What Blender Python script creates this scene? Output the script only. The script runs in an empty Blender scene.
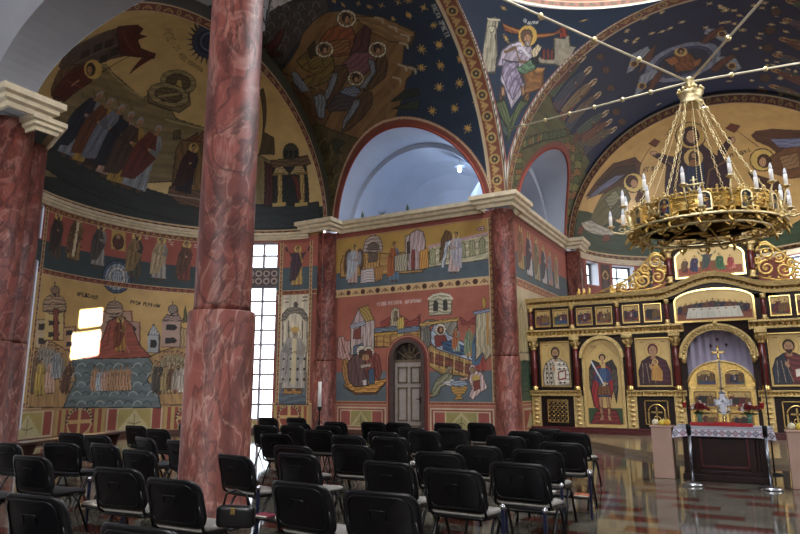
import bpy, math, random
import numpy as np
from mathutils import Vector, Matrix

random.seed(7)
S = bpy.context.scene
COL = S.collection
PI = math.pi
R = math.radians

# ------------------------------------------------------------------ camera
cam_d = bpy.data.cameras.new('camera')
cam = bpy.data.objects.new('camera', cam_d)
COL.objects.link(cam)
cam_d.sensor_fit = 'HORIZONTAL'
cam_d.sensor_width = 36.0
cam_d.lens = 36.0 * 624.9 / 800.0
cam_d.clip_start = 0.05
cam_d.clip_end = 300
_yaw, _pit, _rol = R(29.367), R(10.891), R(-0.178)
_f = Vector((-math.sin(_yaw) * math.cos(_pit), math.cos(_yaw) * math.cos(_pit), math.sin(_pit)))
_r = Vector((math.cos(_yaw), math.sin(_yaw), 0))
_u = _r.cross(_f)
_r, _u = _r * math.cos(_rol) + _u * math.sin(_rol), -_r * math.sin(_rol) + _u * math.cos(_rol)
cam.matrix_world = Matrix(((_r.x, _u.x, -_f.x, 0), (_r.y, _u.y, -_f.y, 0), (_r.z, _u.z, -_f.z, 1.5), (0, 0, 0, 1)))
S.camera = cam
S.view_settings.view_transform = 'Standard'
S.view_settings.look = 'None'
S.view_settings.exposure = 0.27
S.view_settings.gamma = 1.0
S.view_settings.use_curve_mapping = False

# ------------------------------------------------------------------ daylight
W = bpy.data.worlds.new('sky')
S.world = W
W.use_nodes = True
_bg = W.node_tree.nodes['Background']
_bg.inputs['Color'].default_value = (0.86, 0.93, 1.0, 1)
_bg.inputs['Strength'].default_value = 4.5


def area(name, loc, size, size_y, direction, power, col=(1, 1, 1), spread=180):
    d = bpy.data.lights.new(name, 'AREA')
    d.shape = 'RECTANGLE'
    d.size, d.size_y = size, size_y
    d.energy = power
    d.color = col
    d.spread = R(spread)
    o = bpy.data.objects.new(name, d)
    COL.objects.link(o)
    o.location = loc
    o.rotation_euler = Vector(direction).to_track_quat('-Z', 'Y').to_euler()
    return o


sun_d = bpy.data.lights.new('sun', 'SUN')
sun_d.energy = 95.0
sun_d.angle = R(0.3)
sun_d.color = (1.0, 0.95, 0.86)
sun = bpy.data.objects.new('sun', sun_d)
COL.objects.link(sun)
SUN_SPOT = Vector((-17.98, 12.20, 3.20))       # where the beam meets the apse wall
SUN_WIN = Vector((4.40, 14.6, 15.10))          # the drum window that lets it in
sun.rotation_euler = (SUN_SPOT - SUN_WIN).to_track_quat('-Z', 'Y').to_euler()
sun.location = SUN_WIN

# added fill lamps for unseen windows of the west front and the south arm (behind and beside the camera), and of the dome's drum
area('west_fill_light', (-1.0, -8.8, 9.2), 6.0, 4.0, (0, 1, 0.0), 1300, (1.0, 0.96, 0.92))
area('south_fill_light', (10.8, 12.4, 6.5), 5.0, 5.0, (-1, 0, 0.02), 470, (1.0, 0.95, 0.90))
area('sanctuary_fill_light', (3.35, 28.2, 6.2), 1.2, 1.0, (-1, -0.05, 0.45), 300, (0.96, 0.97, 1.0))  # added fill, aimed upward to brighten the sanctuary half dome
area('drum_light', (-0.8, 12.4, 16.6), 6.0, 6.0, (0, 0, -1), 1300, (0.95, 0.97, 1.0))


# ------------------------------------------------------------------ materials
def lin(c):
    return tuple((x / 12.92 if x <= 0.04045 else ((x + 0.055) / 1.055) ** 2.4) for x in c[:3])


def hexc(h):
    return tuple(int(h[i:i + 2], 16) / 255 for i in (0, 2, 4))


_mats = {}


def _new(name):
    m = bpy.data.materials.new(name)
    m.use_nodes = True
    return m, m.node_tree.nodes, m.node_tree.links, m.node_tree.nodes['Principled BSDF']


def mat(name, col, rough=0.6, metal=0.0, var=0.12, scale=6.0, bump=0.0, bscale=40.0, coat=0.0, spec=None):
    """a plain painted/metal/stone surface whose tone wanders a little (noise in object space)"""
    if name in _mats:
        return _mats[name]
    m, N, L, b = _new(name)
    c = lin(hexc(col))
    tc = N.new('ShaderNodeTexCoord')
    no = N.new('ShaderNodeTexNoise')
    no.inputs['Scale'].default_value = scale
    no.inputs['Detail'].default_value = 4
    L.new(tc.outputs['Object'], no.inputs['Vector'])
    rp = N.new('ShaderNodeValToRGB')
    rp.color_ramp.elements[0].position = 0.3
    rp.color_ramp.elements[1].position = 0.72
    rp.color_ramp.elements[0].color = (*[x * (1 - var) for x in c], 1)
    rp.color_ramp.elements[1].color = (*[min(1, x * (1 + var)) for x in c], 1)
    L.new(no.outputs['Fac'], rp.inputs['Fac'])
    L.new(rp.outputs['Color'], b.inputs['Base Color'])
    b.inputs['Roughness'].default_value = rough
    b.inputs['Metallic'].default_value = metal
    if spec is not None:
        b.inputs['Specular IOR Level'].default_value = spec
    if coat:
        b.inputs['Coat Weight'].default_value = coat
        b.inputs['Coat Roughness'].default_value = 0.15
    if bump:
        n2 = N.new('ShaderNodeTexNoise')
        n2.inputs['Scale'].default_value = bscale
        n2.inputs['Detail'].default_value = 3
        L.new(tc.outputs['Object'], n2.inputs['Vector'])
        bp = N.new('ShaderNodeBump')
        bp.inputs['Strength'].default_value = bump
        bp.inputs['Distance'].default_value = 0.02
        L.new(n2.outputs['Fac'], bp.inputs['Height'])
        L.new(bp.outputs['Normal'], b.inputs['Normal'])
    _mats[name] = m
    return m


def marble(name, base, dark, vein, rough=0.5, scale=0.95):
    """painted red marble: broad clouds with crooked pale and dark veins"""
    if name in _mats:
        return _mats[name]
    m, N, L, b = _new(name)
    tc = N.new('ShaderNodeTexCoord')
    mp = N.new('ShaderNodeMapping')
    mp.inputs['Scale'].default_value = (1, 1, 0.55)
    L.new(tc.outputs['Object'], mp.inputs['Vector'])
    def noise(sc, det, dist, rgh=0.55):
        n = N.new('ShaderNodeTexNoise')
        n.inputs['Scale'].default_value = sc
        n.inputs['Detail'].default_value = det
        n.inputs['Distortion'].default_value = dist
        n.inputs['Roughness'].default_value = rgh
        L.new(mp.outputs['Vector'], n.inputs['Vector'])
        return n.outputs['Fac']

    def ramp(fac, stops):
        r = N.new('ShaderNodeValToRGB')
        e = r.color_ramp.elements
        e[0].position, e[1].position = stops[0][0], stops[-1][0]
        e[0].color, e[1].color = (*stops[0][1], 1), (*stops[-1][1], 1)
        for p, c in stops[1:-1]:
            e.new(p).color = (*c, 1)
        L.new(fac, r.inputs['Fac'])
        return r.outputs['Color']
    D_, B_, V_ = lin(hexc(dark)), lin(hexc(base)), lin(hexc(vein))
    mid = tuple((x + y) / 2 for x, y in zip(D_, B_))
    last = ramp(noise(scale * 1.5, 7, 1.8), [(.30, D_), (.44, mid), (.56, B_), (.72, tuple(x * 1.12 for x in B_))])
    # crooked veins: the ridges of two warped noises
    for sc, wd, colr, amt, dist in ((scale * .9, .016, V_, .75, 2.6), (scale * 1.7, .012, V_, .45, 2.2), (scale * 1.2, .030, tuple(x * .7 for x in D_), .8, 3.0)):
        f = ramp(noise(sc, 4, dist, .5), [(.5 - wd * 2.2, (0, 0, 0)), (.5, (amt, amt, amt)), (.5 + wd, (0, 0, 0))])
        mx = N.new('ShaderNodeMixRGB')
        L.new(f, mx.inputs['Fac'])
        L.new(last, mx.inputs['Color1'])
        mx.inputs['Color2'].default_value = (*colr, 1)
        last = mx.outputs['Color']
    L.new(last, b.inputs['Base Color'])
    b.inputs['Roughness'].default_value = rough
    b.inputs['Specular IOR Level'].default_value = 0.35
    _mats[name] = m
    return m


def painted():
    """murals and icons: colour per vertex, its alpha telling paint (1) from gold leaf (0)"""
    if 'painted' in _mats:
        return _mats['painted']
    m, N, L, b = _new('painted_plaster')
    at = N.new('ShaderNodeVertexColor')
    at.layer_name = 'paint'
    tc = N.new('ShaderNodeTexCoord')
    no = N.new('ShaderNodeTexNoise')
    no.inputs['Scale'].default_value = 1.7
    no.inputs['Detail'].default_value = 8
    no.inputs['Roughness'].default_value = 0.65
    L.new(tc.outputs['Object'], no.inputs['Vector'])
    mr = N.new('ShaderNodeMapRange')
    mr.inputs['From Min'].default_value = 0.3
    mr.inputs['From Max'].default_value = 0.7
    mr.inputs['To Min'].default_value = 0.82
    mr.inputs['To Max'].default_value = 1.14
    L.new(no.outputs['Fac'], mr.inputs['Value'])
    mu = N.new('ShaderNodeMixRGB')
    mu.blend_type = 'MULTIPLY'
    mu.inputs['Fac'].default_value = 1
    L.new(at.outputs['Color'], mu.inputs['Color1'])
    L.new(mr.outputs['Result'], mu.inputs['Color2'])
    L.new(mu.outputs['Color'], b.inputs['Base Color'])
    inv = N.new('ShaderNodeMath')
    inv.operation = 'SUBTRACT'
    inv.inputs[0].default_value = 1.0
    L.new(at.outputs['Alpha'], inv.inputs[1])
    me = N.new('ShaderNodeMath')
    me.operation = 'MULTIPLY'
    me.inputs[1].default_value = 0.16
    L.new(inv.outputs[0], me.inputs[0])
    L.new(me.outputs[0], b.inputs['Metallic'])
    ro = N.new('ShaderNodeMapRange')
    ro.inputs['To Min'].default_value = 0.42
    ro.inputs['To Max'].default_value = 0.62
    L.new(at.outputs['Alpha'], ro.inputs['Value'])
    L.new(ro.outputs['Result'], b.inputs['Roughness'])
    _mats['painted'] = m
    return m


# ------------------------------------------------------------------ mesh builder
class MB:
    """collects shapes, then links them as ONE mesh object"""

    def __init__(s):
        s.v, s.f, s.sm, s.mi = [], [], [], []

    def add(s, vs, fs, smooth=False, mi=0):
        o = len(s.v)
        s.v += [tuple(p) for p in vs]
        for f in fs:
            s.f.append(tuple(i + o for i in f))
            s.sm.append(smooth)
            s.mi.append(mi)
        return s

    def box(s, x0, x1, y0, y1, z0, z1, bev=0.0, mi=0):
        if bev <= 0:
            vs = [(x, y, z) for z in (z0, z1) for y in (y0, y1) for x in (x0, x1)]
            return s.add(vs, [(0, 2, 3, 1), (4, 5, 7, 6), (0, 1, 5, 4), (2, 6, 7, 3), (0, 4, 6, 2), (1, 3, 7, 5)], False, mi)
        b = min(bev, (x1 - x0) / 2.01, (y1 - y0) / 2.01, (z1 - z0) / 2.01)
        pts, faces = [], []
        # chamfered box: three vertices per corner
        idx = {}
        for k, (sx, sy, sz) in enumerate([(a, c, d) for a in (0, 1) for c in (0, 1) for d in (0, 1)]):
            X, Y, Z = (x0, x1)[sx], (y0, y1)[sy], (z0, z1)[sz]
            dx, dy, dz = (b, -b)[sx], (b, -b)[sy], (b, -b)[sz]
            for ax, p in (('x', (X, Y + dy, Z + dz)), ('y', (X + dx, Y, Z + dz)), ('z', (X + dx, Y + dy, Z))):
                idx[(sx, sy, sz, ax)] = len(pts)
                pts.append(p)
        q = lambda *a: idx[a]
        for d in (0, 1):
            faces.append([q(d, 0, 0, 'x'), q(d, 1, 0, 'x'), q(d, 1, 1, 'x'), q(d, 0, 1, 'x')][::(-1 if d == 0 else 1)])
            faces.append([q(0, d, 0, 'y'), q(1, d, 0, 'y'), q(1, d, 1, 'y'), q(0, d, 1, 'y')][::(1 if d == 0 else -1)])
            faces.append([q(0, 0, d, 'z'), q(1, 0, d, 'z'), q(1, 1, d, 'z'), q(0, 1, d, 'z')][::(-1 if d == 0 else 1)])
            for e in (0, 1):
                faces.append([q(d, e, 0, 'x'), q(d, e, 1, 'x'), q(d, e, 1, 'y'), q(d, e, 0, 'y')])
                faces.append([q(d, 0, e, 'x'), q(d, 1, e, 'x'), q(d, 1, e, 'z'), q(d, 0, e, 'z')])
                faces.append([q(0, d, e, 'y'), q(1, d, e, 'y'), q(1, d, e, 'z'), q(0, d, e, 'z')])
                for g in (0, 1):
                    faces.append([q(d, e, g, 'x'), q(d, e, g, 'y'), q(d, e, g, 'z')])
        return s.add(pts, faces, False, mi)

    def obox(s, p0, p1, w, h, up=(0, 0, 1), mi=0):
        """a bar of section w x h from p0 to p1"""
        p0, p1 = Vector(p0), Vector(p1)
        d = (p1 - p0).normalized()
        sd = d.cross(Vector(up))
        sd = sd.normalized() if sd.length > 1e-6 else Vector((1, 0, 0))
        n = sd.cross(d)
        vs = [p + sd * a * w / 2 + n * c * h / 2 for p in (p0, p1) for a, c in ((-1, -1), (1, -1), (1, 1), (-1, 1))]
        return s.add(vs, [(0, 1, 2, 3), (4, 7, 6, 5), (0, 4, 5, 1), (1, 5, 6, 2), (2, 6, 7, 3), (3, 7, 4, 0)], False, mi)

    def tube(s, pts, r, n=8, closed=False, mi=0, smooth=True):
        pts = [Vector(p) for p in pts]
        k = len(pts)
        rad = r if isinstance(r, (list, tuple)) else [r] * k
        nrm = None
        vs, fs = [], []
        for i, p in enumerate(pts):
            a = pts[i - 1] if (i or closed) else p
            c = pts[(i + 1) % k] if (i < k - 1 or closed) else p
            d = (c - a).normalized()
            if nrm is None:
                nrm = d.orthogonal().normalized()
            nrm = (nrm - d * nrm.dot(d))
            nrm = nrm.normalized() if nrm.length > 1e-6 else d.orthogonal().normalized()
            bn = d.cross(nrm)
            for j in range(n):
                t = 2 * PI * j / n
                vs.append(p + (nrm * math.cos(t) + bn * math.sin(t)) * rad[i])
        for i in range(k if closed else k - 1):
            for j in range(n):
                a, b2 = i * n + j, i * n + (j + 1) % n
                c, d2 = ((i + 1) % k) * n + (j + 1) % n, ((i + 1) % k) * n + j
                fs.append((a, b2, c, d2))
        if not closed:
            fs.append(tuple(range(n))[::-1])
            fs.append(tuple((k - 1) * n + j for j in range(n)))
        return s.add(vs, fs, smooth, mi)

    def lathe(s, prof, c=(0, 0, 0), n=24, a0=0.0, a1=2 * PI, mi=0, smooth=True):
        """prof: [(radius, z)] turned round the vertical through c"""
        full = abs(a1 - a0 - 2 * PI) < 1e-6
        m = n if full else n + 1
        vs, fs = [], []
        for (r, z) in prof:
            for j in range(m):
                t = a0 + (a1 - a0) * j / n
                vs.append((c[0] + r * math.cos(t), c[1] + r * math.sin(t), c[2] + z))
        for i in range(len(prof) - 1):
            for j in range(n):
                j2 = (j + 1) % m
                fs.append((i * m + j, i * m + j2, (i + 1) * m + j2, (i + 1) * m + j))
        if full:
            if prof[0][0] > 1e-5:
                fs.append(tuple(range(m))[::-1])
            if prof[-1][0] > 1e-5:
                fs.append(tuple((len(prof) - 1) * m + j for j in range(m)))
        return s.add(vs, fs, smooth, mi)

    def ball(s, c, r, n=10, mi=0, sz=1.0):
        k = max(4, n // 2)
        return s.lathe([(r * math.sin(PI * i / k), -r * sz * math.cos(PI * i / k)) for i in range(k + 1)], c, n, mi=mi)

    def prism(s, poly, fn, d0, d1, mi=0, smooth=False):
        """a 2-D outline carried from depth d0 to d1; fn(u, v, d) -> point"""
        k = len(poly)
        vs = [fn(u, v, d) for d in (d0, d1) for u, v in poly]
        fs = [tuple(range(k)), tuple(range(k, 2 * k))[::-1]] + [(i, k + i, k + (i + 1) % k, (i + 1) % k) for i in range(k)]
        return s.add(vs, fs, smooth, mi)

    def sweep(s, prof, frames, mi=0, closed=False, caps=True):
        """prof [(a, b)] placed in frames [(origin, A, B)] one after another"""
        k = len(prof)
        vs, fs = [], []
        for o, A, B in frames:
            o, A, B = Vector(o), Vector(A), Vector(B)
            vs += [o + A * a + B * b for a, b in prof]
        m = len(frames)
        for i in range(m if closed else m - 1):
            for j in range(k):
                a, b2 = i * k + j, i * k + (j + 1) % k
                fs.append((a, b2, ((i + 1) % m) * k + (j + 1) % k, ((i + 1) % m) * k + j))
        if caps and not closed:
            fs.append(tuple(range(k))[::-1])
            fs.append(tuple((m - 1) * k + j for j in range(k)))
        return s.add(vs, fs, False, mi)

    def build(s, name, m=None, parent=None, loc=None, fix=True):
        me = bpy.data.meshes.new(name)
        me.from_pydata(s.v, [], s.f)
        for mm in (m if isinstance(m, (list, tuple)) else [m]):
            if mm is not None:
                me.materials.append(mm)
        me.polygons.foreach_set('use_smooth', s.sm)
        me.polygons.foreach_set('material_index', s.mi)
        me.update()
        if fix:
            import bmesh
            bm = bmesh.new()
            bm.from_mesh(me)
            bmesh.ops.recalc_face_normals(bm, faces=bm.faces)
            bm.to_mesh(me)
            bm.free()
        o = bpy.data.objects.new(name, me)
        COL.objects.link(o)
        if parent is not None:
            o.parent = parent
        if loc is not None:
            o.location = loc
        return o


def tag(o, label=None, cat=None, group=None, kind=None):
    for k, v in (('label', label), ('category', cat), ('group', group), ('kind', kind)):
        if v:
            o[k] = v
    return o


def empty(name, loc=(0, 0, 0), rz=0.0, label=None, cat=None, group=None, kind=None):
    o = bpy.data.objects.new(name, None)
    COL.objects.link(o)
    o.empty_display_size = 0.2
    o.location = loc
    o.rotation_euler = (0, 0, rz)
    return tag(o, label, cat, group, kind)


def copy_tree(o, kids, parent=None):
    c = o.copy()
    COL.objects.link(c)
    if parent is not None:
        c.parent = parent
    for ch in kids.get(o.name, []):
        copy_tree(ch, kids, c)
    return c


def kid_map():
    k = {}
    for o in S.objects:
        if o.parent is not None:
            k.setdefault(o.parent.name, []).append(o)
    return k


# ------------------------------------------------------------------ wall surfaces: (u, v) in metres -> point
CX, CY, SPR = -0.8, 12.47, 7.1                 # crossing centre, springing height


def s_door(u, v):
    return np.stack([u, np.full_like(u, 18.07), v], -1)


def s_south(u, v):
    return np.stack([np.full_like(u, -6.33), u, v], -1)


def s_apse(u, v):
    t = u / 5.0
    return np.stack([-13 - 5 * np.sin(t), 12.25 - 5.3 * np.cos(t), v], -1)


def s_conch(u, v):
    t, p = u / 5.0, v / 5.0
    return np.stack([-13 - 5 * np.cos(p) * np.sin(t), 12.25 - 5.3 * np.cos(p) * np.cos(t), 7.0 + 4.8 * np.sin(p)], -1)


def s_vault(u, v):
    p = v / 5.6
    return np.stack([u, CY + 5.6 * np.cos(p), SPR + 5.45 * np.sin(p)], -1)


def s_evault(u, v):
    p = v / 5.53
    return np.stack([CX - 5.53 * np.cos(p), u, SPR + 5.45 * np.sin(p)], -1)


def s_econch(u, v):
    t, p = u / 5.3, v / 5.3
    return np.stack([CX - 5.3 * np.cos(p) * np.cos(t), 25.4 + 5.3 * np.cos(p) * np.sin(t), 7.0 + 5.1 * np.sin(p)], -1)


def s_eapse(u, v):
    t = u / 5.3
    return np.stack([CX - 5.3 * np.cos(t), 25.4 + 5.3 * np.sin(t), v], -1)


def s_pend(u, v):
    """pendentive: u runs along the ring (x 5.6 m), v from the ring (0) to the arches (1) x 4 m"""
    a, q = u / 5.6, v / 4.0
    rm = 1.0 / np.maximum(np.abs(np.cos(a)), np.abs(np.sin(a)))
    rr = 1 + (rm - 1) * q
    z = np.sqrt(np.maximum(2 - rr * rr, 0))
    return np.stack([CX + 5.53 * rr * np.cos(a), CY + 5.6 * rr * np.sin(a), SPR + 5.45 * z], -1)


SURF = {
    'D': (s_door, -12.98, -6.45, 0.0, 7.0, 0.016),
    'F': (s_south, 18.3, 25.4, 0.0, 7.0, 0.03),
    'A': (s_apse, 0.0, 15.708, 0.0, 7.0, 0.022),
    'C': (s_conch, 0.0, 15.708, 0.0, 7.80, 0.025),
    'V': (s_vault, -13.0, -6.33, 0.0, 17.593, 0.027),
    'E': (s_evault, 18.07, 25.4, 0.0, 17.373, 0.027),
    'K': (s_econch, 0.0, 16.65, 0.0, 8.25, 0.03),
    'B': (s_eapse, 0.0, 16.65, 0.0, 7.0, 0.05),
    'P': (s_pend, 5.6 * PI / 2, 5.6 * PI, 0.0, 4.0, 0.02),
}


# ------------------------------------------------------------------ painting on a grid of vertices
GLY = {  # stroke letters on a 4 x 6 grid
    'А': '0026 2640 1232', 'Б': '46060040434303', 'В': '00063645343303 3342413000', 'Г': '000646', 'Д': '10163630 0131',
    'Е': '46060040 0333', 'З': '063645343323 3342413000', 'И': '06000046 4640', 'І': '2026', 'Ї': '2025', 'Й': '06004640',
    'К': '0006 0346 0340', 'Л': '00263640', 'М': '0006234640', 'Н': '0006 4046 0343', 'О': '1001051636454130 3010', 'П': '00064640',
    'Р': '000636454433 3303', 'С': '463616050110 1040', 'Т': '0646 2620', 'У': '0623 46230000', 'Х': '0046 0640', 'Ц': '06000040 4640',
    'Щ': '06000040 4640 2026', 'Ь': '0600304132 3202', 'Я': '404616051333 4333 1300', 'Ф': '2026 1505021232434536 3515',
    'Є': '463616050110 1040 0333', 'Ю': '0006 0323 2022264640 4020', 'Θ': '1001051636454130 3010 0343', 'Ν': '06000640 4046',
}


class Cv:
    def __init__(s, key, base):
        fn, u0, u1, v0, v1, res = SURF[key]
        s.fn, s.u0, s.v0 = fn, u0, v0
        s.nu, s.nv = int(round((u1 - u0) / res)) + 1, int(round((v1 - v0) / res)) + 1
        s.du, s.dv = (u1 - u0) / (s.nu - 1), (v1 - v0) / (s.nv - 1)
        s.u1, s.v1 = u1, v1
        s.c = np.ones((s.nv, s.nu, 4))
        s.c[:, :] = s.col(base)
        s.hole = None

    @staticmethod
    def col(h):
        """'rrggbb' paint, 'grrggbb' gold leaf"""
        if len(h) == 7:
            return np.array([*hexc(h[1:]), 0.0])
        return np.array([*hexc(h), 1.0])

    def poly(s, pts, col, mix=1.0):
        p = np.asarray(pts, float)
        x, y = (p[:, 0] - s.u0) / s.du, (p[:, 1] - s.v0) / s.dv
        x0, x1 = max(0, int(math.ceil(x.min()))), min(s.nu - 1, int(math.floor(x.max())))
        y0, y1 = max(0, int(math.ceil(y.min()))), min(s.nv - 1, int(math.floor(y.max())))
        if x1 < x0 or y1 < y0:
            return
        gx, gy = np.arange(x0, x1 + 1)[None, :], np.arange(y0, y1 + 1)[:, None]
        ins = np.zeros((y1 - y0 + 1, x1 - x0 + 1), bool)
        for i in range(len(x)):
            xa, ya, xb, yb = x[i - 1], y[i - 1], x[i], y[i]
            if ya == yb:
                continue
            cr = ((ya > gy) != (yb > gy)) & (gx < (xb - xa) * (gy - ya) / (yb - ya) + xa)
            ins ^= cr
        sub = s.c[y0:y1 + 1, x0:x1 + 1]
        c = s.col(col)
        sub[ins] = sub[ins] * (1 - mix) + c * mix

    def cloth(s, pts, col):
        """a painted shape the way icon painters finish one: dark outline, and light and dark strokes running along it"""
        p = np.asarray(pts, float)
        ext = p.max(0) - p.min(0)
        if len(col) == 7 or min(ext) < .07:
            return s.poly(pts, col)
        x, y = (p[:, 0] - s.u0) / s.du, (p[:, 1] - s.v0) / s.dv
        x0, x1 = max(0, int(math.ceil(x.min()))), min(s.nu - 1, int(math.floor(x.max())))
        y0, y1 = max(0, int(math.ceil(y.min()))), min(s.nv - 1, int(math.floor(y.max())))
        if x1 < x0 or y1 < y0:
            return
        keep = s.c[y0:y1 + 1, x0:x1 + 1].copy()
        s.poly(pts, col)
        sub = s.c[y0:y1 + 1, x0:x1 + 1]
        ch = np.abs(sub - s.col(col)).sum(-1) < 1e-9
        q = p - p.mean(0)
        w, v = np.linalg.eigh(q.T @ q)
        ax, mn = v[:, 1], v[:, 0]
        size = math.sqrt(ext[0] * ext[1])
        lam = min(max(size * .17, .075), .55)
        U = s.u0 + s.du * np.arange(x0, x1 + 1)[None, :] - p[:, 0].mean()
        V = s.v0 + s.dv * np.arange(y0, y1 + 1)[:, None] - p[:, 1].mean()
        t = (U * ax[0] + V * ax[1]) / lam
        m = (U * mn[0] + V * mn[1]) / lam
        f = np.sin(2 * PI * m + 1.3 * np.sin(t * 1.1 + 2 * p[0, 0]) + .6 * np.sin(t * 2.7))
        g = np.sin(2 * PI * m * 2.3 + 2.0 * np.sin(t * .8 + p[0, 1]))
        k_ = 1.0 if size < .9 else (.6 if size < 1.6 else .3)
        tone = 1 + k_ * (.16 * np.clip(f * 1.8, -1, 1) + .15 * (g > .72) - .22 * (g < -.80))
        sub[..., :3] = np.where(ch[..., None], np.clip(sub[..., :3] * tone[..., None], 0, 1), sub[..., :3])
        c = hexc(col)
        s.line(list(map(tuple, p)) + [tuple(p[0])], min(.035, size * .035), ''.join('%02x' % int(255 * v_ * .42) for v_ in c))

    def rect(s, a, b, c, d, col, mix=1.0):
        s.poly([(a, c), (b, c), (b, d), (a, d)], col, mix)

    def ell(s, cx, cy, rx, ry, col, rot=0.0, n=20, mix=1.0):
        ca, sa = math.cos(rot), math.sin(rot)
        s.poly([(cx + rx * math.cos(t) * ca - ry * math.sin(t) * sa, cy + rx * math.cos(t) * sa + ry * math.sin(t) * ca)
                for t in (2 * PI * i / n for i in range(n))], col, mix)

    def line(s, pts, w, col):
        w = max(w, 1.1 * min(s.du, s.dv))
        for (xa, ya), (xb, yb) in zip(pts, pts[1:]):
            d = math.hypot(xb - xa, yb - ya) or 1e-6
            nx, ny = -(yb - ya) / d * w / 2, (xb - xa) / d * w / 2
            ex, ey = (xb - xa) / d * w * 0.3, (yb - ya) / d * w * 0.3
            s.poly([(xa + nx - ex, ya + ny - ey), (xb + nx + ex, yb + ny + ey), (xb - nx + ex, yb - ny + ey), (xa - nx - ex, ya - ny - ey)], col)

    def star(s, x, y, r, col, n=8):
        s.poly([(x + (r if i % 2 == 0 else r * 0.3) * math.cos(PI * i / n), y + (r if i % 2 == 0 else r * 0.3) * math.sin(PI * i / n)) for i in range(2 * n)], col)

    def text(s, t, x, y, dx, dy, h, col, sg=1):
        """letters from (x, y) along (dx, dy), h high, squeezed to fit"""
        L = math.hypot(dx, dy)
        ex, ey = dx / L, dy / L
        nx, ny = -ey * sg, ex * sg
        st = L / len(t)
        for i, ch in enumerate(t):
            for run in GLY.get(ch, '').split():
                q = [(int(run[k]), int(run[k + 1])) for k in range(0, len(run) - 1, 2)]
                pp = []
                for a, b in q:
                    m, n2 = (i + 0.15 + a / 4 * 0.62) * st, b / 6 * h
                    pp.append((x + ex * m + nx * n2, y + ey * m + ny * n2))
                s.line(pp, h * 0.12, col)

    def band(s, a, b, c, d, base='7a2f22', a1='c99a4a', a2='2c3428', step=0.28, vert=False):
        """ornamental border: linked circles and leaves between two pale lines"""
        s.rect(a, b, c, d, base)
        (l0, l1, m0, m1) = (a, b, c, d) if not vert else (c, d, a, b)
        w = m1 - m0
        P = (lambda l, m: (l, m)) if not vert else (lambda l, m: (m, l))
        n = max(1, int((l1 - l0) / step))
        for i in range(n):
            l = l0 + (i + 0.5) * (l1 - l0) / n
            mm = (m0 + m1) / 2
            if i % 2 == 0:
                s.ell(*P(l, mm), w * 0.33, w * 0.33, a1)
                s.ell(*P(l, mm), w * 0.2, w * 0.2, a2)
                s.ell(*P(l, mm), w * 0.08, w * 0.08, a1)
            else:
                s.line([P(l - step * 0.42, mm - w * 0.2), P(l, mm + w * 0.16), P(l + step * 0.42, mm - w * 0.2)], w * 0.12, a1)
                s.ell(*P(l, mm - w * 0.12), w * 0.12, w * 0.12, a1)
        for m in (m0 + w * 0.05, m1 - w * 0.05):
            s.line([P(l0, m), P(l1, m)], w * 0.1, 'd8b98a')

    # -------------------------------------------------------------- people in the murals (painted, flat)
    def fig(s, fx, fy, hx, hy, sg, robe, cloak, o='', halo='gd9b04e', hair='3a2418', wide=1.0):
        """a standing saint from the feet (fx, fy) to the crown of the head (hx, hy); o: flags
        n no halo, b beard, e grey hair, r arms raised, l turned the other way, w wings, s seated, k kneeling, x crosses on the cloak, c book, m mitre"""
        yx, yy = hx - fx, hy - fy
        xx, xy = yy * sg, -yx * sg
        if 'l' in o:
            xx, xy = -xx, -xy
        xx, xy = xx * wide, xy * wide
        H = math.hypot(yx, yy)
        T = lambda pts: [(fx + xx * a + yx * b, fy + xy * a + yy * b) for a, b in pts]
        rot = math.atan2(-yx, yy)
        dk = lambda c, k=0.62: ''.join('%02x' % int(255 * min(1, v * k)) for v in hexc(c[-6:]))
        q = T([(0, 0.9)])[0]
        if 'w' in o:
            for sd in (-1, 1):
                s.poly(T([(sd * .06, .80), (sd * .16, .90), (sd * .27, .80), (sd * .30, .5), (sd * .24, .2), (sd * .17, .45)]), '6b4a2c')
                s.poly(T([(sd * .09, .74), (sd * .17, .82), (sd * .22, .68), (sd * .20, .42), (sd * .14, .5)]), '8c97a6')
                for k in range(4):
                    s.line(T([(sd * (.18 + .03 * k), .5), (sd * (.20 + .03 * k), .26 + .05 * k)]), H * .012, '3a2a20')
        if 'n' not in o:
            s.ell(*q, H * .105, H * .105, dk(halo, .45), rot)
            s.ell(*q, H * .096, H * .096, halo, rot)
        legs = 0.0
        if 's' in o:      # seated, seen from the side: lap forward
            s.poly(T([(-.16, .86), (.1, .86), (.16, .6), (.40, .56), (.42, .2), (.46, .04), (.2, .04), (.14, .3), (-.2, .26), (-.26, .5)]), robe)
            s.poly(T([(-.16, .86), (.06, .86), (.1, .6), (.38, .52), (.3, .34), (-.2, .24), (-.26, .5)]), cloak)
            for k in range(4):
                s.line(T([(-.1 + .05 * k, .8), (-.12 + .1 * k, .34)]), H * .014, dk(cloak))
            s.poly(T([(.16, .05), (.3, .05), (.36, 0), (.18, 0)]), '8a5a3a')
        elif 'k' in o:    # bowed low
            s.poly(T([(-.1, .8), (.12, .84), (.3, .6), (.34, .3), (.3, .04), (-.5, .04), (-.42, .36), (-.26, .66)]), robe)
            s.poly(T([(-.1, .8), (.08, .82), (.1, .5), (-.1, .3), (-.4, .3), (-.3, .62)]), cloak)
            for k in range(4):
                s.line(T([(-.05 - .07 * k, .72 - .05 * k), (.1 - .1 * k, .1)]), H * .014, dk(robe))
        else:
            for a in (-.06, .05):
                s.poly(T([(a - .02, .07), (a + .04, .07), (a + .05, .0), (a - .01, .0)]), '5e3826')
            s.poly(T([(-.09, .83), (.09, .83), (.145, .70), (.12, .45), (.15, .05), (-.14, .05), (-.12, .45), (-.145, .70)]), robe)
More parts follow.
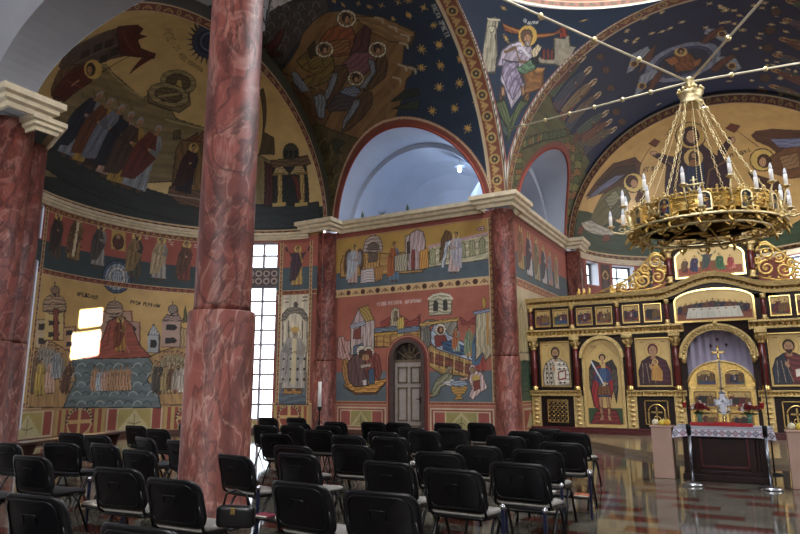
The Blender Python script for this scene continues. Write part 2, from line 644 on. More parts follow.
            for k in range(5):
                s.line(T([(-.08 + .04 * k, .5), (-.11 + .055 * k, .07)]), H * .012, dk(robe, .68 if k % 2 else 1.28))
            if cloak:
                s.poly(T([(-.10, .84), (.03, .83), (.13, .52), (.06, .34), (-.02, .16), (-.19, .12), (-.175, .6)]), cloak)
                for k in range(4):
                    s.line(T([(-.1 + .04 * k, .76), (-.15 + .05 * k, .2 + .05 * k)]), H * .012, dk(cloak, .66 if k % 2 else 1.25))
            if 'x' in o:
                for k in range(14):
                    a, b = -.13 + .09 * (k % 4), .18 + .16 * (k // 4)
                    p = T([(a, b)])[0]
                    s.rect(p[0] - H * .018, p[0] + H * .018, p[1] - H * .018, p[1] + H * .018, '2b2324')
                s.poly(T([(-.03, .82), (.03, .82), (.03, .1), (-.03, .1)]), 'd9c9a0')
            if 'r' in o:
                for sd in (-1, 1):
                    s.poly(T([(sd * .08, .8), (sd * .30, .86), (sd * .34, .98), (sd * .30, .98), (sd * .22, .82), (sd * .12, .62)]), cloak or robe)
                    s.ell(*T([(sd * .325, 1.0)])[0], H * .025, H * .03, 'b98a63', rot)
            else:
                s.poly(T([(.08, .78), (.15, .68), (.13, .54), (.02, .58), (.02, .63), (.09, .63)]), dk(robe, .85))
                s.ell(*T([(.01, .61)])[0], H * .024, H * .02, 'b98a63', rot)
                s.poly(T([(-.10, .76), (-.16, .62), (-.05, .56), (-.01, .6), (-.08, .66)]), dk(cloak or robe, .85))
            if 'c' in o:
                s.poly(T([(-.02, .56), (.08, .56), (.08, .67), (-.02, .67)]), 'a5342a')
        hc = '9a948c' if 'e' in o else hair
        s.ell(*T([(0, .925)])[0], H * .05, H * .058, hc, rot)
        s.ell(*T([(.008, .905)])[0], H * .036, H * .048, 'b3835a', rot)
        s.poly(T([(-.02, .86), (.03, .86), (.035, .82), (-.03, .82)]), 'a3764f')
        if 'b' in o:
            s.poly(T([(-.03, .895), (.045, .895), (.035, .84), (.005, .815), (-.022, .845)]), hc)
        if 'm' in o:
            s.poly(T([(-.05, .935), (.05, .935), (.058, .985), (0, 1.02), (-.058, .985)]), 'c7a250')
        if H > 1.2:
            for a in (-.008, .024):
                s.ell(*T([(a, .912)])[0], H * .006, H * .005, '2a1a12', rot, 6)
            s.line(T([(-.005, .88), (.02, .88)]), H * .008, '6e3528')

    def house(s, pts, wall, roof='8a4a35', win='2f2a2c', n=2, dome=None):
        """a little painted building: four corners (from lower left, anticlockwise)"""
        s.poly(pts, wall)
        (a, b, c, d) = pts
        L = lambda p, q, t: (p[0] + (q[0] - p[0]) * t, p[1] + (q[1] - p[1]) * t)
        Q = lambda x, y: L(L(a, b, x), L(d, c, x), y)
        for k in range(n):
            x = (k + 0.5) / n
            w = 0.22 / n
            s.poly([Q(x - w, .2), Q(x + w, .2), Q(x + w, .66), Q(x, .8), Q(x - w, .66)], win)
        s.line([Q(0, .97), Q(1, .97)], 0.05, roof)
        s.line([Q(0, 0), Q(0, 1)], 0.035, roof)
        s.line([Q(1, 0), Q(1, 1)], 0.035, roof)

    # -------------------------------------------------------------- the grid itself
    def mesh(s, name, parent, u0=None, u1=None, v0=None, v1=None, label=None):
        i0 = 0 if u0 is None else int(round((u0 - s.u0) / s.du))
        i1 = s.nu - 1 if u1 is None else min(s.nu - 1, int(round((u1 - s.u0) / s.du)))
        j0 = 0 if v0 is None else int(round((v0 - s.v0) / s.dv))
        j1 = s.nv - 1 if v1 is None else min(s.nv - 1, int(round((v1 - s.v0) / s.dv)))
        U, V = np.meshgrid(s.u0 + s.du * np.arange(i0, i1 + 1), s.v0 + s.dv * np.arange(j0, j1 + 1))
        X = s.fn(U, V)
        nu, nv = i1 - i0 + 1, j1 - j0 + 1
        idx = np.arange(nu * nv).reshape(nv, nu)
        Q = np.stack([idx[:-1, :-1], idx[:-1, 1:], idx[1:, 1:], idx[1:, :-1]], -1).reshape(-1, 4)
        co = X.reshape(-1, 3)
        cc = s.c[j0:j1 + 1, i0:i1 + 1].reshape(-1, 4).copy()
        if s.hole is not None:
            cu, cv2, cz = (x.reshape(-1) for x in (U, V, X[..., 2]))
            bad = s.hole(cu, cv2, cz)
            keep = ~(bad[Q].all(1))
            Q = Q[keep]
            used = np.zeros(len(co), bool)
            used[Q.ravel()] = True
            new = np.cumsum(used) - 1
            co, cc, Q = co[used], cc[used], new[Q]
        me = bpy.data.meshes.new(name)
        me.vertices.add(len(co))
        me.vertices.foreach_set('co', co.ravel().astype(np.float32))
        me.loops.add(len(Q) * 4)
        me.loops.foreach_set('vertex_index', Q.ravel().astype(np.int32))
        me.polygons.add(len(Q))
        me.polygons.foreach_set('loop_start', (np.arange(len(Q)) * 4).astype(np.int32))
        me.polygons.foreach_set('use_smooth', np.ones(len(Q), bool))
        me.update(calc_edges=True)
        cc = np.clip(cc, 0, 1)
        rgb = cc[:, :3]
        lum = (rgb * np.array([.3, .59, .11])).sum(1, keepdims=True)
        rgb = cc[:, :3] = np.clip((lum + (rgb - lum) * np.where(cc[:, 3:] < .5, .76, .84)) * np.where(cc[:, 3:] < .5, .93, .92), 0, 1)      # earth pigments, a little greyed
        cc[:, :3] = np.where(rgb <= 0.04045, rgb / 12.92, ((rgb + 0.055) / 1.055) ** 2.4)
        at = me.color_attributes.new('paint', 'FLOAT_COLOR', 'POINT')
        at.data.foreach_set('color', cc.ravel().astype(np.float32))
        me.materials.append(painted())
        o = bpy.data.objects.new(name, me)
        COL.objects.link(o)
        if parent is not None:
            o.parent = parent
        if label:
            o['label'] = label
        return o


# ------------------------------------------------------------------ what is painted where (centimetres on each wall)
ART = {
'D': '''
p b98a4a -1261 584 -1250 613 -1203 598 -1111 608 -1045 596 -960 601 -929 607 -930 523 -1260 534
f -1210 505 -1200 650 1 c9a49a b3b9c4 w gd9b04e 3a2418 1
p a8948c -1166 629 -1157 658 -1125 676 -1098 663 -1085 634 -1087 610 -1166 614
p 6b5a50 -1151 622 -1143 641 -1123 649 -1103 638 -1098 616
p b98a4a -1157 613 -1095 612 -1098 539 -1156 539
p c3b4b4 -1173 554 -1122 558 -1116 507 -1176 507
p b07a40 -1120 555 -1083 561 -1087 514 -1115 507
p 6b5a50 -1143 611 -1106 611 -1106 578 -1143 577
f -1041 500 -1039 641 1 5a7690 a85a30 - gd0a048 3a2418 1
p c3a9a0 -997 653 -965 660 -938 657 -930 532 -997 534
p 8a3a34 -972 621 -958 622 -955 544 -973 541
p 4a3a30 -989 631 -981 632 -981 584 -989 585
p b9a0a0 -987 533 -984 632 -976 660 -950 671 -927 659 -920 629 -921 532
p 8a3a34 -972 602 -959 603 -960 535 -973 536
p c98a3c -943 594 -908 605 -909 535 -943 534
p 4a3a30 -987 633 -978 633 -978 592 -987 593
p a9a088 -1038 590 -987 594 -987 533 -1038 535
p c2b892 -907 603 -688 624 -691 543 -908 538
p 9a9a70 -905 547 -905 591 -894 601 -883 592 -883 546
p 9a9a70 -869 550 -869 594 -857 604 -847 595 -847 550
p 9a9a70 -834 553 -833 597 -822 607 -811 598 -812 553
p 9a9a70 -798 556 -797 600 -787 609 -776 601 -777 556
p 9a9a70 -764 559 -763 603 -752 612 -742 604 -743 559
p 9a9a70 -730 563 -729 605 -718 615 -708 606 -710 562
l c79aa0 9 -907 606 -688 628
p b98a90 -734 639 -732 649 -711 652 -708 637
p 4a3a40 -725 641 -725 647 -719 647 -719 641
p 6b4a2c -867 554 -861 627 -845 655 -826 646 -823 621 -846 607 -852 571
p b9c0cc -863 535 -846 616 -816 622 -812 610 -837 601 -853 525
f -819 508 -806 648 1 c9aaa4 b3aeb8 l gd9b04e 3a2418 1
p b98f88 -1269 250 -1268 322 -1245 326 -1233 308 -1216 310 -1212 239
l 8a4a3a 5 -1251 316 -1238 268
p b9a0a0 -1215 258 -1211 362 -1183 418 -1144 427 -1116 367 -1118 282 -1151 266 -1198 258
p a88a44 -1183 418 -1144 427 -1119 377 -1154 369
p 9aa4b4 -1217 363 -1155 374 -1154 360 -1213 348
p 8a3f34 -1199 343 -1171 356 -1171 313 -1204 315
p 5a6a80 -1212 287 -1154 301 -1154 266 -1210 260
l d8c9bc 5 -1209 351 -1207 263
l d8c9bc 5 -1157 348 -1156 261
l d8c9bc 5 -1141 348 -1140 261
l d8c9bc 5 -1123 347 -1123 260
p b98a44 -1119 344 -942 353 -942 282 -1114 283
p 6a7a90 -1119 347 -942 352 -942 336 -1117 332
p c9983a -1119 330 -942 336 -942 329 -1117 320
l 8a5a24 5 -1108 320 -1108 287
l 8a5a24 5 -1081 321 -1081 286
l 8a5a24 5 -1054 321 -1054 285
l 8a5a24 5 -1027 322 -1028 284
l 8a5a24 5 -1001 323 -1002 283
l 8a5a24 5 -976 323 -976 282
l 8a5a24 5 -950 324 -950 281
p b3a488 -1056 350 -1051 401 -1040 414 -1022 408 -1016 351
p 7a6a50 -1042 368 -1039 400 -1030 399 -1028 367
p 98403a -1094 366 -1056 382 -1056 355 -1088 347
p 98403a -1016 385 -972 359 -941 385 -942 353 -1009 350
p c98d3c -1242 158 -1233 163 -1067 177 -1069 171 -1109 134 -1191 132
p 9a5a24 -1242 152 -1191 126 -1109 128 -1069 166 -1109 134 -1191 132
p a8763a -1246 240 -1227 251 -1215 212 -1197 165 -1231 158 -1248 203
p 6a4a4a -1226 230 -1198 258 -1165 266 -1148 238 -1155 200 -1139 156 -1197 151 -1220 174
p 8a4038 -1153 238 -1126 269 -1099 255 -1088 200 -1098 172 -1142 176 -1155 211
l 4a3034 4 -1198 244 -1180 165
l 5a2420 4 -1120 251 -1109 183
p 46607f -1140 208 -1120 214 -1115 163 -1137 161
p e0d8cc -1164 174 -1148 176 -1148 157 -1161 156
p d8cdb8 -1147 270 -1149 262 -1155 256 -1163 253 -1173 253 -1181 257 -1187 264 -1189 272 -1187 280 -1182 286 -1173 289 -1164 289 -1155 285 -1149 279
p d8cdb8 -1118 269 -1120 261 -1126 254 -1134 251 -1144 251 -1152 255 -1158 262 -1160 270 -1158 278 -1152 284 -1144 287 -1135 287 -1126 283 -1121 277
p 4a3024 -1149 261 -1151 255 -1155 250 -1161 247 -1168 247 -1174 250 -1179 256 -1180 262 -1179 269 -1175 274 -1168 276 -1161 276 -1155 273 -1151 268
p 6a3028 -1125 261 -1126 255 -1131 249 -1137 246 -1144 247 -1150 250 -1154 255 -1156 262 -1154 269 -1150 274 -1144 277 -1137 277 -1131 274 -1126 268
p b3835a -1145 249 -1146 244 -1149 240 -1153 238 -1158 239 -1162 241 -1166 245 -1167 250 -1166 254 -1163 258 -1158 260 -1153 260 -1149 258 -1146 254
p b3835a -1137 249 -1138 244 -1141 240 -1145 238 -1149 238 -1153 241 -1156 245 -1157 249 -1156 254 -1153 258 -1149 260 -1145 260 -1141 258 -1138 254
p b9a898 -1173 225 -1131 230 -1129 219 -1170 214
p b5ae92 -909 378 -910 433 -896 445 -864 450 -835 442 -827 428 -830 378
l e0d8bc 6 -912 432 -894 443 -864 447 -835 439 -825 426
p 3a3a34 -893 391 -892 420 -884 426 -877 419 -878 392
p 3a3a34 -858 391 -858 421 -850 427 -843 420 -844 391
p 8a857a -941 295 -939 349 -920 364 -895 364 -871 354 -851 362 -812 361 -807 299 -838 291 -895 346 -915 339 -917 215 -939 216
p 6a6a64 -931 233 -930 335 -915 343 -905 334 -909 224
p b8924a -945 356 -803 366 -803 356 -943 344
p 98403a -1028 381 -1007 352 -945 376 -945 349 -1028 344
p 98403a -800 368 -775 349 -737 373 -738 343 -794 340
p c9a84a -1028 372 -1002 381 -1002 296 -1028 285
p 6a7a90 -1028 339 -945 345 -946 329 -1028 324
p b08a4a -917 220 -914 277 -901 285 -755 229 -758 175 -802 184 -868 189
p 8a4a3a -906 259 -760 212 -762 187 -905 228
l 7a3a30 4 -908 269 -911 220
l d9b46a 4 -891 264 -893 215
l 7a3a30 4 -873 260 -876 210
l d9b46a 4 -856 255 -859 206
l 7a3a30 4 -839 250 -841 201
l d9b46a 4 -822 245 -825 197
l 7a3a30 4 -805 240 -808 192
l d9b46a 4 -788 236 -791 188
l 7a3a30 4 -772 231 -775 183
p a9b6cc -903 325 -890 348 -866 349 -842 313 -786 285 -758 246 -762 229 -820 248 -887 271 -904 292
p 8a3a34 -891 311 -876 317 -852 311 -843 290 -867 279 -888 274
p 3a5a80 -867 291 -833 295 -782 272 -767 246 -806 249 -859 266
l 22405f 4 -848 285 -782 255
p e3d8c0 -850 330 -852 322 -857 316 -865 313 -874 313 -881 317 -887 324 -889 332 -886 340 -881 346 -873 349 -864 349 -857 345 -851 338
p 6a2a28 -857 329 -859 323 -862 319 -867 317 -872 317 -876 320 -880 324 -881 330 -879 335 -876 339 -871 341 -866 341 -862 339 -858 334
p b3835a -860 329 -861 326 -863 323 -866 321 -869 322 -871 323 -873 326 -874 330 -873 333 -871 336 -868 337 -865 337 -863 335 -861 332
f -814 256 -815 338 1 8a9a8a b0643a n gd9b04e 3a2418 1
f -771 238 -769 338 1 a88a5a 7a8a6a n gd9b04e 3a2418 1
f -736 194 -737 339 1 a8443a 4a6a8a n gd9b04e 3a2418 1
p b9aa88 -751 229 -746 382 -691 387 -693 253 -719 228 -727 254
p 8a93b0 -755 381 -691 389 -692 379 -753 372
l c98a3c 7 -707 371 -710 278
p c9983a -712 406 -713 397 -714 391 -717 387 -720 388 -722 391 -724 398 -724 406 -724 415 -722 421 -719 425 -716 424 -714 420 -712 414
p 8a8a6a -906 133 -888 172 -854 195 -830 188 -829 163 -869 150 -879 125 -908 116
p 9a9078 -828 201 -829 195 -832 190 -837 187 -841 187 -845 190 -848 195 -849 201 -848 208 -845 213 -841 215 -836 215 -832 212 -829 207
p a87a52 -830 198 -831 195 -832 192 -835 191 -837 191 -840 193 -841 195 -842 199 -841 202 -839 205 -837 206 -834 206 -832 204 -831 202
p c9c4c0 -869 163 -831 176 -807 163 -831 150
p a3764f -913 127 -900 132 -902 119 -914 117
p b5853a -836 150 -831 156 -785 154 -779 148 -790 131 -802 125 -795 113 -826 112 -817 125 -832 133
p 8fa0b4 -779 161 -782 157 -790 153 -802 151 -815 151 -827 153 -836 157 -838 161 -835 166 -827 169 -815 171 -802 171 -790 169 -782 165
p c59a80 -807 178 -779 181 -777 173 -803 169
p d0b0ac -775 171 -767 194 -751 200 -729 191 -714 146 -740 133 -763 111 -776 121 -765 146
p c9b0a8 -751 204 -752 198 -756 193 -760 190 -765 190 -769 193 -772 198 -773 204 -772 210 -769 215 -764 218 -759 218 -755 215 -752 210
p a87a52 -755 202 -756 199 -757 196 -760 194 -763 194 -765 196 -767 199 -768 203 -767 206 -765 209 -762 211 -760 211 -757 209 -755 206
p gd9b04e -738 175 -740 170 -743 166 -749 164 -754 164 -759 167 -763 171 -764 176 -762 181 -759 185 -754 187 -748 187 -743 185 -740 181
p 8a3f34 -761 167 -740 171 -738 146 -758 138
t РІЗДВО -1107 422 37 1 11.2 dcc3ba 1
t ПРЕСВЯТОЇ -1064 424 58 0 10 dcc3ba 1
t БОГОРОДИЦІ -998 424 64 1 10 dcc3ba 1
''',
'F': '''
f 1927 520 1935 677 1 b08a4a 8a5a3a - gd9b04e 3a2418 1.3
f 2016 510 2017 672 1 b9b4b4 4a3a40 - gd9b04e 3a2418 1.3
f 2102 508 2100 670 1 a89a70 7a6a4a - gd9b04e 3a2418 1.3
f 2187 508 2184 657 1 c0b8b0 4a4a50 - gd9b04e 3a2418 1.3
f 2264 512 2267 652 1 b98a7a 8a8a90 - gd9b04e 3a2418 1.3
f 2349 512 2352 652 1 b9aca0 a08a60 - gd9b04e 3a2418 1.3
p 6a8a94 1891 255 1904 315 1930 352 1950 336 1951 257
p b8a878 1865 253 1886 383 1911 412 1934 379 1974 258
p 3f5a44 1862 228 1970 232 1963 137 1866 133
''',
'A': '''
p b98d55 604 98 592 256 666 284 735 256 755 174 724 94
p b98d55 968 248 1026 277 1094 298 1106 93 1016 95
p 6f7f82 726 94 737 133 755 174 738 231 779 243 976 250 995 221 977 176 1014 131 1025 85
l 46585f 3.5 724 210 730 220 739 225 748 221 756 211
l a9b4b2 3.5 742 183 748 193 756 197 766 193 773 183
l 46585f 3.5 730 155 736 165 744 169 753 165 761 155
l a9b4b2 3.5 748 128 754 137 762 141 771 137 779 127
l 46585f 3.5 736 101 742 110 750 114 759 110 767 100
l a9b4b2 3.5 754 211 760 221 769 226 778 222 786 212
l 46585f 3.5 772 183 778 193 786 198 795 194 803 184
l a9b4b2 3.5 760 155 766 165 774 169 783 165 791 155
l 46585f 3.5 777 127 783 137 791 141 800 137 808 127
l a9b4b2 3.5 765 100 771 109 779 113 788 109 796 99
l 46585f 3.5 784 212 790 222 798 227 807 223 815 213
l a9b4b2 3.5 801 184 807 194 815 198 824 194 832 184
l 46585f 3.5 789 155 795 165 803 169 812 165 820 155
l a9b4b2 3.5 806 127 812 137 820 141 829 137 837 126
l 46585f 3.5 794 99 800 109 809 113 817 108 825 98
l a9b4b2 3.5 813 213 819 223 827 228 836 224 844 213
l 46585f 3.5 830 184 836 194 844 199 853 195 861 184
l a9b4b2 3.5 818 155 824 165 832 170 841 165 849 155
l 46585f 3.5 835 126 841 137 849 141 858 136 866 126
l a9b4b2 3.5 823 98 829 108 837 112 846 108 854 97
l 46585f 3.5 842 213 848 224 857 228 865 224 873 214
l a9b4b2 3.5 859 184 865 195 873 199 882 195 890 185
l 46585f 3.5 847 155 853 165 861 170 870 166 878 155
l a9b4b2 3.5 864 126 870 136 878 141 887 136 895 126
l 46585f 3.5 852 97 858 107 866 112 875 107 883 97
l a9b4b2 3.5 871 214 877 225 886 229 894 225 902 215
l 46585f 3.5 888 185 894 195 902 200 911 196 919 185
l a9b4b2 3.5 876 155 882 166 890 170 899 166 907 155
l 46585f 3.5 893 126 899 136 907 140 916 136 923 125
l a9b4b2 3.5 881 97 887 107 895 111 904 107 911 96
l 46585f 3.5 900 215 906 225 915 230 923 226 931 215
l a9b4b2 3.5 917 185 923 196 931 200 940 196 948 185
l 46585f 3.5 905 155 911 166 919 170 928 166 935 155
l a9b4b2 3.5 922 125 927 136 936 140 944 136 952 125
l 46585f 3.5 909 96 915 106 923 111 932 106 940 95
l a9b4b2 3.5 929 215 935 226 943 231 952 227 960 216
l 46585f 3.5 946 185 952 196 960 201 969 196 976 186
l a9b4b2 3.5 934 155 940 166 948 170 957 166 964 155
l 46585f 3.5 950 125 956 136 964 140 973 135 981 125
l a9b4b2 3.5 938 95 944 106 952 110 961 105 968 95
l 46585f 3.5 958 216 964 227 972 232 981 227 989 216
l a9b4b2 3.5 975 186 981 196 989 201 998 197 1005 186
l 46585f 3.5 962 155 968 166 977 170 985 166 993 155
l a9b4b2 3.5 979 125 985 135 993 140 1002 135 1009 124
l 46585f 3.5 967 95 973 105 981 110 989 105 997 94
h c9b08a 7f5a44 2 2f2a2c 611 261 600 341 649 347 659 264
h d2b56f 7c4a3a 3 2f2a2c 637 286 630 385 696 393 707 291
p a8896d 700 398 698 385 688 373 673 366 655 364 639 367 626 376 620 387 623 400 633 412 648 420 666 422 683 419 695 410
p a8896d 620 387 700 398 702 377 623 368
l 5b3a2e 5 623 368 702 377
h b99a72 5b3a2e 2 2f2a2c 645 415 643 434 672 438 674 419
p 8d6f58 673 438 672 433 668 428 662 425 655 424 649 425 644 429 642 433 643 438 647 443 653 446 660 447 666 446 671 443
l 3a2a22 4 656 445 655 458
p 8a3f31 670 288 659 380 675 382 686 290
h c79a6c 7c4a3a 2 2f2a2c 708 263 700 328 739 335 746 265
h b98f78 8a4a3a 3 2f2a2c 825 260 810 389 914 400 941 265
h c3a38a 7c5644 4 2f2a2c 833 357 831 401 883 406 888 361
p 9a7f6c 883 408 881 397 875 389 865 383 854 382 843 386 836 393 832 402 834 413 840 421 850 427 861 428 872 425 880 418
p c3a38a 832 401 884 406 885 390 833 385
l 3a2a22 4 856 430 856 441
h b58c80 7c4a3a 2 2f2a2c 889 272 886 365 942 365 949 274
h aab0b5 5b4238 1 2f2a2c 972 266 968 325 1006 327 1009 267
p aab0b5 968 325 984 363 1006 327
h b9988c 7f5a44 2 2f2a2c 1011 286 1011 375 1072 378 1077 288
p 9a8078 1011 375 1024 399 1060 401 1074 378
h c0a598 5b3a2e 2 2f2a2c 1029 395 1028 416 1057 418 1058 396
p 8d7f7a 1057 418 1056 412 1052 406 1046 403 1039 402 1033 405 1029 410 1027 416 1028 423 1032 429 1038 432 1044 432 1050 430 1055 425
l 3a2a22 4 1041 431 1040 443
p 5a5a38 1076 373 1080 431 1094 374
p a98a60 1073 283 1069 354 1105 351 1108 294
p a9523e 771 239 794 267 828 304 843 362 880 383 917 354 943 292 983 252 891 244
l 7c3a2c 4 804 259 845 287 848 349
l c47a5f 4 915 264 896 299 896 353
f 887 263 878 380 1 a8762e 7c3a20 b gd9b04e 3a2418 1
f 634 190 629 275 1 8c6a3f 8f8a80 n gd9b04e 3a2418 1
f 645 195 640 281 1 a09a88 8f8a80 n gd9b04e 3a2418 1
f 658 190 653 277 1 6b4a30 8f8a80 n gd9b04e 3a2418 1
f 670 192 665 279 1 9a8f80 8f8a80 n gd9b04e 3a2418 1
f 683 189 678 277 1 7a5a3a 8f8a80 n gd9b04e 3a2418 1
f 618 165 613 249 1 7b6a4a 8f8a80 n gd9b04e 3a2418 1
f 696 182 691 270 1 8a7a5a 8f8a80 n gd9b04e 3a2418 1
f 709 166 705 254 1 a58a5a 8f8a80 n gd9b04e 3a2418 1
f 621 133 614 257 1 6a5a48 7a5a40 n gd9b04e 3a2418 1
f 641 128 636 236 1 b0943f c9a64a n gd9b04e 3a2418 1
f 675 133 672 238 1 c59a86 d0a894 nb gd9b04e 3a2418 1
f 693 174 682 268 1 9aa0a6 8c939c n gd9b04e 3a2418 1
f 722 132 733 231 1 5f402e 6b4632 nb gd9b04e 3a2418 1
f 1035 179 1026 275 1 8c6a3f 9a8a68 n gd9b04e 3a2418 1
f 1045 182 1036 279 1 a09a88 9a8a68 n gd9b04e 3a2418 1
f 1059 181 1050 278 1 6b4a30 9a8a68 n gd9b04e 3a2418 1
f 1073 181 1065 278 1 9a8f80 9a8a68 n gd9b04e 3a2418 1
f 1087 175 1078 273 1 8c6a3f 9a8a68 n gd9b04e 3a2418 1
f 1097 171 1089 269 1 a58a5a 9a8a68 n gd9b04e 3a2418 1
f 1027 162 1019 258 1 8a7a5a 9a8a68 n gd9b04e 3a2418 1
f 1008 149 999 244 1 7a5a3a 9a8a68 n gd9b04e 3a2418 1
f 1012 129 1009 240 1 3f3a34 4f4a40 n gd9b04e 3a2418 1
f 1037 129 1034 226 1 8a7a58 a08a5a n gd9b04e 3a2418 1
f 1057 130 1053 231 1 a58f60 6b4a30 n gd9b04e 3a2418 1
f 1071 130 1069 227 1 8a5a44 9a8f80 nb gd9b04e 3a2418 1
f 1090 130 1088 232 1 d0c8bc b9b0a4 n gd9b04e 3a2418 1
f 819 139 813 221 1 b98a63 b98a63 n gd9b04e 3a2418 1
f 833 139 829 211 1 a9b4bd a9b4bd n gd9b04e 3a2418 1
f 849 139 844 212 1 c59a86 c59a86 n gd9b04e 3a2418 1
f 866 139 861 217 1 b98a63 b98a63 n gd9b04e 3a2418 1
f 881 139 876 218 1 b0835c b0835c n gd9b04e 3a2418 1
f 898 139 893 223 1 b98a63 b98a63 n gd9b04e 3a2418 1
f 918 139 913 224 1 b98a63 b98a63 n gd9b04e 3a2418 1
p 3f5878 904 514 902 490 890 469 872 456 851 453 831 461 816 478 810 500 812 524 824 545 842 559 864 562 883 555 898 538
p 8c97a6 896 513 893 493 884 475 869 465 852 462 836 469 824 483 818 502 821 522 830 539 845 550 862 553 878 547 890 532
p b9b4ae 885 511 884 496 877 483 866 475 854 473 842 478 833 489 829 503 831 518 837 532 848 540 861 542 873 537 881 526
p 8c97a6 875 510 874 500 870 491 863 485 855 484 848 488 842 495 840 505 841 515 845 524 851 530 859 531 867 528 872 520
t ХРЕЩЕННЯ 732 430 71 -3 11 2a1a12 1
t РУСИ_УКРАЇНИ 906 425 95 -6 11 2a1a12 1
f 646 528 644 670 1 4a3a30 3a2c26 b gd9b04e 3a2418 1
f 706 532 717 685 1 8a6a3c 6a4a2c x gd9b04e 3a2418 1
f 790 528 793 676 1 8f8a86 4a4440 b gd9b04e 3a2418 1
f 910 510 910 669 1 4a4434 8a6a3c b gd9b04e 3a2418 1
f 989 512 991 668 1 9a948c b39a70 - gd9b04e 3a2418 1
f 1069 515 1074 663 1 7a3a2c 5f3a2a - gd9b04e 3a2418 1
p gc9983a 827 661 873 663 877 596 830 597
p 5f3224 870 628 869 616 865 606 858 600 850 598 843 602 837 610 834 621 835 632 839 642 846 648 854 650 862 646 867 638
p b3835a 858 642 858 638 856 634 853 632 850 631 847 633 845 635 844 639 844 643 846 647 849 649 852 650 855 649 857 646
l d8b9a4 3 626 691 636 692
l d8b9a4 3 626 684 637 685
l d8b9a4 3 683 699 693 700
l d8b9a4 3 684 692 693 694
l d8b9a4 3 698 704 708 705
l d8b9a4 3 699 697 709 698
l d8b9a4 3 774 684 783 684
l d8b9a4 3 774 677 784 677
l d8b9a4 3 801 686 811 687
l d8b9a4 3 802 679 811 679
l d8b9a4 3 929 671 938 671
l d8b9a4 3 930 664 939 663
l d8b9a4 3 936 661 945 660
l d8b9a4 3 937 653 946 653
l d8b9a4 3 1011 660 1020 659
l d8b9a4 3 1011 652 1020 652
l d8b9a4 3 1020 652 1029 651
l d8b9a4 3 1021 644 1030 643
l d8b9a4 3 1097 651 1106 650
l d8b9a4 3 1098 643 1107 642
f 1464 505 1466 656 1 b08a45 4a3440 r gd9b04e 3a2418 1
p d9cdb2 1395 478 1528 478 1525 203 1397 200
p 5a6a78 1397 200 1525 203 1521 93 1397 93
p 7c7468 1411 383 1414 408 1434 427 1463 432 1490 423 1508 402 1516 380 1500 383 1483 405 1461 412 1440 407 1425 386
p 5b544c 1471 439 1470 435 1468 432 1465 431 1462 431 1459 433 1457 436 1456 440 1457 444 1459 447 1461 448 1465 448 1468 446 1470 443
l 6b6258 5 1416 383 1420 271
l 6b6258 5 1438 382 1441 271
l 6b6258 5 1491 381 1494 270
l 6b6258 5 1510 380 1513 269
l 7c7468 8 1415 271 1413 133
l 7c7468 8 1509 269 1507 133
p a9793c 1426 127 1427 145 1494 147 1496 128
f 1462 138 1463 359 1 b3aaa0 9f9a94 xbme d9cdb2 3a2418 1.35
l 5b4a3a 3.5 1417 462 1434 462
l 5b4a3a 3.5 1489 466 1506 466
l 5b4a3a 3.5 1418 449 1435 450
l 5b4a3a 3.5 1489 452 1507 452
''',
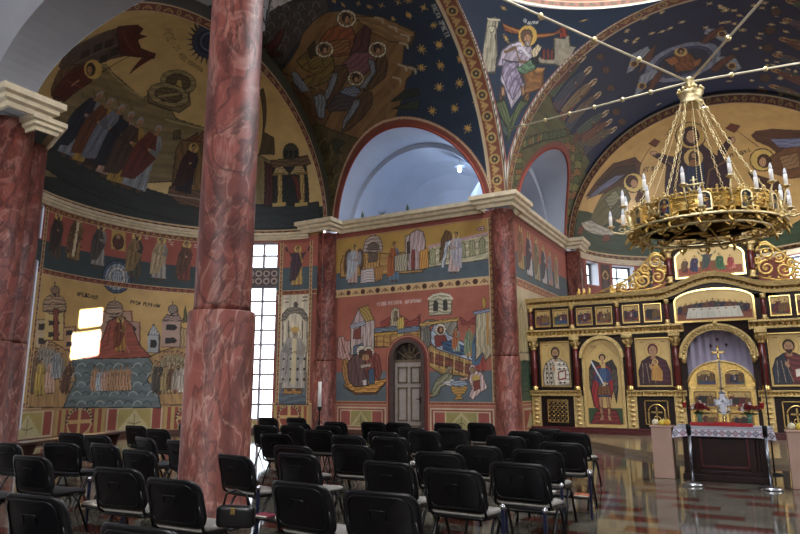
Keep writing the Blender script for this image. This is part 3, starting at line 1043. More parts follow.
'C': '''
p 86744a 532 114 519 191 479 314 391 393 489 444 623 442 778 428 802 466 852 482 963 399 1117 388 1168 381 1173 217 557 54
l 6b5c3a 5 446 329 506 312
l 6b5c3a 5 504 349 562 327
l 6b5c3a 5 560 366 616 340
l 6b5c3a 5 615 380 670 350
l 6b5c3a 5 671 392 724 359
l 6b5c3a 5 728 403 778 366
l a8945e 7 396 392 494 442 779 427
l a8945e 8 918 386 1118 385
p 5a4a40 326 328 265 353 247 426 209 499 210 552 506 515 469 463 459 403 444 340
p 2e2624 329 402 333 423 383 414 372 393
p 2e2624 319 439 318 460 377 452 369 432
p 2e2624 318 471 313 491 378 484 374 464
p 2e2624 418 444 422 465 471 451 459 431
p 2e2624 404 479 403 500 461 488 453 467
l 8a7868 6 265 353 209 499 210 552
l 8a7868 5 377 362 383 533
p 6b5030 411 275 350 324 365 364 415 388 496 359 498 291 468 262
p 5a2018 196 498 202 551 264 571 329 562 370 583 390 556 484 553 594 578 629 563 526 519 477 495 353 504
l 7c3a2c 5 251 518 503 533
l 3a2018 6 516 349 516 512
p 5a1c16 628 472 577 536 622 567 624 505
p 5a1f14 427 268 408 318 395 361 415 405 498 410 525 376 504 311 503 283
p gd9b04e 502 427 521 416 529 404 525 392 510 384 488 380 463 381 438 386 418 394 406 405 407 417 421 426 445 432 475 433
p 3a2418 478 412 491 405 498 398 498 392 491 388 479 386 463 388 447 392 433 397 424 403 423 409 429 414 443 416 460 415
p b3835a 474 403 483 399 489 394 489 390 485 388 476 387 466 388 454 391 445 395 438 399 437 403 442 406 450 407 462 406
l 7c3a2c 5 424 328 518 348
l b3835a 8 470 332 472 355
p 7d6c44 774 456 781 474 828 490 786 538 956 545 1007 464 966 422 814 421
p 9c8a58 1002 540 996 519 971 501 934 489 890 485 847 489 809 500 782 517 773 537 786 557 824 573 881 580 940 575 984 561
p 5f5032 967 538 964 524 947 512 921 504 889 501 858 503 831 511 814 522 809 536 821 549 848 559 886 563 924 561 953 552
p b99c50 890 508 876 539 896 544 930 518
p 9c8a58 990 482 983 462 957 445 919 434 875 429 832 432 797 442 775 458 772 477 790 496 830 511 883 517 936 514 974 500
p 5f5032 955 480 951 467 933 456 907 449 876 446 845 447 821 453 807 463 807 475 822 487 849 496 884 500 918 498 944 491
l 9c8a58 9 838 454 927 491
p 5f5032 975 323 970 353 995 364 1005 330
p 6b3a28 1011 301 1031 335 1071 368 1080 314
p 7a4a30 1084 288 1056 324 1089 371 1167 402 1171 299
p 34405c 1106 759 1595 740 1113 745
p 34405c 1113 745 1393 717 1098 731
p 34405c 1098 731 1282 693 1074 719
p 34405c 1074 719 1203 671 1045 708
p 34405c 1045 708 1138 654 1012 700
p 34405c 1012 700 1077 641 976 694
p 34405c 976 694 1018 634 937 692
p 34405c 936 692 958 633 893 691
p 34405c 893 691 893 637 845 694
p 34405c 845 694 822 646 791 699
p 34405c 790 699 738 658 729 705
p 34405c 728 705 635 671 656 712
p 34405c 656 712 505 685 571 720
p 34405c 571 720 344 694 474 727
p 34405c 473 727 166 696 366 733
p 34405c 365 733 0 690 256 738
p 34405c 255 738 -132 682 154 742
p 34405c 153 742 -232 674 68 746
p 34405c 67 747 -310 673 4 752
p 34405c 3 752 -379 680 -31 760
p 34405c -31 760 -453 696 -4 769
p 34405c -3 770 2171 780 346 778
p 34405c 352 778 2171 763 1004 772
p 34405c 1006 772 2007 752 1105 759
p 34405c 1494 760 1257 725 1151 694 1064 672 977 662 882 665 766 677 609 695 388 711 124 717 -96 715 -250 719 -384 736 2171 779
p 1d2b50 1196 760 1147 733 1088 709 1024 692 953 684 871 686 772 695 643 708 470 722 259 731 60 737 -88 745 -184 760 -68 783
p 6c7c96 1078 758 1089 735 1053 715 1001 701 938 694 864 695 774 702 660 714 514 726 339 736 170 744 51 753 40 766 669 777
p 1d2b50 982 755 1025 737 1010 722 971 710 919 704 855 705 776 710 680 719 563 730 431 740 310 748 248 757 344 767 744 768
t ХРИСТОС 250 627 254 7 20.9 2a1a12 1
t І 532 633 38 -1 17.5 2a1a12 1
t ДУХ 591 633 92 -4 18.9 2a1a12 1
t НЕБЕС 714 627 111 -13 13.6 2a1a12 1
t ОСВЯТИТЕЛЬ 846 615 160 -14 13.9 2a1a12 1
p 26302e 436 86 491 210 585 184 754 153 900 132 1125 108 1129 25 846 51 577 81
f 627 140 602 384 1 7d8794 232a3a n gd9b04e 9aa0a4 1.15
f 691 138 663 384 1 a8812e 6a3a20 n gd9b04e 9aa0a4 1.15
f 733 136 723 384 1 3a201c 6f7787 n gd9b04e 9aa0a4 1.15
f 783 127 776 376 1 b58a74 1f2430 n gd9b04e 9aa0a4 1.15
f 825 112 824 369 1 a8842e 4a3426 n gd9b04e 9aa0a4 1.15
f 877 109 909 364 1 8c949e 6a2a20 n gd9b04e 9aa0a4 1.15
p 6b4a38 997 125 1000 155 1114 159 1119 92 1041 96
l a08a78 5 997 125 1117 122
p 7a5a30 997 287 1011 328 1097 335 1115 151 1007 156
f 1044 130 1065 326 1 241f2a 3f1c1c - gd9b04e 3a2418 1
p 86744a 1258 317 1322 308 1384 276 1368 100 1252 110
p 28343a 1252 118 1554 112 1560 22 1253 26
p 6a5234 1377 281 1433 285 1552 285 1556 254 1510 245 1380 255
p 1d2226 1384 255 1531 250 1512 106 1369 116
p 4a1f1c 1382 265 1352 277 1334 111 1365 111
p b39a68 1376 225 1396 255 1426 257 1449 225 1420 226
p b39a68 1449 225 1480 252 1515 253 1522 223 1491 224
p b0934f 1399 234 1417 233 1404 118 1385 119
l 8a6f38 10 1386 232 1428 232
l c0a258 14 1372 115 1415 117
p b0934f 1493 226 1513 224 1493 111 1472 113
l 8a6f38 10 1479 226 1524 223
l c0a258 14 1458 110 1504 110
p 6a2420 1455 225 1482 212 1483 130 1465 131 1465 188
p 3f4436 1516 304 1507 291 1493 282 1477 278 1461 280 1449 287 1443 298 1443 311 1452 324 1466 333 1483 338 1500 336 1512 328 1518 317
p 3f4436 1443 311 1517 306 1508 284 1437 289
p 15171a 1443 291 1450 311 1458 316 1463 310 1457 292
p 15171a 1466 289 1473 309 1482 314 1486 307 1479 289
p 15171a 1489 286 1496 306 1505 311 1509 305 1502 287
p 57492e 1437 544 1479 552 1375 388 1417 365 1401 304 1334 306
''',
'V': '''
p d3d3d4 -688 1715 -1146 897 -650 1661 -968 881 -1062 855 -1188 840
p 45423f -1210 840 -1073 847 -975 819 -1001 769 -1052 754 -1147 708 -1199 685 -1282 635 -1332 640 -1363 647
l 2f2d2c 4 -1196 852 -1179 864 -639 1714 -1168 858 -1176 842
l 6d6a66 4 -1211 819 -1195 831 -1183 834 -1183 825 -1191 809
l 2f2d2c 4 -1245 796 -1229 808 -1218 811 -631 1748 -1224 786
l 6d6a66 4 -1259 763 -1243 775 -1231 778 -1230 770 -1237 754
l 2f2d2c 4 -1293 740 -1277 752 -1265 755 -1264 747 -1271 731
l 6d6a66 4 -1305 708 -1289 720 -1277 724 -1275 715 -1282 700
l 2f2d2c 4 -1339 685 -1324 697 -1311 701 -1309 692 -1315 677
l 6d6a66 4 -1349 654 -1334 666 -1321 669 -1319 661 -1324 646
l 6d6a66 4 -1173 845 -1157 857 -1146 860 -1146 851 -1154 835
l 2f2d2c 4 -1187 812 -1172 824 -1160 827 -1159 818 -1167 802
l 6d6a66 4 -1221 789 -1205 801 -1194 804 -1193 795 -1200 780
l 2f2d2c 4 -1234 757 -1218 769 -1207 772 -1205 763 -1212 748
l 6d6a66 4 -1267 734 -1252 746 -1240 749 -1238 740 -1245 725
l 2f2d2c 4 -1278 702 -1263 714 -1251 717 -1249 709 -1255 694
l 6d6a66 4 -1312 679 -1296 691 -1285 695 -1282 686 -1288 671
l 2f2d2c 4 -1150 837 -1135 849 -1124 852 -1123 843 -1131 828
l 6d6a66 4 -1164 805 -1149 817 -1138 820 -1136 811 -1144 796
l 2f2d2c 4 -1197 782 -1181 794 -1170 797 -1169 788 -1176 773
l 6d6a66 4 -1209 750 -1193 762 -1182 765 -1180 757 -1187 742
l 2f2d2c 4 -1242 728 -1226 740 -1215 743 -1213 734 -1219 719
l 6d6a66 4 -1252 696 -1237 708 -1225 711 -1223 703 -1229 688
l 2f2d2c 4 -1285 674 -1270 686 -1258 689 -1255 680 -1261 665
l 6d6a66 4 -1128 830 -1113 842 -1102 845 -1101 836 -1109 821
l 2f2d2c 4 -1140 798 -1126 810 -1115 813 -1113 804 -1120 789
l 6d6a66 4 -1173 776 -1158 787 -1147 790 -1145 782 -1152 767
l 2f2d2c 4 -1184 744 -1169 756 -1158 759 -1156 750 -1162 735
l 6d6a66 4 -1216 722 -1201 733 -1190 736 -1188 728 -1194 713
l 2f2d2c 4 -1105 823 -1091 835 -1080 838 -1079 829 -1086 814
l 6d6a66 4 -1117 792 -1103 803 -1092 806 -1090 798 -1097 782
l 2f2d2c 4 -1149 769 -1134 781 -1123 784 -1121 775 -1128 760
l 6d6a66 4 -1159 738 -1145 750 -1134 753 -1132 744 -1137 729
l 2f2d2c 4 -1191 716 -1176 727 -1165 730 -1163 722 -1168 707
l 6d6a66 4 -1083 816 -1069 828 -1058 831 -1057 822 -1063 807
l 2f2d2c 4 -1094 785 -1080 797 -1069 800 -1068 791 -1074 776
l 6d6a66 4 -1125 763 -1111 774 -1100 777 -1098 769 -1104 754
l 2f2d2c 4 -1134 732 -1120 743 -1110 746 -1107 738 -1113 723
l 2f2d2c 4 -1061 810 -1047 821 -1036 824 -1035 816 -1041 801
l 6d6a66 4 -1071 779 -1057 790 -1047 793 -1045 785 -1051 770
l 2f2d2c 4 -1101 757 -1087 768 -1077 771 -1074 763 -1080 748
l 6d6a66 4 -1038 803 -1025 815 -1014 817 -1013 809 -1019 794
l 2f2d2c 4 -1048 772 -1034 784 -1024 787 -1022 778 -1028 764
l 6d6a66 4 -1077 750 -1064 762 -1053 765 -1051 756 -1056 742
p 3a3522 -1361 649 -1279 640 -1283 566 -1267 431 -1339 326 -1350 217 -1468 323 -1388 573
l 55502e 5 -1354 587 -1323 578 -1312 541
l 55502e 5 -1360 538 -1324 537 -1315 497
l 55502e 5 -1364 489 -1323 497 -1316 453
l 55502e 5 -1365 441 -1319 456 -1314 410
l 55502e 5 -1362 393 -1313 416 -1309 366
l 55502e 5 -1356 344 -1305 376 -1303 323
p 8a6434 -1293 621 -1236 650 -1175 688 -1133 726 -1060 758 -1009 768 -962 753 -910 713 -865 692 -831 649 -791 607 -826 573 -848 574 -880 520 -844 505 -861 483 -887 469 -913 427 -966 363 -998 339 -1085 340 -1121 317 -1250 220 -1332 234 -1325 359 -1343 449 -1323 578
p 96723f -943 722 -866 690 -794 610 -829 578 -883 605 -930 663
p 6e4a26 -1293 569 -1190 508 -1194 435 -1272 369 -1320 422
l 8f6c40 7 -1154 698 -1076 734 -996 732
l 8f6c40 7 -917 701 -905 654 -866 620
l 8f6c40 7 -913 544 -882 516 -899 462
l 8f6c40 7 -1047 461 -1031 397 -1092 351
l 8f6c40 7 -1208 658 -1231 574 -1210 513
l 8f6c40 7 -975 522 -947 446 -998 370
l b8a888 7 -861 654 -843 641 -848 628
l b8a888 7 -838 616 -820 603 -824 590
l b8a888 7 -855 591 -836 578 -840 566
l b8a888 7 -885 696 -868 683 -873 670
l b8a888 7 -865 506 -845 494 -848 481
l b8a888 7 -892 524 -872 511 -875 498
l b8a888 7 -928 489 -907 477 -910 464
p 1f2a20 -971 412 -910 436 -861 433 -859 410 -920 410
p 2f3a22 -970 388 -904 397 -865 392 -885 364
p 9a4f24 -1052 707 -1008 713 -971 697 -978 658 -1021 603 -1075 609 -1126 631 -1132 655 -1089 686
p 8f5a2c -1070 668 -1004 656 -1024 609 -1099 622
p 5a2f30 -978 658 -928 683 -920 659 -965 601 -1012 553 -1064 545 -1047 584
p 7a6226 -1221 639 -1169 657 -1120 640 -1091 609 -1114 562 -1149 540 -1199 532 -1255 536 -1252 569 -1187 572 -1220 604
p 7a6328 -1179 643 -1126 631 -1141 591 -1194 596
p 3a2a1a -1158 665 -1117 685 -1129 643 -1172 629
p 7f8894 -1268 605 -1248 601 -1241 521 -1274 525 -1283 566
p 84505a -1071 581 -1014 606 -961 589 -962 549 -1016 524 -1077 530
p 5e4024 -953 566 -920 571 -924 538 -954 496 -1021 469 -1052 472 -979 513
p 7f8894 -982 570 -965 560 -975 522 -1038 479 -1063 483 -994 525
p 5e4024 -1104 580 -1064 574 -1070 544 -1111 508 -1195 456 -1220 441 -1165 512
p 7f8894 -1129 555 -1106 557 -1130 524 -1200 468 -1201 489
p 6f7c90 -1136 494 -1072 498 -1057 473 -1095 452 -1121 467
p 4a3f46 -1210 449 -1143 490 -1092 457 -1091 431 -1132 420 -1207 433
p 5e4024 -1099 443 -1043 470 -1021 459 -1038 419 -1092 381 -1173 350 -1190 352 -1140 402
p 7f8894 -1097 448 -1075 447 -1087 425 -1162 376 -1189 353 -1169 388
p 7f8894 -1241 500 -1206 501 -1195 477 -1239 414 -1262 417
p e6d8b0 -941 712 -952 701 -966 694 -982 692 -995 697 -1003 707 -1004 721 -998 735 -987 747 -972 754 -957 755 -945 750 -937 739 -936 726
p a07a48 -948 715 -956 707 -967 701 -978 701 -988 704 -994 712 -995 722 -991 732 -983 741 -972 746 -961 746 -951 742 -946 735 -944 725
p 3a2218 -957 721 -962 715 -969 711 -976 710 -982 712 -985 717 -985 723 -982 730 -976 737 -969 741 -962 742 -957 739 -954 734 -954 728
p b88a60 -962 716 -966 711 -971 708 -976 707 -980 709 -981 712 -981 717 -979 722 -974 727 -970 730 -965 731 -961 730 -960 726 -960 721
p e6d8b0 -1074 636 -1085 625 -1099 619 -1114 617 -1127 621 -1136 630 -1138 643 -1133 656 -1122 667 -1107 673 -1092 675 -1079 670 -1072 661 -1070 649
p a07a48 -1082 639 -1089 631 -1100 626 -1111 625 -1121 628 -1128 635 -1129 644 -1125 653 -1117 661 -1107 666 -1095 667 -1086 664 -1080 657 -1078 648
p 3a2218 -1091 644 -1096 638 -1103 634 -1109 633 -1115 635 -1118 639 -1119 646 -1116 652 -1110 658 -1104 662 -1097 663 -1091 661 -1088 656 -1088 650
p b88a60 -1096 639 -1100 634 -1104 631 -1109 630 -1113 632 -1115 635 -1115 639 -1112 644 -1108 649 -1104 652 -1099 653 -1095 652 -1093 648 -1094 644
p e6d8b0 -906 582 -915 572 -927 565 -942 564 -954 568 -963 576 -967 588 -963 600 -954 611 -941 617 -927 619 -915 615 -906 606 -903 595
p a07a48 -913 585 -920 577 -929 572 -940 571 -949 574 -956 580 -958 589 -956 598 -949 606 -940 610 -929 611 -920 608 -914 602 -911 593
p 3a2218 -922 589 -927 584 -933 580 -939 579 -944 581 -948 585 -949 591 -947 597 -943 603 -937 606 -930 607 -925 606 -921 601 -920 596
p b88a60 -927 585 -930 580 -934 578 -938 577 -942 578 -944 581 -944 585 -943 590 -940 594 -936 597 -931 598 -928 597 -926 594 -925 589
p e6d8b0 -1027 511 -1035 501 -1047 495 -1061 493 -1074 497 -1083 505 -1086 515 -1083 527 -1075 536 -1062 543 -1049 544 -1037 541 -1028 533 -1025 522
p a07a48 -1034 513 -1040 506 -1049 501 -1059 500 -1069 503 -1076 509 -1078 516 -1076 525 -1070 532 -1061 536 -1051 537 -1041 535 -1035 529 -1032 521
p 3a2218 -1043 518 -1047 512 -1053 509 -1059 508 -1064 509 -1068 513 -1069 518 -1067 524 -1063 529 -1057 533 -1051 534 -1046 532 -1042 529 -1041 523
p b88a60 -1047 513 -1050 509 -1054 506 -1058 505 -1062 506 -1064 509 -1064 512 -1063 517 -1060 521 -1056 524 -1052 525 -1048 524 -1046 521 -1046 517
l 5a2f1c 9 -1301 616 -1288 598
l 5a2f1c 9 -1290 530 -1274 513
l 5a2f1c 9 -1272 506 -1256 489
l 5a2f1c 9 -1267 429 -1248 412
p 5f1f1c -1291 725 -1249 734 -1194 764 -1175 762 -1220 723 -1280 696
p 4a2018 -1307 705 -1246 683 -1257 669 -1316 683
p 2d3a26 -1259 356 -1224 369 -1213 336 -1195 322 -1243 321
s c79a45 15 -734 676
s c79a45 15 -672 628
s c79a45 15 -787 668
s c79a45 15 -731 612
s c79a45 19 -677 559
s c79a45 19 -740 549
s c79a45 19 -798 551
s c79a45 19 -823 494
s c79a45 19 -760 484
s c79a45 19 -692 487
s c79a45 19 -720 415
s c79a45 19 -789 418
s c79a45 19 -835 350
s c79a45 19 -759 341
s c79a45 19 -681 346
s c79a45 19 -731 269
s c79a45 15 -763 715
s c79a45 19 -743 186
s c79a45 12 -794 719
s c79a45 12 -785 667
s c79a45 12 -836 673
s c79a45 12 -881 736
s c79a45 12 -904 760
s c79a45 12 -949 773
s c79a45 12 -845 727
s c79a45 12 -965 797
t ПАСХА_ХРИСТА -710 676 -1 -113 13.2 a9a9a4 1
p 574a24 -1369 42 -1336 164 -1351 292 -1343 375 -1280 404 -1205 356 -1148 324 -1108 306 -1171 248 -1252 150 -1288 31
l 3a3420 7 -1345 316 -1326 344 -1303 352 -1291 335 -1294 312
l 75652f 7 -1306 308 -1288 336 -1265 344 -1252 327 -1256 305
l 3a3420 7 -1267 301 -1249 328 -1227 336 -1215 319 -1218 297
l 75652f 7 -1353 273 -1335 302 -1313 310 -1299 293 -1302 270
l 3a3420 7 -1313 266 -1296 294 -1274 302 -1260 285 -1262 263
l 75652f 7 -1273 259 -1257 287 -1235 295 -1222 278 -1223 256
l 3a3420 7 -1358 230 -1342 259 -1320 267 -1305 250 -1307 227
l 75652f 7 -1318 223 -1302 252 -1280 260 -1266 243 -1267 220
l 3a3420 7 -1278 216 -1263 244 -1241 253 -1227 236 -1227 214
l 75652f 7 -1362 187 -1347 216 -1325 224 -1309 207 -1310 184
l 3a3420 7 -1320 180 -1307 209 -1285 217 -1269 200 -1269 178
l 75652f 7 -1280 173 -1266 202 -1245 210 -1230 194 -1229 171
l 3a3420 7 -1363 143 -1350 172 -1328 181 -1311 164 -1310 141
l 75652f 7 -1321 136 -1308 165 -1287 174 -1271 157 -1269 134
l 3a3420 7 -1280 130 -1268 159 -1247 168 -1231 151 -1229 128
l 75652f 7 -1361 98 -1350 128 -1328 137 -1311 120 -1309 97
l 3a3420 7 -1319 92 -1308 122 -1287 131 -1270 114 -1267 91
l 75652f 7 -1278 86 -1267 115 -1247 125 -1230 108 -1227 85
l 3a3420 7 -1357 53 -1347 83 -1326 93 -1308 76 -1304 52
l 75652f 7 -1315 47 -1305 77 -1285 87 -1267 70 -1263 46
l 3a3420 7 -1273 41 -1264 71 -1244 81 -1226 64 -1223 41
p 2d3a26 -1242 323 -1214 333 -1187 312 -1226 299 -1216 277 -1243 287
''',
'E': '''
p 5d5a30 1794 163 1760 270 1774 333 1841 404 1941 387 2073 390 2287 365 2556 326 2635 146 1829 -46
p 5d5a30 1872 13 1866 123 1866 198 1905 241 2057 329 2218 394 2494 373 2512 301 2503 187 2497 -14 2452 -23
p 7c7a38 1889 49 1887 71 1915 86 1949 86 1954 69
p 4a5a34 1884 227 1867 245 1884 259 1916 261 1933 247
p 8a5a2a 2252 328 2222 345 2237 360 2278 364 2307 350
p 4a5a34 2355 328 2322 346 2337 362 2381 365 2414 352
p 4a5a34 1837 192 1823 210 1841 224 1872 225 1887 211
p 8a5a2a 2205 322 2176 339 2191 354 2230 357 2259 344
p 8a5a2a 1885 67 1882 88 1908 103 1942 104 1949 86
p 4a5a34 1910 240 1892 257 1908 271 1941 273 1959 260
p 7c7a38 2293 302 2264 320 2281 336 2323 339 2352 325
p 7c7a38 2387 305 2355 324 2373 340 2419 343 2450 329
p 8a5a2a 1855 202 1840 219 1858 233 1889 235 1905 221
p 4a5a34 2243 301 2215 319 2232 334 2273 338 2301 324
p 4a5a34 1880 84 1875 105 1901 120 1934 120 1942 104
p 4a5a34 1936 252 1917 269 1933 283 1966 285 1986 272
p 4a5a34 2332 275 2304 294 2323 310 2368 313 2396 298
p 8a5a2a 2418 281 2388 300 2408 317 2455 320 2486 305
p 7c7a38 1872 212 1857 229 1874 243 1906 245 1923 231
p 7c7a38 2281 279 2253 298 2272 314 2315 317 2342 302
p 7c7a38 1874 101 1867 121 1891 136 1925 137 1934 120
p 4a5a34 1962 265 1942 281 1957 295 1991 298 2012 285
p 8a5a2a 2368 246 2342 266 2364 283 2410 286 2437 270
p 4a5a34 2447 256 2418 276 2441 293 2489 296 2519 280
p 4a5a34 1890 222 1873 239 1891 253 1923 255 1940 242
p 8a5a2a 2317 256 2291 276 2311 292 2356 295 2383 279
p 8a5a2a 1867 117 1858 137 1881 152 1914 153 1925 137
p 4a5a34 1988 277 1966 294 1981 308 2016 311 2037 298
p 7c7a38 2401 216 2377 237 2402 254 2450 257 2476 240
p 7c7a38 2473 230 2446 251 2471 268 2521 271 2549 254
p 8a5a2a 1907 232 1890 249 1907 263 1940 265 1957 252
p 4a5a34 2352 232 2327 252 2350 269 2396 272 2422 256
p 4a5a34 1858 133 1848 153 1870 167 1903 168 1914 153
p 4a5a34 2014 290 1991 306 2005 321 2040 323 2063 311
p 4a5a34 2430 184 2409 207 2437 224 2486 226 2510 208
p 8a5a2a 2495 202 2471 224 2499 242 2551 245 2577 227
p 7c7a38 1925 242 1906 259 1923 273 1956 276 1975 262
p 7c7a38 2384 207 2361 228 2387 245 2434 247 2459 230
p 7c7a38 1848 149 1838 168 1858 182 1890 183 1903 168
p 4a5a34 2039 303 2015 319 2029 333 2065 336 2088 324
p 8a5a2a 2453 151 2436 174 2468 192 2518 194 2539 175
p 4a5a34 2514 173 2493 197 2524 215 2577 217 2600 198
p 4a5a34 1942 252 1923 269 1939 283 1972 286 1992 272
p 8a5a2a 2413 180 2393 202 2422 220 2471 222 2493 204
p 8a5a2a 1838 164 1826 183 1846 197 1877 198 1890 183
p 4a5a34 2065 315 2039 332 2053 346 2089 349 2114 337
p 7c7a38 2469 115 2457 140 2493 158 2545 160 2562 140
p 7c7a38 2528 143 2511 168 2545 186 2598 188 2619 168
p 8a5a2a 1959 262 1939 279 1954 293 1988 296 2008 283
p 4a5a34 2439 152 2422 175 2454 193 2504 195 2524 176
p 4a5a34 1826 179 1814 197 1832 211 1863 212 1877 198
p 4a5a34 2090 328 2063 344 2076 359 2113 362 2139 350
p 4a5a34 2478 77 2471 104 2512 123 2564 123 2577 102
p 8a5a2a 2536 112 2523 137 2561 156 2616 158 2633 137
p 7c7a38 1976 273 1954 289 1970 303 2004 306 2025 293
p 7c7a38 2461 122 2447 147 2482 165 2534 166 2551 147
p 7c7a38 1814 193 1800 211 1818 225 1849 226 1863 212
p 4a5a34 2115 342 2087 357 2099 372 2136 375 2163 363
p 8a5a2a 2477 38 2477 66 2522 85 2575 85 2582 63
p 4a5a34 2538 79 2530 106 2572 125 2627 126 2640 104
p 4a5a34 1992 283 1970 299 1985 314 2019 316 2041 303
p 8a5a2a 2477 91 2468 117 2507 136 2559 137 2574 116
f 1868 394 1857 560 1 4a5a40 6a3a2c b e0c89a 3a2418 1.25
f 1951 382 1942 560 1 5a4a58 3f4a5a b e0c89a 3a2418 1.25
f 2034 378 2029 556 1 7a4a30 8a7048 b e0c89a 3a2418 1.25
f 2122 373 2126 549 1 3f4a58 6a5440 b e0c89a 3a2418 1.25
f 2229 369 2289 541 1 6a3a2c 4a5a50 b e0c89a 3a2418 1.25
f 2306 368 2372 536 1 5a5440 7a4a34 b e0c89a 3a2418 1.25
f 2371 375 2460 537 1 4a4858 6a5a48 b e0c89a 3a2418 1.25
p 5a3a28 1939 606 1945 603 1947 598 1945 593 1937 588 1927 585 1917 583 1907 584 1901 587 1899 592 1902 597 1909 602 1918 605 1929 607
p 5a3a28 2035 606 2042 602 2045 598 2042 592 2034 587 2023 584 2012 582 2001 583 1995 586 1993 591 1995 596 2003 601 2013 605 2025 606
p 5a3a28 2167 595 2175 592 2178 587 2174 581 2166 576 2154 572 2141 570 2129 572 2122 575 2120 580 2123 586 2131 591 2143 595 2156 596
p 5a3a28 2358 574 2367 570 2370 565 2365 559 2355 553 2341 549 2326 547 2313 549 2304 552 2302 558 2306 564 2316 570 2330 574 2345 575
p 5a3a28 2469 577 2479 573 2482 568 2478 561 2466 555 2451 551 2435 549 2421 551 2412 555 2409 560 2414 567 2424 573 2439 577 2455 578
p 7e86a0 2190 948 2252 940 2314 910 2356 860 2360 803 2323 750 2260 714 2193 702 2140 716 2105 751 2090 798 2091 850 2107 898 2140 932
p 3f4a6e 2201 921 2249 915 2295 891 2324 853 2327 809 2300 768 2254 740 2204 731 2161 741 2132 768 2117 805 2118 846 2132 883 2160 910
p 262c48 2206 907 2245 901 2282 881 2305 849 2307 812 2286 778 2250 755 2208 747 2173 755 2148 777 2135 808 2135 843 2148 874 2172 897
p 8a4a1c 2165 798 2137 820 2168 855 2229 868 2301 856 2276 799
p a8642a 2158 773 2160 811 2212 819 2221 792
p a8642a 2236 855 2224 887 2266 878 2286 857
p gd9b04e 2156 848 2169 845 2176 838 2177 830 2171 822 2159 815 2144 810 2129 810 2117 813 2111 820 2111 828 2116 836 2127 843 2141 847
p 4a2a18 2143 839 2152 837 2158 834 2159 830 2156 825 2149 822 2140 820 2130 820 2121 822 2115 825 2114 830 2117 834 2123 837 2133 839
p a87a52 2149 837 2155 835 2159 833 2160 830 2158 827 2153 825 2147 824 2140 824 2134 825 2130 828 2129 830 2131 833 2135 835 2142 837
p 8c97a6 2125 647 2023 687 2023 739 2072 745 2086 703 2130 675
p 6a3a24 2171 682 2093 709 2040 756 2025 771 2111 740 2152 706
p gc9983a 2107 695 2115 692 2118 687 2116 681 2109 675 2098 670 2086 668 2075 669 2067 672 2064 677 2066 682 2073 688 2083 693 2095 695
p 5a3424 2099 688 2105 687 2108 684 2108 680 2104 677 2098 675 2090 674 2083 675 2077 676 2074 679 2074 683 2078 686 2084 688 2092 689
p 8c97a6 2126 981 2057 967 2026 912 2061 904 2101 937 2148 958
p 6a3a24 2108 889 2056 922 2029 957 2044 967 2099 931 2130 906
p gc9983a 2083 967 2092 966 2100 962 2103 957 2101 951 2095 946 2086 943 2076 942 2066 944 2060 948 2057 953 2058 959 2064 963 2073 966
p 5a3424 2081 961 2088 961 2093 958 2095 956 2094 953 2091 950 2085 948 2078 948 2071 949 2066 951 2064 954 2065 957 2069 959 2074 961
p 8c97a6 2335 1006 2256 989 2227 930 2270 922 2312 957 2365 980
p 6a3a24 2327 906 2261 941 2224 978 2241 990 2310 951 2351 924
p gc9983a 2317 989 2329 987 2339 983 2343 978 2342 971 2336 966 2325 962 2313 961 2301 963 2293 967 2288 973 2289 979 2295 985 2305 988
p 5a3424 2317 983 2325 982 2331 979 2334 976 2334 973 2330 970 2323 968 2314 968 2306 969 2300 971 2297 974 2297 978 2301 980 2308 982
p 8c97a6 2310 642 2192 686 2191 742 2246 748 2264 703 2315 673
p 6a3a24 2363 680 2271 709 2209 760 2191 775 2291 742 2340 707
p gc9983a 2288 694 2298 691 2302 685 2300 679 2292 673 2279 668 2265 666 2252 666 2243 669 2240 675 2242 681 2250 687 2262 692 2275 694
p 5a3424 2280 687 2287 685 2290 682 2290 679 2286 675 2278 673 2270 672 2261 673 2254 675 2251 678 2252 681 2256 684 2263 687 2271 688
s d8bd7c 13 1940 969
s d8bd7c 13 1958 761
s d8bd7c 13 2258 1178
s d8bd7c 13 2306 1083
s d8bd7c 13 2008 974
s d8bd7c 13 2588 871
s d8bd7c 13 1943 993
s d8bd7c 13 2438 1035
s d8bd7c 13 1828 803
s d8bd7c 13 2297 1101
s d8bd7c 13 1968 1102
s d8bd7c 13 1878 697
s d8bd7c 13 2236 1159
s d8bd7c 13 2022 991
s d8bd7c 13 2388 1127
s d8bd7c 13 2064 1013
s d8bd7c 13 2410 1081
s d8bd7c 13 1844 792
s d8bd7c 13 1956 850
s d8bd7c 13 2483 712
s d8bd7c 13 1928 1098
s d8bd7c 13 1923 964
s d8bd7c 13 2171 1014
s d8bd7c 13 1863 803
s d8bd7c 13 1911 957
s d8bd7c 13 2009 958
s d8bd7c 13 2199 1117
s d8bd7c 13 2440 961
s d8bd7c 13 2312 1147
s d8bd7c 13 2519 811
s d8bd7c 13 2314 1170
s d8bd7c 13 1887 931
s d8bd7c 13 1936 973
s d8bd7c 13 2189 991
s d8bd7c 13 1920 1046
s d8bd7c 13 2596 903
s d8bd7c 13 1972 790
s d8bd7c 13 2087 1063
s d8bd7c 13 1974 1007
s d8bd7c 13 2268 1081
s d8bd7c 13 2026 1091
s d8bd7c 13 2271 1112
s d8bd7c 13 1858 755
s d8bd7c 13 2022 912
s d8bd7c 13 1950 715
s d8bd7c 13 2492 1066
s d8bd7c 13 2181 1065
s d8bd7c 13 1927 684
s d8bd7c 13 2116 1057
s d8bd7c 13 2007 1125
s d8bd7c 13 2058 1131
s d8bd7c 13 1822 762
s d8bd7c 13 1933 1066
s d8bd7c 13 2530 1131
s d8bd7c 13 2397 1124
s d8bd7c 13 1960 706
s d8bd7c 13 2556 668
s d8bd7c 13 1970 815
s d8bd7c 13 1905 1072
f 1922 1253 1880 1126 1 6a3a2c 4a5a40 b gb98a45 3a2418 1.2
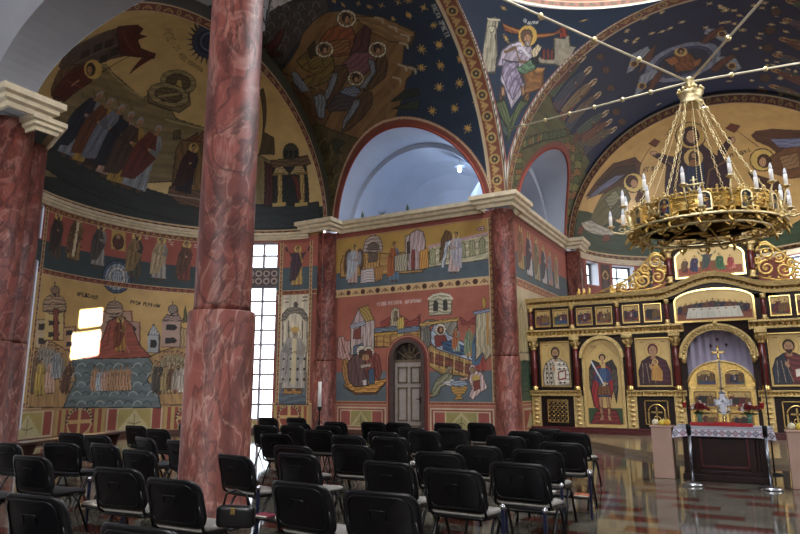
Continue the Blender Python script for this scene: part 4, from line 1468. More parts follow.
f 2032 1255 1986 1121 1 3f4a5a 5a4a58 b gb98a45 3a2418 1.2
f 2156 1256 2104 1114 1 8a7048 7a4a30 b gb98a45 3a2418 1.2
f 2281 1248 2217 1099 1 6a5440 3f4a58 b gb98a45 3a2418 1.2
f 2402 1252 2331 1095 1 4a5a50 6a3a2c b gb98a45 3a2418 1.2
f 2543 1256 2464 1091 1 7a4a34 5a5440 b gb98a45 3a2418 1.2
f 2654 1258 2566 1085 1 6a5a48 4a4858 b gb98a45 3a2418 1.2
p 4f3526 1947 1116 1957 1115 1966 1112 1972 1106 1973 1099 1970 1094 1963 1089 1953 1088 1943 1089 1935 1093 1930 1099 1928 1105 1931 1111 1938 1115
p 4f3526 2057 1103 2068 1102 2077 1098 2084 1092 2085 1085 2081 1079 2073 1075 2062 1073 2051 1074 2042 1079 2036 1084 2035 1091 2039 1097 2046 1101
p 4f3526 2175 1100 2187 1099 2198 1094 2205 1088 2207 1081 2203 1074 2194 1070 2182 1068 2169 1070 2159 1074 2153 1080 2151 1087 2155 1094 2163 1098
p 4f3526 2403 1095 2418 1093 2432 1088 2440 1081 2442 1074 2438 1066 2427 1062 2413 1060 2398 1062 2385 1066 2377 1073 2375 1081 2380 1088 2390 1093
p 4f3526 2528 1087 2545 1085 2559 1080 2569 1073 2571 1064 2566 1057 2554 1052 2538 1050 2522 1052 2508 1057 2499 1064 2497 1072 2502 1079 2513 1085
''',
'K': '''
p 33452c -40 77 -16 174 113 195 310 190 473 151 618 100 723 66 878 50 1033 78 1154 124 1166 14 869 -49 575 -17 82 -7
p 3a1f26 535 489 578 512 613 559 595 638 745 631 784 563 869 492 922 468 890 275 581 302
p 3a1f26 547 465 459 499 387 516 348 532 445 527 578 512
p 3a1f26 861 456 970 535 1006 578 993 584 877 521
p b98a63 419 528 421 523 418 519 409 516 396 515 383 517 370 520 362 524 358 529 361 533 370 536 384 538 398 536 411 533
p b98a63 1025 557 1017 550 1009 545 1001 543 994 544 991 548 991 555 995 563 1002 571 1011 576 1021 578 1028 576 1031 572 1030 565
p 27304a 668 469 780 467 778 290 672 299
l 7a5a2c 6 542 484 656 442 685 318
l 7a5a2c 6 912 462 809 428 779 310
p gd2aa5a 776 496 769 476 753 462 729 455 703 457 677 468 657 485 644 506 645 527 660 543 687 552 721 549 751 537 770 518
p 4a2c1c 745 498 743 482 734 470 723 464 709 465 695 473 684 486 678 503 678 520 685 532 698 539 715 538 730 529 741 515
p a87a52 725 514 725 507 721 502 715 499 709 500 702 504 697 509 694 517 694 524 698 529 704 532 711 531 718 528 723 522
p 8a5a2c 743 472 740 464 733 458 722 455 710 456 699 460 690 468 686 477 688 485 695 492 706 495 719 494 731 489 739 481
p 56331f 31 248 59 327 96 426 252 490 341 468 379 409 310 347 170 292
p 3f2a1c 83 313 153 418 300 456 349 420 229 362
p 6b6e8a 54 241 116 314 202 385 272 403 219 347 129 277
p 6a6038 159 206 175 286 266 348 346 338 378 249 313 178 210 139 126 112
p 858060 210 273 260 327 322 296 274 237
p 5a5a3a 279 225 353 325 386 295 344 194
p b3aa98 73 139 155 167 304 145 356 131 292 112 175 110 96 121
p 7a3a28 265 115 300 119 311 94 260 82
p 7a3a28 64 125 110 121 93 87 46 84
p 3a2a1c 432 379 436 358 425 341 403 330 374 327 342 333 312 347 290 365 281 385 288 403 311 415 346 419 383 413 414 399
p gd9b04e 429 379 432 359 422 342 401 332 373 330 343 336 315 348 294 365 285 384 292 401 314 413 347 417 382 411 411 397
p 4a2a1a 387 382 391 370 385 359 372 352 355 350 335 354 316 362 303 373 297 385 301 396 314 404 334 406 356 403 375 394
p b3835a 392 372 394 363 392 355 385 350 374 349 363 352 352 359 343 367 340 376 341 384 348 389 360 390 372 387 384 380
p 56331f 417 344 464 334 481 281 445 267 411 297
l 5a2c1c 6 348 433 319 562
p 6a2f1c 265 568 272 597 367 590 368 558
p 3a2a1c 807 620 791 586 756 562 709 551 655 554 595 571 535 598 478 631 435 666 430 697 494 716 622 716 737 694 795 658
p gcaa050 799 621 784 589 752 566 707 556 654 559 598 574 540 600 488 632 450 664 449 693 511 711 626 711 731 690 787 657
p 35171c 744 621 739 596 721 577 694 568 661 570 625 582 590 602 559 628 540 653 543 675 576 687 634 686 692 671 729 648
p a87a52 711 621 711 604 702 592 686 585 667 586 646 594 625 608 608 625 600 643 603 657 621 664 649 663 678 654 701 639
p 6a2f1c 1010 637 1099 655 1153 624 1054 597
l 5a2c1c 6 1084 605 1135 486
p 56331f 1151 553 1213 564 1326 538 1493 449 1268 289 1216 361 1204 423 1193 468 1149 518
p 6b6e8a 1236 502 1399 446 1373 391 1235 453
p 3a2a1c 1167 405 1145 385 1118 372 1089 369 1063 375 1043 392 1036 414 1042 439 1063 461 1096 475 1132 478 1161 469 1178 451 1179 428
p gd9b04e 1163 406 1143 387 1117 375 1090 372 1065 379 1047 394 1040 415 1046 438 1066 459 1096 472 1129 474 1157 466 1172 449 1174 428
p 4a2a1a 1142 406 1130 394 1115 386 1099 384 1085 387 1076 397 1073 410 1078 424 1090 437 1107 445 1125 448 1140 443 1149 433 1149 420
p b3835a 1120 407 1112 398 1103 391 1093 389 1085 391 1080 398 1079 407 1083 417 1091 426 1102 433 1113 435 1121 432 1126 426 1125 417
p 6a4224 1155 426 1257 439 1377 408 1281 286 1178 306 1119 351
p 85603a 1195 414 1303 398 1257 335 1175 348
p 4a2c1c 1007 386 1050 355 1125 308 1132 203 1072 244 1019 309
t АРХ_МИХАЇЛ 387 426 132 26 24.8 2a1a12 1
t АРХ_ГАВРИЇЛ 929 473 147 3 18 2a1a12 1
t МР 348 624 56 24 57.5 2a1a12 1
t ΘУ 850 675 92 9 23.4 2a1a12 1
''',
'B': '''
''',
'P': '''
p a49a80 1445 182 1425 134 1408 126 1407 213 1386 265 1380 321 1405 388 1427 368
p c3b898 1435 212 1416 175 1415 205 1424 228
l 6e6552 5 1425 134 1386 265
l d3c8a8 6 1445 182 1408 126
p 9a8f78 1235 166 1203 213 1205 172 1192 208 1186 291 1169 344 1192 430 1223 329 1269 240 1271 215 1225 292
p 2c2f3a 1263 196 1229 241 1225 300 1259 239
l 7a3428 5 1258 202 1253 249
l 7a3428 5 1246 217 1241 269
l 7a3428 5 1235 232 1231 287
p 8a3424 1225 118 1206 133 1197 205 1218 188
p 8a4a2c 1399 129 1371 114 1336 95 1284 112 1237 138 1219 131 1217 159 1258 145 1332 109 1383 150
l b5743a 6 1390 132 1334 101 1283 122 1236 149
p 8a5a2c 1306 199 1249 303 1247 383 1300 295 1308 229
l 5a3a1c 5 1249 303 1247 383
l b98544 6 1306 201 1249 303
p 8f5f30 1362 332 1279 324 1277 354 1355 341
l 5a3a1c 5 1357 334 1279 338
p a89aa8 1375 220 1357 170 1329 118 1303 130 1278 201 1293 200 1282 237 1311 210 1292 284 1293 298 1346 297 1361 305 1364 263 1379 294
p 8c7f96 1368 246 1322 184 1297 269 1343 286 1360 285
p bdb4c4 1357 170 1321 113 1301 145 1328 162
l 7a5a3a 6 1367 217 1339 158 1299 202
l e0dae0 4 1327 127 1294 189
l 6e6078 4 1350 229 1325 252
l 6e6078 4 1328 200 1303 267
p 5a7a5a 1324 197 1285 208 1269 265 1301 237
p c9b48a 1293 176 1278 158 1264 185 1278 218
p 2a2a2a 1287 201 1271 215 1265 249 1283 226
p a3764f 1357 317 1348 298 1341 309 1349 328
p a3764f 1303 270 1294 284 1288 323 1296 307
p gd9a840 1285 121 1284 139 1290 150 1299 150 1311 141 1323 132 1333 130 1339 120 1340 104 1335 87 1326 73 1313 70 1301 81 1290 100
p 6a5040 1297 116 1297 127 1300 134 1306 135 1314 130 1322 124 1328 122 1332 115 1333 105 1330 94 1324 85 1316 83 1307 91 1301 103
p b3835a 1298 123 1298 131 1300 136 1304 136 1309 133 1315 126 1319 118 1322 113 1322 107 1320 100 1316 98 1311 100 1305 106 1301 114
p a3948a 1318 121 1300 130 1300 151 1313 137
p 4f5a34 1365 382 1341 317 1297 314 1275 365 1294 347 1308 349 1319 356 1337 357
p 3f4a44 1349 375 1308 319 1317 340 1325 361 1336 373
p 7a8a4a 1311 353 1311 354 1313 353 1315 349 1317 344 1320 339 1321 341 1322 341 1322 339 1321 335 1318 334 1316 338 1314 344 1312 349
s c79a45 14 1408 58
s c79a45 14 1283 49
s c79a45 14 1373 170
s c79a45 14 1156 118
t СВ_МАТФІЙ 1337 64 -46 6 10 b9b9b4 1
''',
}


def paint_art(cv, key):
    cv_f = lambda a: [float(x) / 100 for x in a]
    pr_ = lambda a: list(zip(cv_f(a)[::2], cv_f(a)[1::2]))
    for ln in ART[key].strip().split('\n'):
        a = ln.split()
        if not a:
            continue
        if a[0] == 'p':
            (cv.cloth if key != 'B' else cv.poly)(pr_(a[2:]), a[1])
        elif a[0] == 'l':
            cv.line(pr_(a[3:]), float(a[2]) / 100, a[1])
        elif a[0] == 'h':
            cv.house(pr_(a[5:]), a[1], a[2], a[4], int(a[3]))
        elif a[0] == 's':
            x, y = cv_f(a[3:5])
            cv.star(x, y, float(a[2]) / 100, a[1])
        elif a[0] == 'f':
            p = cv_f(a[1:5])
            cv.fig(*p, int(a[5]), a[6], a[7], a[8], halo=a[9], hair=a[10], wide=float(a[11]))
        elif a[0] == 't':
            p = cv_f(a[2:6])
            cv.text(a[1].replace('_', ' '), *p, float(a[6]) / 100, a[7], int(a[8]))


def structure(name, label=None):
    return empty(name, label=label, kind='structure')


def plain(name, mb, m, label=None, parent=None):
    o = mb.build(name, m, parent)
    if parent is None:
        o['kind'] = 'structure'
    if label:
        o['label'] = label
    return o


M_plaster = mat('white_plaster', 'd6d8de', 0.75, var=0.05, scale=1.5)
M_stone = mat('cream_limestone', 'cdbfa2', 0.6, var=0.16, scale=5.0, bump=0.1, bscale=12)
M_red = marble('red_marble', '743c34', '3f1b18', '8f665c')
M_redlow = marble('red_marble_base', '80463c', '512722', 'a07a6e')
M_arch = mat('shaded_white_plaster', '8f9096', 0.8, var=0.08, scale=1.2)  # bare white plaster with the shade of its bay put into the colour
M_niche = mat('cool_lit_white_plaster', 'b9c1d0', 0.75, var=0.04, scale=1.5)  # white plaster, tinted blue for the cool light in the niches
M_orn = mat('red_painted_edge', '8a3a2c', 0.6)
M_mull = mat('pale_window_bars', '8a7d82', 0.5)
M_dark = mat('dark_window_frame', '4a4a50', 0.5)
M_gold = mat('gilt_carving', 'cfae68', 0.3, 1.0, var=0.25, scale=14, bump=0.5, bscale=38)
M_goldp = mat('polished_gilding', 'd6b978', 0.24, 1.0, var=0.12, scale=9)
M_wood = mat('dark_stained_wood', '24110e', 0.42, var=0.3, scale=9, spec=.25)
M_maroon = mat('maroon_wood', '4a1a1c', 0.3, var=0.2, scale=7)


def glass_mat():
    m, N, L, b = _new('window_glass')
    tr = N.new('ShaderNodeBsdfTransparent')
    tr.inputs['Color'].default_value = (0.93, 0.96, 1.0, 1)
    gl = N.new('ShaderNodeBsdfGlossy')
    gl.inputs['Roughness'].default_value = 0.05
    mx = N.new('ShaderNodeMixShader')
    mx.inputs[0].default_value = 0.06
    L.new(tr.outputs[0], mx.inputs[1])
    L.new(gl.outputs[0], mx.inputs[2])
    L.new(mx.outputs[0], N['Material Output'].inputs['Surface'])
    return m


M_glass = glass_mat()


# ------------------------------------------------------------------ floor: polished granite, grey slabs and red-brown bars
def floor_mat():
    m, N, L, b = _new('polished_granite_tiles')
    tc = N.new('ShaderNodeTexCoord')
    sp = N.new('ShaderNodeSeparateXYZ')
    L.new(tc.outputs['Object'], sp.inputs[0])

    def math_(op, a, b2=None):
        n = N.new('ShaderNodeMath')
        n.operation = op
        for i, x in enumerate((a, b2)):
            if x is None:
                continue
            if isinstance(x, (int, float)):
                n.inputs[i].default_value = x
            else:
                L.new(x, n.inputs[i])
        return n.outputs[0]
    T = 0.56
    y = math_('DIVIDE', sp.outputs['Y'], T)
    row = math_('FLOOR', y)
    fy = math_('FRACT', y)
    x = math_('ADD', math_('DIVIDE', sp.outputs['X'], T), math_('MULTIPLY', row, 0.5))
    colm = math_('FLOOR', x)
    fx = math_('FRACT', x)
    bar = math_('LESS_THAN', fy, 0.5)
    odd = math_('LESS_THAN', math_('FRACT', math_('MULTIPLY', math_('ADD', colm, 0.25), 0.5)), 0.5)
    red = math_('MULTIPLY', bar, odd)
    # joints
    jx = math_('LESS_THAN', math_('MINIMUM', fx, math_('SUBTRACT', 1.0, fx)), 0.008)
    jy = math_('LESS_THAN', math_('MINIMUM', math_('ABSOLUTE', math_('SUBTRACT', fy, 0.5)), fy), 0.010)
    joint = math_('MAXIMUM', jx, jy)
    no = N.new('ShaderNodeTexNoise')
    no.inputs['Scale'].default_value = 120
    no.inputs['Detail'].default_value = 3
    L.new(tc.outputs['Object'], no.inputs['Vector'])
    wn = N.new('ShaderNodeTexWhiteNoise')
    wn.noise_dimensions = '2D'
    cb = N.new('ShaderNodeCombineXYZ')
    L.new(colm, cb.inputs[0])
    L.new(row, cb.inputs[1])
    L.new(cb.outputs[0], wn.inputs['Vector'])

    def ramp(fac, c0, c1, p0=0.35, p1=0.65):
        r = N.new('ShaderNodeValToRGB')
        r.color_ramp.elements[0].position, r.color_ramp.elements[1].position = p0, p1
        r.color_ramp.elements[0].color = (*lin(hexc(c0)), 1)
        r.color_ramp.elements[1].color = (*lin(hexc(c1)), 1)
        L.new(fac, r.inputs['Fac'])
        return r.outputs['Color']
    grey = ramp(no.outputs['Fac'], '4c4941', '6f6b5f')
    brown = ramp(no.outputs['Fac'], '43201a', '5f3226')

    def mixc(f, a, b2, mode='MIX'):
        n = N.new('ShaderNodeMixRGB')
        n.blend_type = mode
        if isinstance(f, (int, float)):
            n.inputs['Fac'].default_value = f
        else:
            L.new(f, n.inputs['Fac'])
        L.new(a, n.inputs['Color1'])
        if isinstance(b2, str):
            n.inputs['Color2'].default_value = (*lin(hexc(b2)), 1)
        else:
            L.new(b2, n.inputs['Color2'])
        return n.outputs['Color']
    c = mixc(red, grey, brown)
    tone = ramp(wn.outputs['Value'], 'd4d4d4', 'ffffff', 0.0, 1.0)
    c = mixc(1.0, c, tone, 'MULTIPLY')
    c = mixc(joint, c, '3a342c')
    L.new(c, b.inputs['Base Color'])
    b.inputs['Roughness'].default_value = 0.07
    b.inputs['Specular IOR Level'].default_value = 0.22
    return m


M_floor = floor_mat()
fl = plain('floor', MB().box(-18.5, 11, -9, 31.5, -0.3, 0.0), M_floor, 'polished floor of grey granite slabs with red-brown bars')
# the sanctuary step: a low granite platform with a curved front
pts = [(-6.33, 18.5), (-5.4, 18.3), (-4.2, 17.3), (-3.5, 16.4), (-2.8, 15.4), (-2.1, 14.75), (-1.2, 14.4), (-0.4, 14.4), (0.6, 14.75),
       (1.3, 15.4), (2.0, 16.4), (2.7, 17.3), (3.8, 18.3), (4.73, 18.5), (4.73, 25.3), (-6.33, 25.3)]
so = MB()
so.prism(pts, lambda a, b, d: (a, b, d), 0.0, 0.12)
plain('floor_sanctuary_step', so, mat('step_granite', '7a6c58', 0.15, var=0.2, scale=30), 'low curved granite step before the icon screen')

# ------------------------------------------------------------------ painted walls
# --- the wall with the door (east side of the north arm)
cv = Cv('D', 'b3604c')
cv.rect(-13, -6.4, 0, 0.10, '5a2a22')
cv.rect(-13, -6.4, 0.10, 0.93, 'b86a55')
for a, b in ((-12.65, -10.72), (-9.1, -6.95)):
    cv.rect(a, b, 0.12, 0.86, 'd8c3a0')
    cv.rect(a + .05, b - .05, 0.17, 0.81, 'a5483a')
    cv.rect(a + .12, b - .12, 0.22, 0.76, 'd8c9a4')
    cv.rect(a + .16, b - .16, 0.25, 0.73, 'b0544a')
    c0, c1 = a + .52, b - .52
    cv.rect(c0, c1, 0.22, 0.76, 'd2c296')
    cv.rect(c0 + .04, c1 - .04, 0.25, 0.73, 'a99c58')
    m = (c0 + c1) / 2
    cv.poly([(c0 + .06, .26), (m, .72), (c1 - .06, .26)], 'd0bf8c')
    cv.poly([(c0 + .16, .26), (m, .66), (c1 - .16, .26)], 'b3a768')
    cv.line([(m, .28), (m, .56)], .03, '6e6a3a')
    cv.line([(m - .12, .36), (m, .42), (m + .12, .36)], .03, '6e6a3a')
cv.band(-13, -6.4, 0.93, 1.05, '9a4434', 'b5604c', '8a3a2e', 0.16)
cv.rect(-13, -6.4, 1.05, 4.62, 'b4604c')
cv.poly([(-13, 1.05), (-6.4, 1.05), (-6.4, 1.98), (-13, 2.02)], '5f6e78')
cv.poly([(-13, 1.7), (-10.4, 1.7), (-10.4, 2.02), (-13, 2.02)], '6c7a82')
cv.rect(-12.98, -12.72, 0.93, 4.62, '8a4a3e')
cv.rect(-13, -6.4, 4.90, 6.95, 'gc9983f')
cv.rect(-13, -6.4, 4.90, 5.5, '54656f')
paint_art(cv, 'D')
cv.band(-13, -6.4, 4.62, 4.90, 'd8b27a', '6e2c20', '2c3428', 0.30)
cv.rect(-13, -6.4, 6.74, 7.0, '98453a')
cv.line([(-13, 6.76), (-6.4, 6.76)], .03, 'd8b98a')
cv.band(-6.98, -6.8, 1.05, 6.74, '7a3a2e', 'c99a4a', '4a2a22', .2, True)
for k in range(40):   # painted jambs of the door
    pass
cv.rect(-10.72, -9.1, 1.0, 2.4, 'a04a3c')
cv.ell(-9.91, 2.4, 0.81, 0.80, 'a04a3c', n=36)
cv.rect(-10.68, -9.14, 0.0, 2.4, 'c98a70')
cv.ell(-9.91, 2.4, 0.77, 0.76, 'c98a70', n=36)
cv.rect(-10.65, -9.17, 0.0, 2.4, '7a2f28')
cv.ell(-9.91, 2.4, 0.74, 0.73, '7a2f28', n=36)
DX, DW, DS = -9.91, 0.62, 2.42                 # door centre, half width, springing
cv.hole = lambda u, v, z: (np.abs(u - DX) < DW) & ((v < DS) | ((u - DX) ** 2 + (v - DS) ** 2 < DW ** 2))
wall_d = structure('wall_north_arm', 'painted wall with an arched door')
cv.mesh('wainscot', wall_d, v1=0.93, label='painted marble panels with pale diamonds')
cv.mesh('mural', wall_d, v0=0.93, v1=4.76, label='birth scene painted on salmon red round the arched door')
cv.mesh('mural', wall_d, v0=4.76, label='two winged figures between buildings on gold')

# --- the wall running to the icon screen
cv = Cv('F', 'b3604c')
cv.rect(18, 26, 0, 0.95, 'b06a58')
for k in range(4):
    y0 = 18.9 + k * 1.6
    cv.rect(y0, y0 + 1.4, .15, .85, 'd8c3a0')
    cv.rect(y0 + .06, y0 + 1.34, .21, .79, 'a5483a')
    cv.poly([(y0 + .25, .25), (y0 + .7, .75), (y0 + 1.15, .25)], 'b9ac78')
cv.band(18, 26, 0.95, 1.07, '9a4434', 'b5604c', '8a3a2e', .2)
cv.rect(18, 26, 1.07, 4.62, 'c9b48a')
cv.rect(18, 26, 1.07, 1.9, '4a6048')
cv.rect(18, 26, 4.9, 5.75, '4c5e64')
cv.rect(18, 26, 5.75, 6.95, 'b35c4a')
cv.band(18, 26, 4.62, 4.9, 'a0503c', 'c9a05a', '3a2a24', .3)
paint_art(cv, 'F')
cv.rect(18, 26, 6.72, 7.0, '98453a')
wall_f = structure('wall_north_chancel', 'painted side wall of the sanctuary arm')
cv.mesh('wainscot', wall_f, v1=1.0)
cv.mesh('mural', wall_f, v0=1.0, label='row of standing saints above pale painted buildings')

# --- the north apse: wall
A = 5.0
WIN_R = (12.78, 13.92)
WIN_L = (4.78, 5.90)
cv = Cv('A', 'gcfa050')
cv.rect(0, 16, 0, 0.12, '5a2a22')
cv.rect(0, 16, 0.12, 0.95, 'b98a5a')
for k in range(8):
    c0 = 6.1 + k * 1.68
    if k % 2 == 1:
        cv.rect(c0 - .86 + .1, c0 + .76, .14, .88, 'c2a45c')
        for q in (-.62, -.40, .40, .62):
            cv.rect(c0 + q - .05, c0 + q + .05, .14, .88, 'a5483a')
        cv.ell(c0, .5, .40, .42, 'd9c08a')
        cv.ell(c0, .5, .36, .38, 'a04438')
        cv.rect(c0 - .05, c0 + .05, .14, .86, 'd9b06a')
        cv.rect(c0 - .34, c0 + .34, .46, .56, 'd9b06a')
        for t in range(13):
            cv.ell(c0 + .40 * math.cos(PI * t / 12), .5 + .42 * math.sin(PI * t / 12), .035, .035, '24303a')
    else:
        cv.rect(c0 - .84, c0 + .84, .14, .88, 'd8c3a0')
        cv.rect(c0 - .80, c0 + .80, .18, .84, 'a5483a')
        cv.rect(c0 - .54, c0 + .54, .18, .84, 'd0c088')
        cv.rect(c0 - .50, c0 + .50, .2, .82, 'b9a458')
        cv.poly([(c0 - .46, .22), (c0, .8), (c0 + .46, .22)], 'd3c38c')
        cv.line([(c0, .25), (c0, .66)], .03, '7a7040')
        cv.line([(c0 - .2, .42), (c0, .36), (c0 + .2, .42)], .03, '7a7040')
cv.band(0, 16, .95, 1.10, '9a4434', 'c9703c', '7a2f24', .2)
cv.rect(0, 12.4, 4.90, 6.9, 'b05040')
cv.rect(0, 12.4, 4.90, 5.72, '33454a')
cv.rect(12.4, 16, 4.90, 6.9, 'b05a48')
cv.rect(12.4, 16, 4.90, 5.75, '4a5e68')
cv.rect(12.4, 16, 1.1, 4.9, '9a4a3c')
cv.rect(10.9, 12.4, 1.1, 2.5, 'b98d55')
paint_art(cv, 'A')
cv.band(0, 16, 4.74, 4.92, '7a2f24', 'b5703c', '4a2018', .22)
cv.band(0, 12.6, 6.62, 6.78, '7a3324', 'c99a4a', '3a2018', .2)
cv.rect(14.0, 15.1, 6.66, 6.78, '98453a')
for u in (5.96, 13.99, 15.16):
    cv.band(u, u + .09, .95, 6.7, '7a3a2e', 'c99a4a', '4a2a22', .16, True)
# ornament between the two lights of the tall window
cv.rect(WIN_R[0], WIN_R[1], 5.12, 5.72, '5c4a4c')
for k in range(4):
    for j in range(2):
        cx = WIN_R[0] + .16 + k * .28
        cv.ell(cx, 5.28 + j * .28, .12, .12, 'b9a49a')
        cv.ell(cx, 5.28 + j * .28, .07, .07, '4a3a44')


def in_win(u, v):
    r = (u > WIN_R[0] + .02) & (u < WIN_R[1] - .02) & (((v > .38) & (v < 5.1)) | ((v > 5.74) & (v < 6.72)))
    l = (u > WIN_L[0] + .02) & (u < WIN_L[1] - .02) & (((v > .38) & (v < 5.1)) | ((v > 5.74) & (v < 6.72)))
    return r | l


cv.hole = lambda u, v, z: in_win(u, v)
wall_a = structure('wall_north_apse', 'curved apse wall covered with murals')
cv.mesh('wainscot', wall_a, v1=1.02, label='ochre panels with diamonds and a cross roundel')
cv.mesh('mural', wall_a, v0=1.02, v1=4.83, u1=12.3, label='gold mural of a crowd at a grey river before domed churches')
cv.mesh('mural', wall_a, v0=4.83, u1=12.3, label='frieze of standing saints on red and dark green')
cv.mesh('mural', wall_a, v0=1.02, v1=4.83, u0=12.3, label='tall bishop under a canopy beside the window')
cv.mesh('mural', wall_a, v0=4.83, u0=12.3, label='small praying saint on salmon red')

# --- the half dome above it
cv = Cv('C', 'gd9b466')
cv.rect(0, 16, 0, .95, '26302e')
paint_art(cv, 'C')
cv.band(0, 16, .0, .17, '5a2418', 'b5803c', '2a1c14', .3)
dome_n = structure('ceiling_north_apse', 'golden half dome over the apse')
cv.mesh('mural', dome_n, label='robed figures and a walled town on a gold half dome')


def s_ann(u, v):
    t = u / 5.3
    k = v / 0.6
    y = (1 - k) * (12.25 - 5.3 * np.cos(t)) + k * (CY - 5.6 * np.cos(t))
    z = (1 - k) * (7.0 + 4.8 * np.sin(t)) + k * (SPR + 5.45 * np.sin(t))
    return np.stack([np.full_like(u, -13.0), y, z], -1)


def s_ann_e(u, v):
    t = u / 5.4
    k = v / 0.3
    x = CX - ((1 - k) * 5.3 + k * 5.53) * np.cos(t)
    z = (1 - k) * (7.0 + 5.1 * np.sin(t)) + k * (SPR + 5.45 * np.sin(t))
    return np.stack([x, np.full_like(u, 25.4), z], -1)


SURF['N'] = (s_ann, 0.0, 5.3 * PI, 0.0, 0.6, 0.03)
cv = Cv('N', '4a3a22')
cv.rect(0, 5.2, .2, .6, '7a5e38')
cv.rect(5.2, 9.5, .2, .6, '45423f')
cv.rect(9.5, 17, .2, .6, '3a3522')
cv.band(0, 17, 0, .24, '6a2a1c', 'b98a4a', '2c2a20', .36)
trim = structure('trim_1', 'painted border round the gold half dome')
cv.mesh('border', trim)
SURF['M'] = (s_ann_e, 0.0, 5.4 * PI, 0.0, 0.3, 0.03)
cv = Cv('M', '161d33')
cv.band(0, 17, 0, .26, '6a2f24', 'a9803f', '3a2a28', .3)
trim = structure('trim_2', 'painted border round the sanctuary half dome')
cv.mesh('border', trim)

# --- north vault
NX, NH, NR = -9.9, 2.88, 3.0                   # lunette over the door wall
AX, AH, AR = -9.6, 3.15, 2.05                  # open arch on the other side
cv = Cv('V', '1a2f48')
cv.rect(-13, -6.2, 9.6, 18, 'cfd0d4')
paint_art(cv, 'V')
cv.band(-6.86, -6.33, 0, 10, '8a4a34', 'c9a05a', '2c3a38', .34, True)
cv.line([(-6.88, 0), (-6.88, 10)], .05, 'd8c3a0')
n = 64
for k in range(n):
    t0, t1 = PI * k / n, PI * (k + 1) / n
    q = []
    for t, r in ((t0, 1.0), (t1, 1.0), (t1, 1.09), (t0, 1.09)):
        X, Z = NX + NH * r * math.cos(t), NR * r * math.sin(t)
        q.append((X, 5.6 * math.asin(min(1, Z / 5.45))))
    cv.poly(q, '8f4032')
    q2 = []
    for t, r in ((t0, 1.065), (t1, 1.065), (t1, 1.085), (t0, 1.085)):
        X, Z = NX + NH * r * math.cos(t), NR * r * math.sin(t)
        q2.append((X, 5.6 * math.asin(min(1, Z / 5.45))))
    cv.poly(q2, 'd3b088')
cv.rect(-6.86, -6.33, 0, .45, 'c9874a')
cv.hole = lambda u, v, z: (((u - NX) / NH) ** 2 + ((z - SPR) / NR) ** 2 < 1) & (v < 8) | (((u - AX) / AH) ** 2 + ((z - 7.0) / AR) ** 2 < 1) & (v > 9)
vault_n = structure('ceiling_north_vault', 'painted barrel vault of the north arm')
cv.mesh('mural', vault_n, v1=9.0, label='winged figures seated on ochre rocks under a dark starry sky')
cv.mesh('plaster', vault_n, v0=9.0, label='unpainted white half of the vault')

# --- sanctuary vault
EY, EH, ER = 22.05, 2.98, 2.92
cv = Cv('E', '16234a')
cv.band(18.07, 18.5, 0, 18, '7a4430', 'b5884a', '2c3a38', .36, True)
cv.line([(18.52, 0), (18.52, 18)], .05, 'b9a488')
paint_art(cv, 'E')
cv.band(18.07, 18.5, 0, 18, '7a4430', 'b5884a', '2c3a38', .36, True)
for k in range(n):
    t0, t1 = PI * k / n, PI * (k + 1) / n
    q = []
    for t, r in ((t0, 1.0), (t1, 1.0), (t1, 1.07), (t0, 1.07)):
        Y, Z = EY + EH * r * math.cos(t), ER * r * math.sin(t)
        q.append((Y, 5.53 * math.asin(min(1, Z / 5.45))))
    cv.poly(q, '8f4032')
cv.hole = lambda u, v, z: (((u - EY) / EH) ** 2 + ((z - SPR) / ER) ** 2 < 1) & (v < 8)
vault_e = structure('ceiling_sanctuary_vault', 'dark blue painted vault before the sanctuary')
cv.mesh('mural', vault_e, label='haloed figures on a starry dark blue vault')

# --- sanctuary half dome and wall
cv = Cv('K', 'gcf9f52')
cv.rect(0, 17, 0, .8, '33452c')
paint_art(cv, 'K')
cv.band(0, 17, 0, .3, '5a3020', 'a9803f', '3a2a24', .34)
dome_e = structure('ceiling_sanctuary_apse', 'gold half dome over the sanctuary')
cv.mesh('mural', dome_e, label='dark robed figure with raised arms between two bowing winged figures on gold')

cv = Cv('B', 'a5503f')
EW = [(1.35, 2.32), (3.18, 4.42), (10.75, 12.0), (12.85, 14.1)]
for a, b in ((0.2, 1.2), (2.42, 3.08), (4.55, 5.3), (6.2, 10.4), (12.1, 12.75)):
    cv.rect(a, b, 5.0, 6.85, '8a3f34')
    cv.rect(a + .05, b - .05, 5.05, 6.8, '4a3430' if b - a < .8 else '7a3a30')
    cv.ell((a + b) / 2, 6.3, .2, .22, 'gc9983f')
    cv.ell((a + b) / 2, 6.28, .11, .14, '3a2a24')
    cv.poly([((a + b) / 2 - .22, 5.2), ((a + b) / 2 + .22, 5.2), ((a + b) / 2 + .12, 6.14), ((a + b) / 2 - .12, 6.14)], '5a4a44')
cv.fig(.7, 4.9, .7, 6.75, 1, 'b9aca0', 'a08a60')
cv.hole = lambda u, v, z: sum([((u > a) & (u < b) & (v > 5.78) & (v < 6.82)) for a, b in EW]) > 0
wall_e = structure('wall_sanctuary_apse', 'red painted wall with small windows behind the screen')
cv.mesh('mural', wall_e)

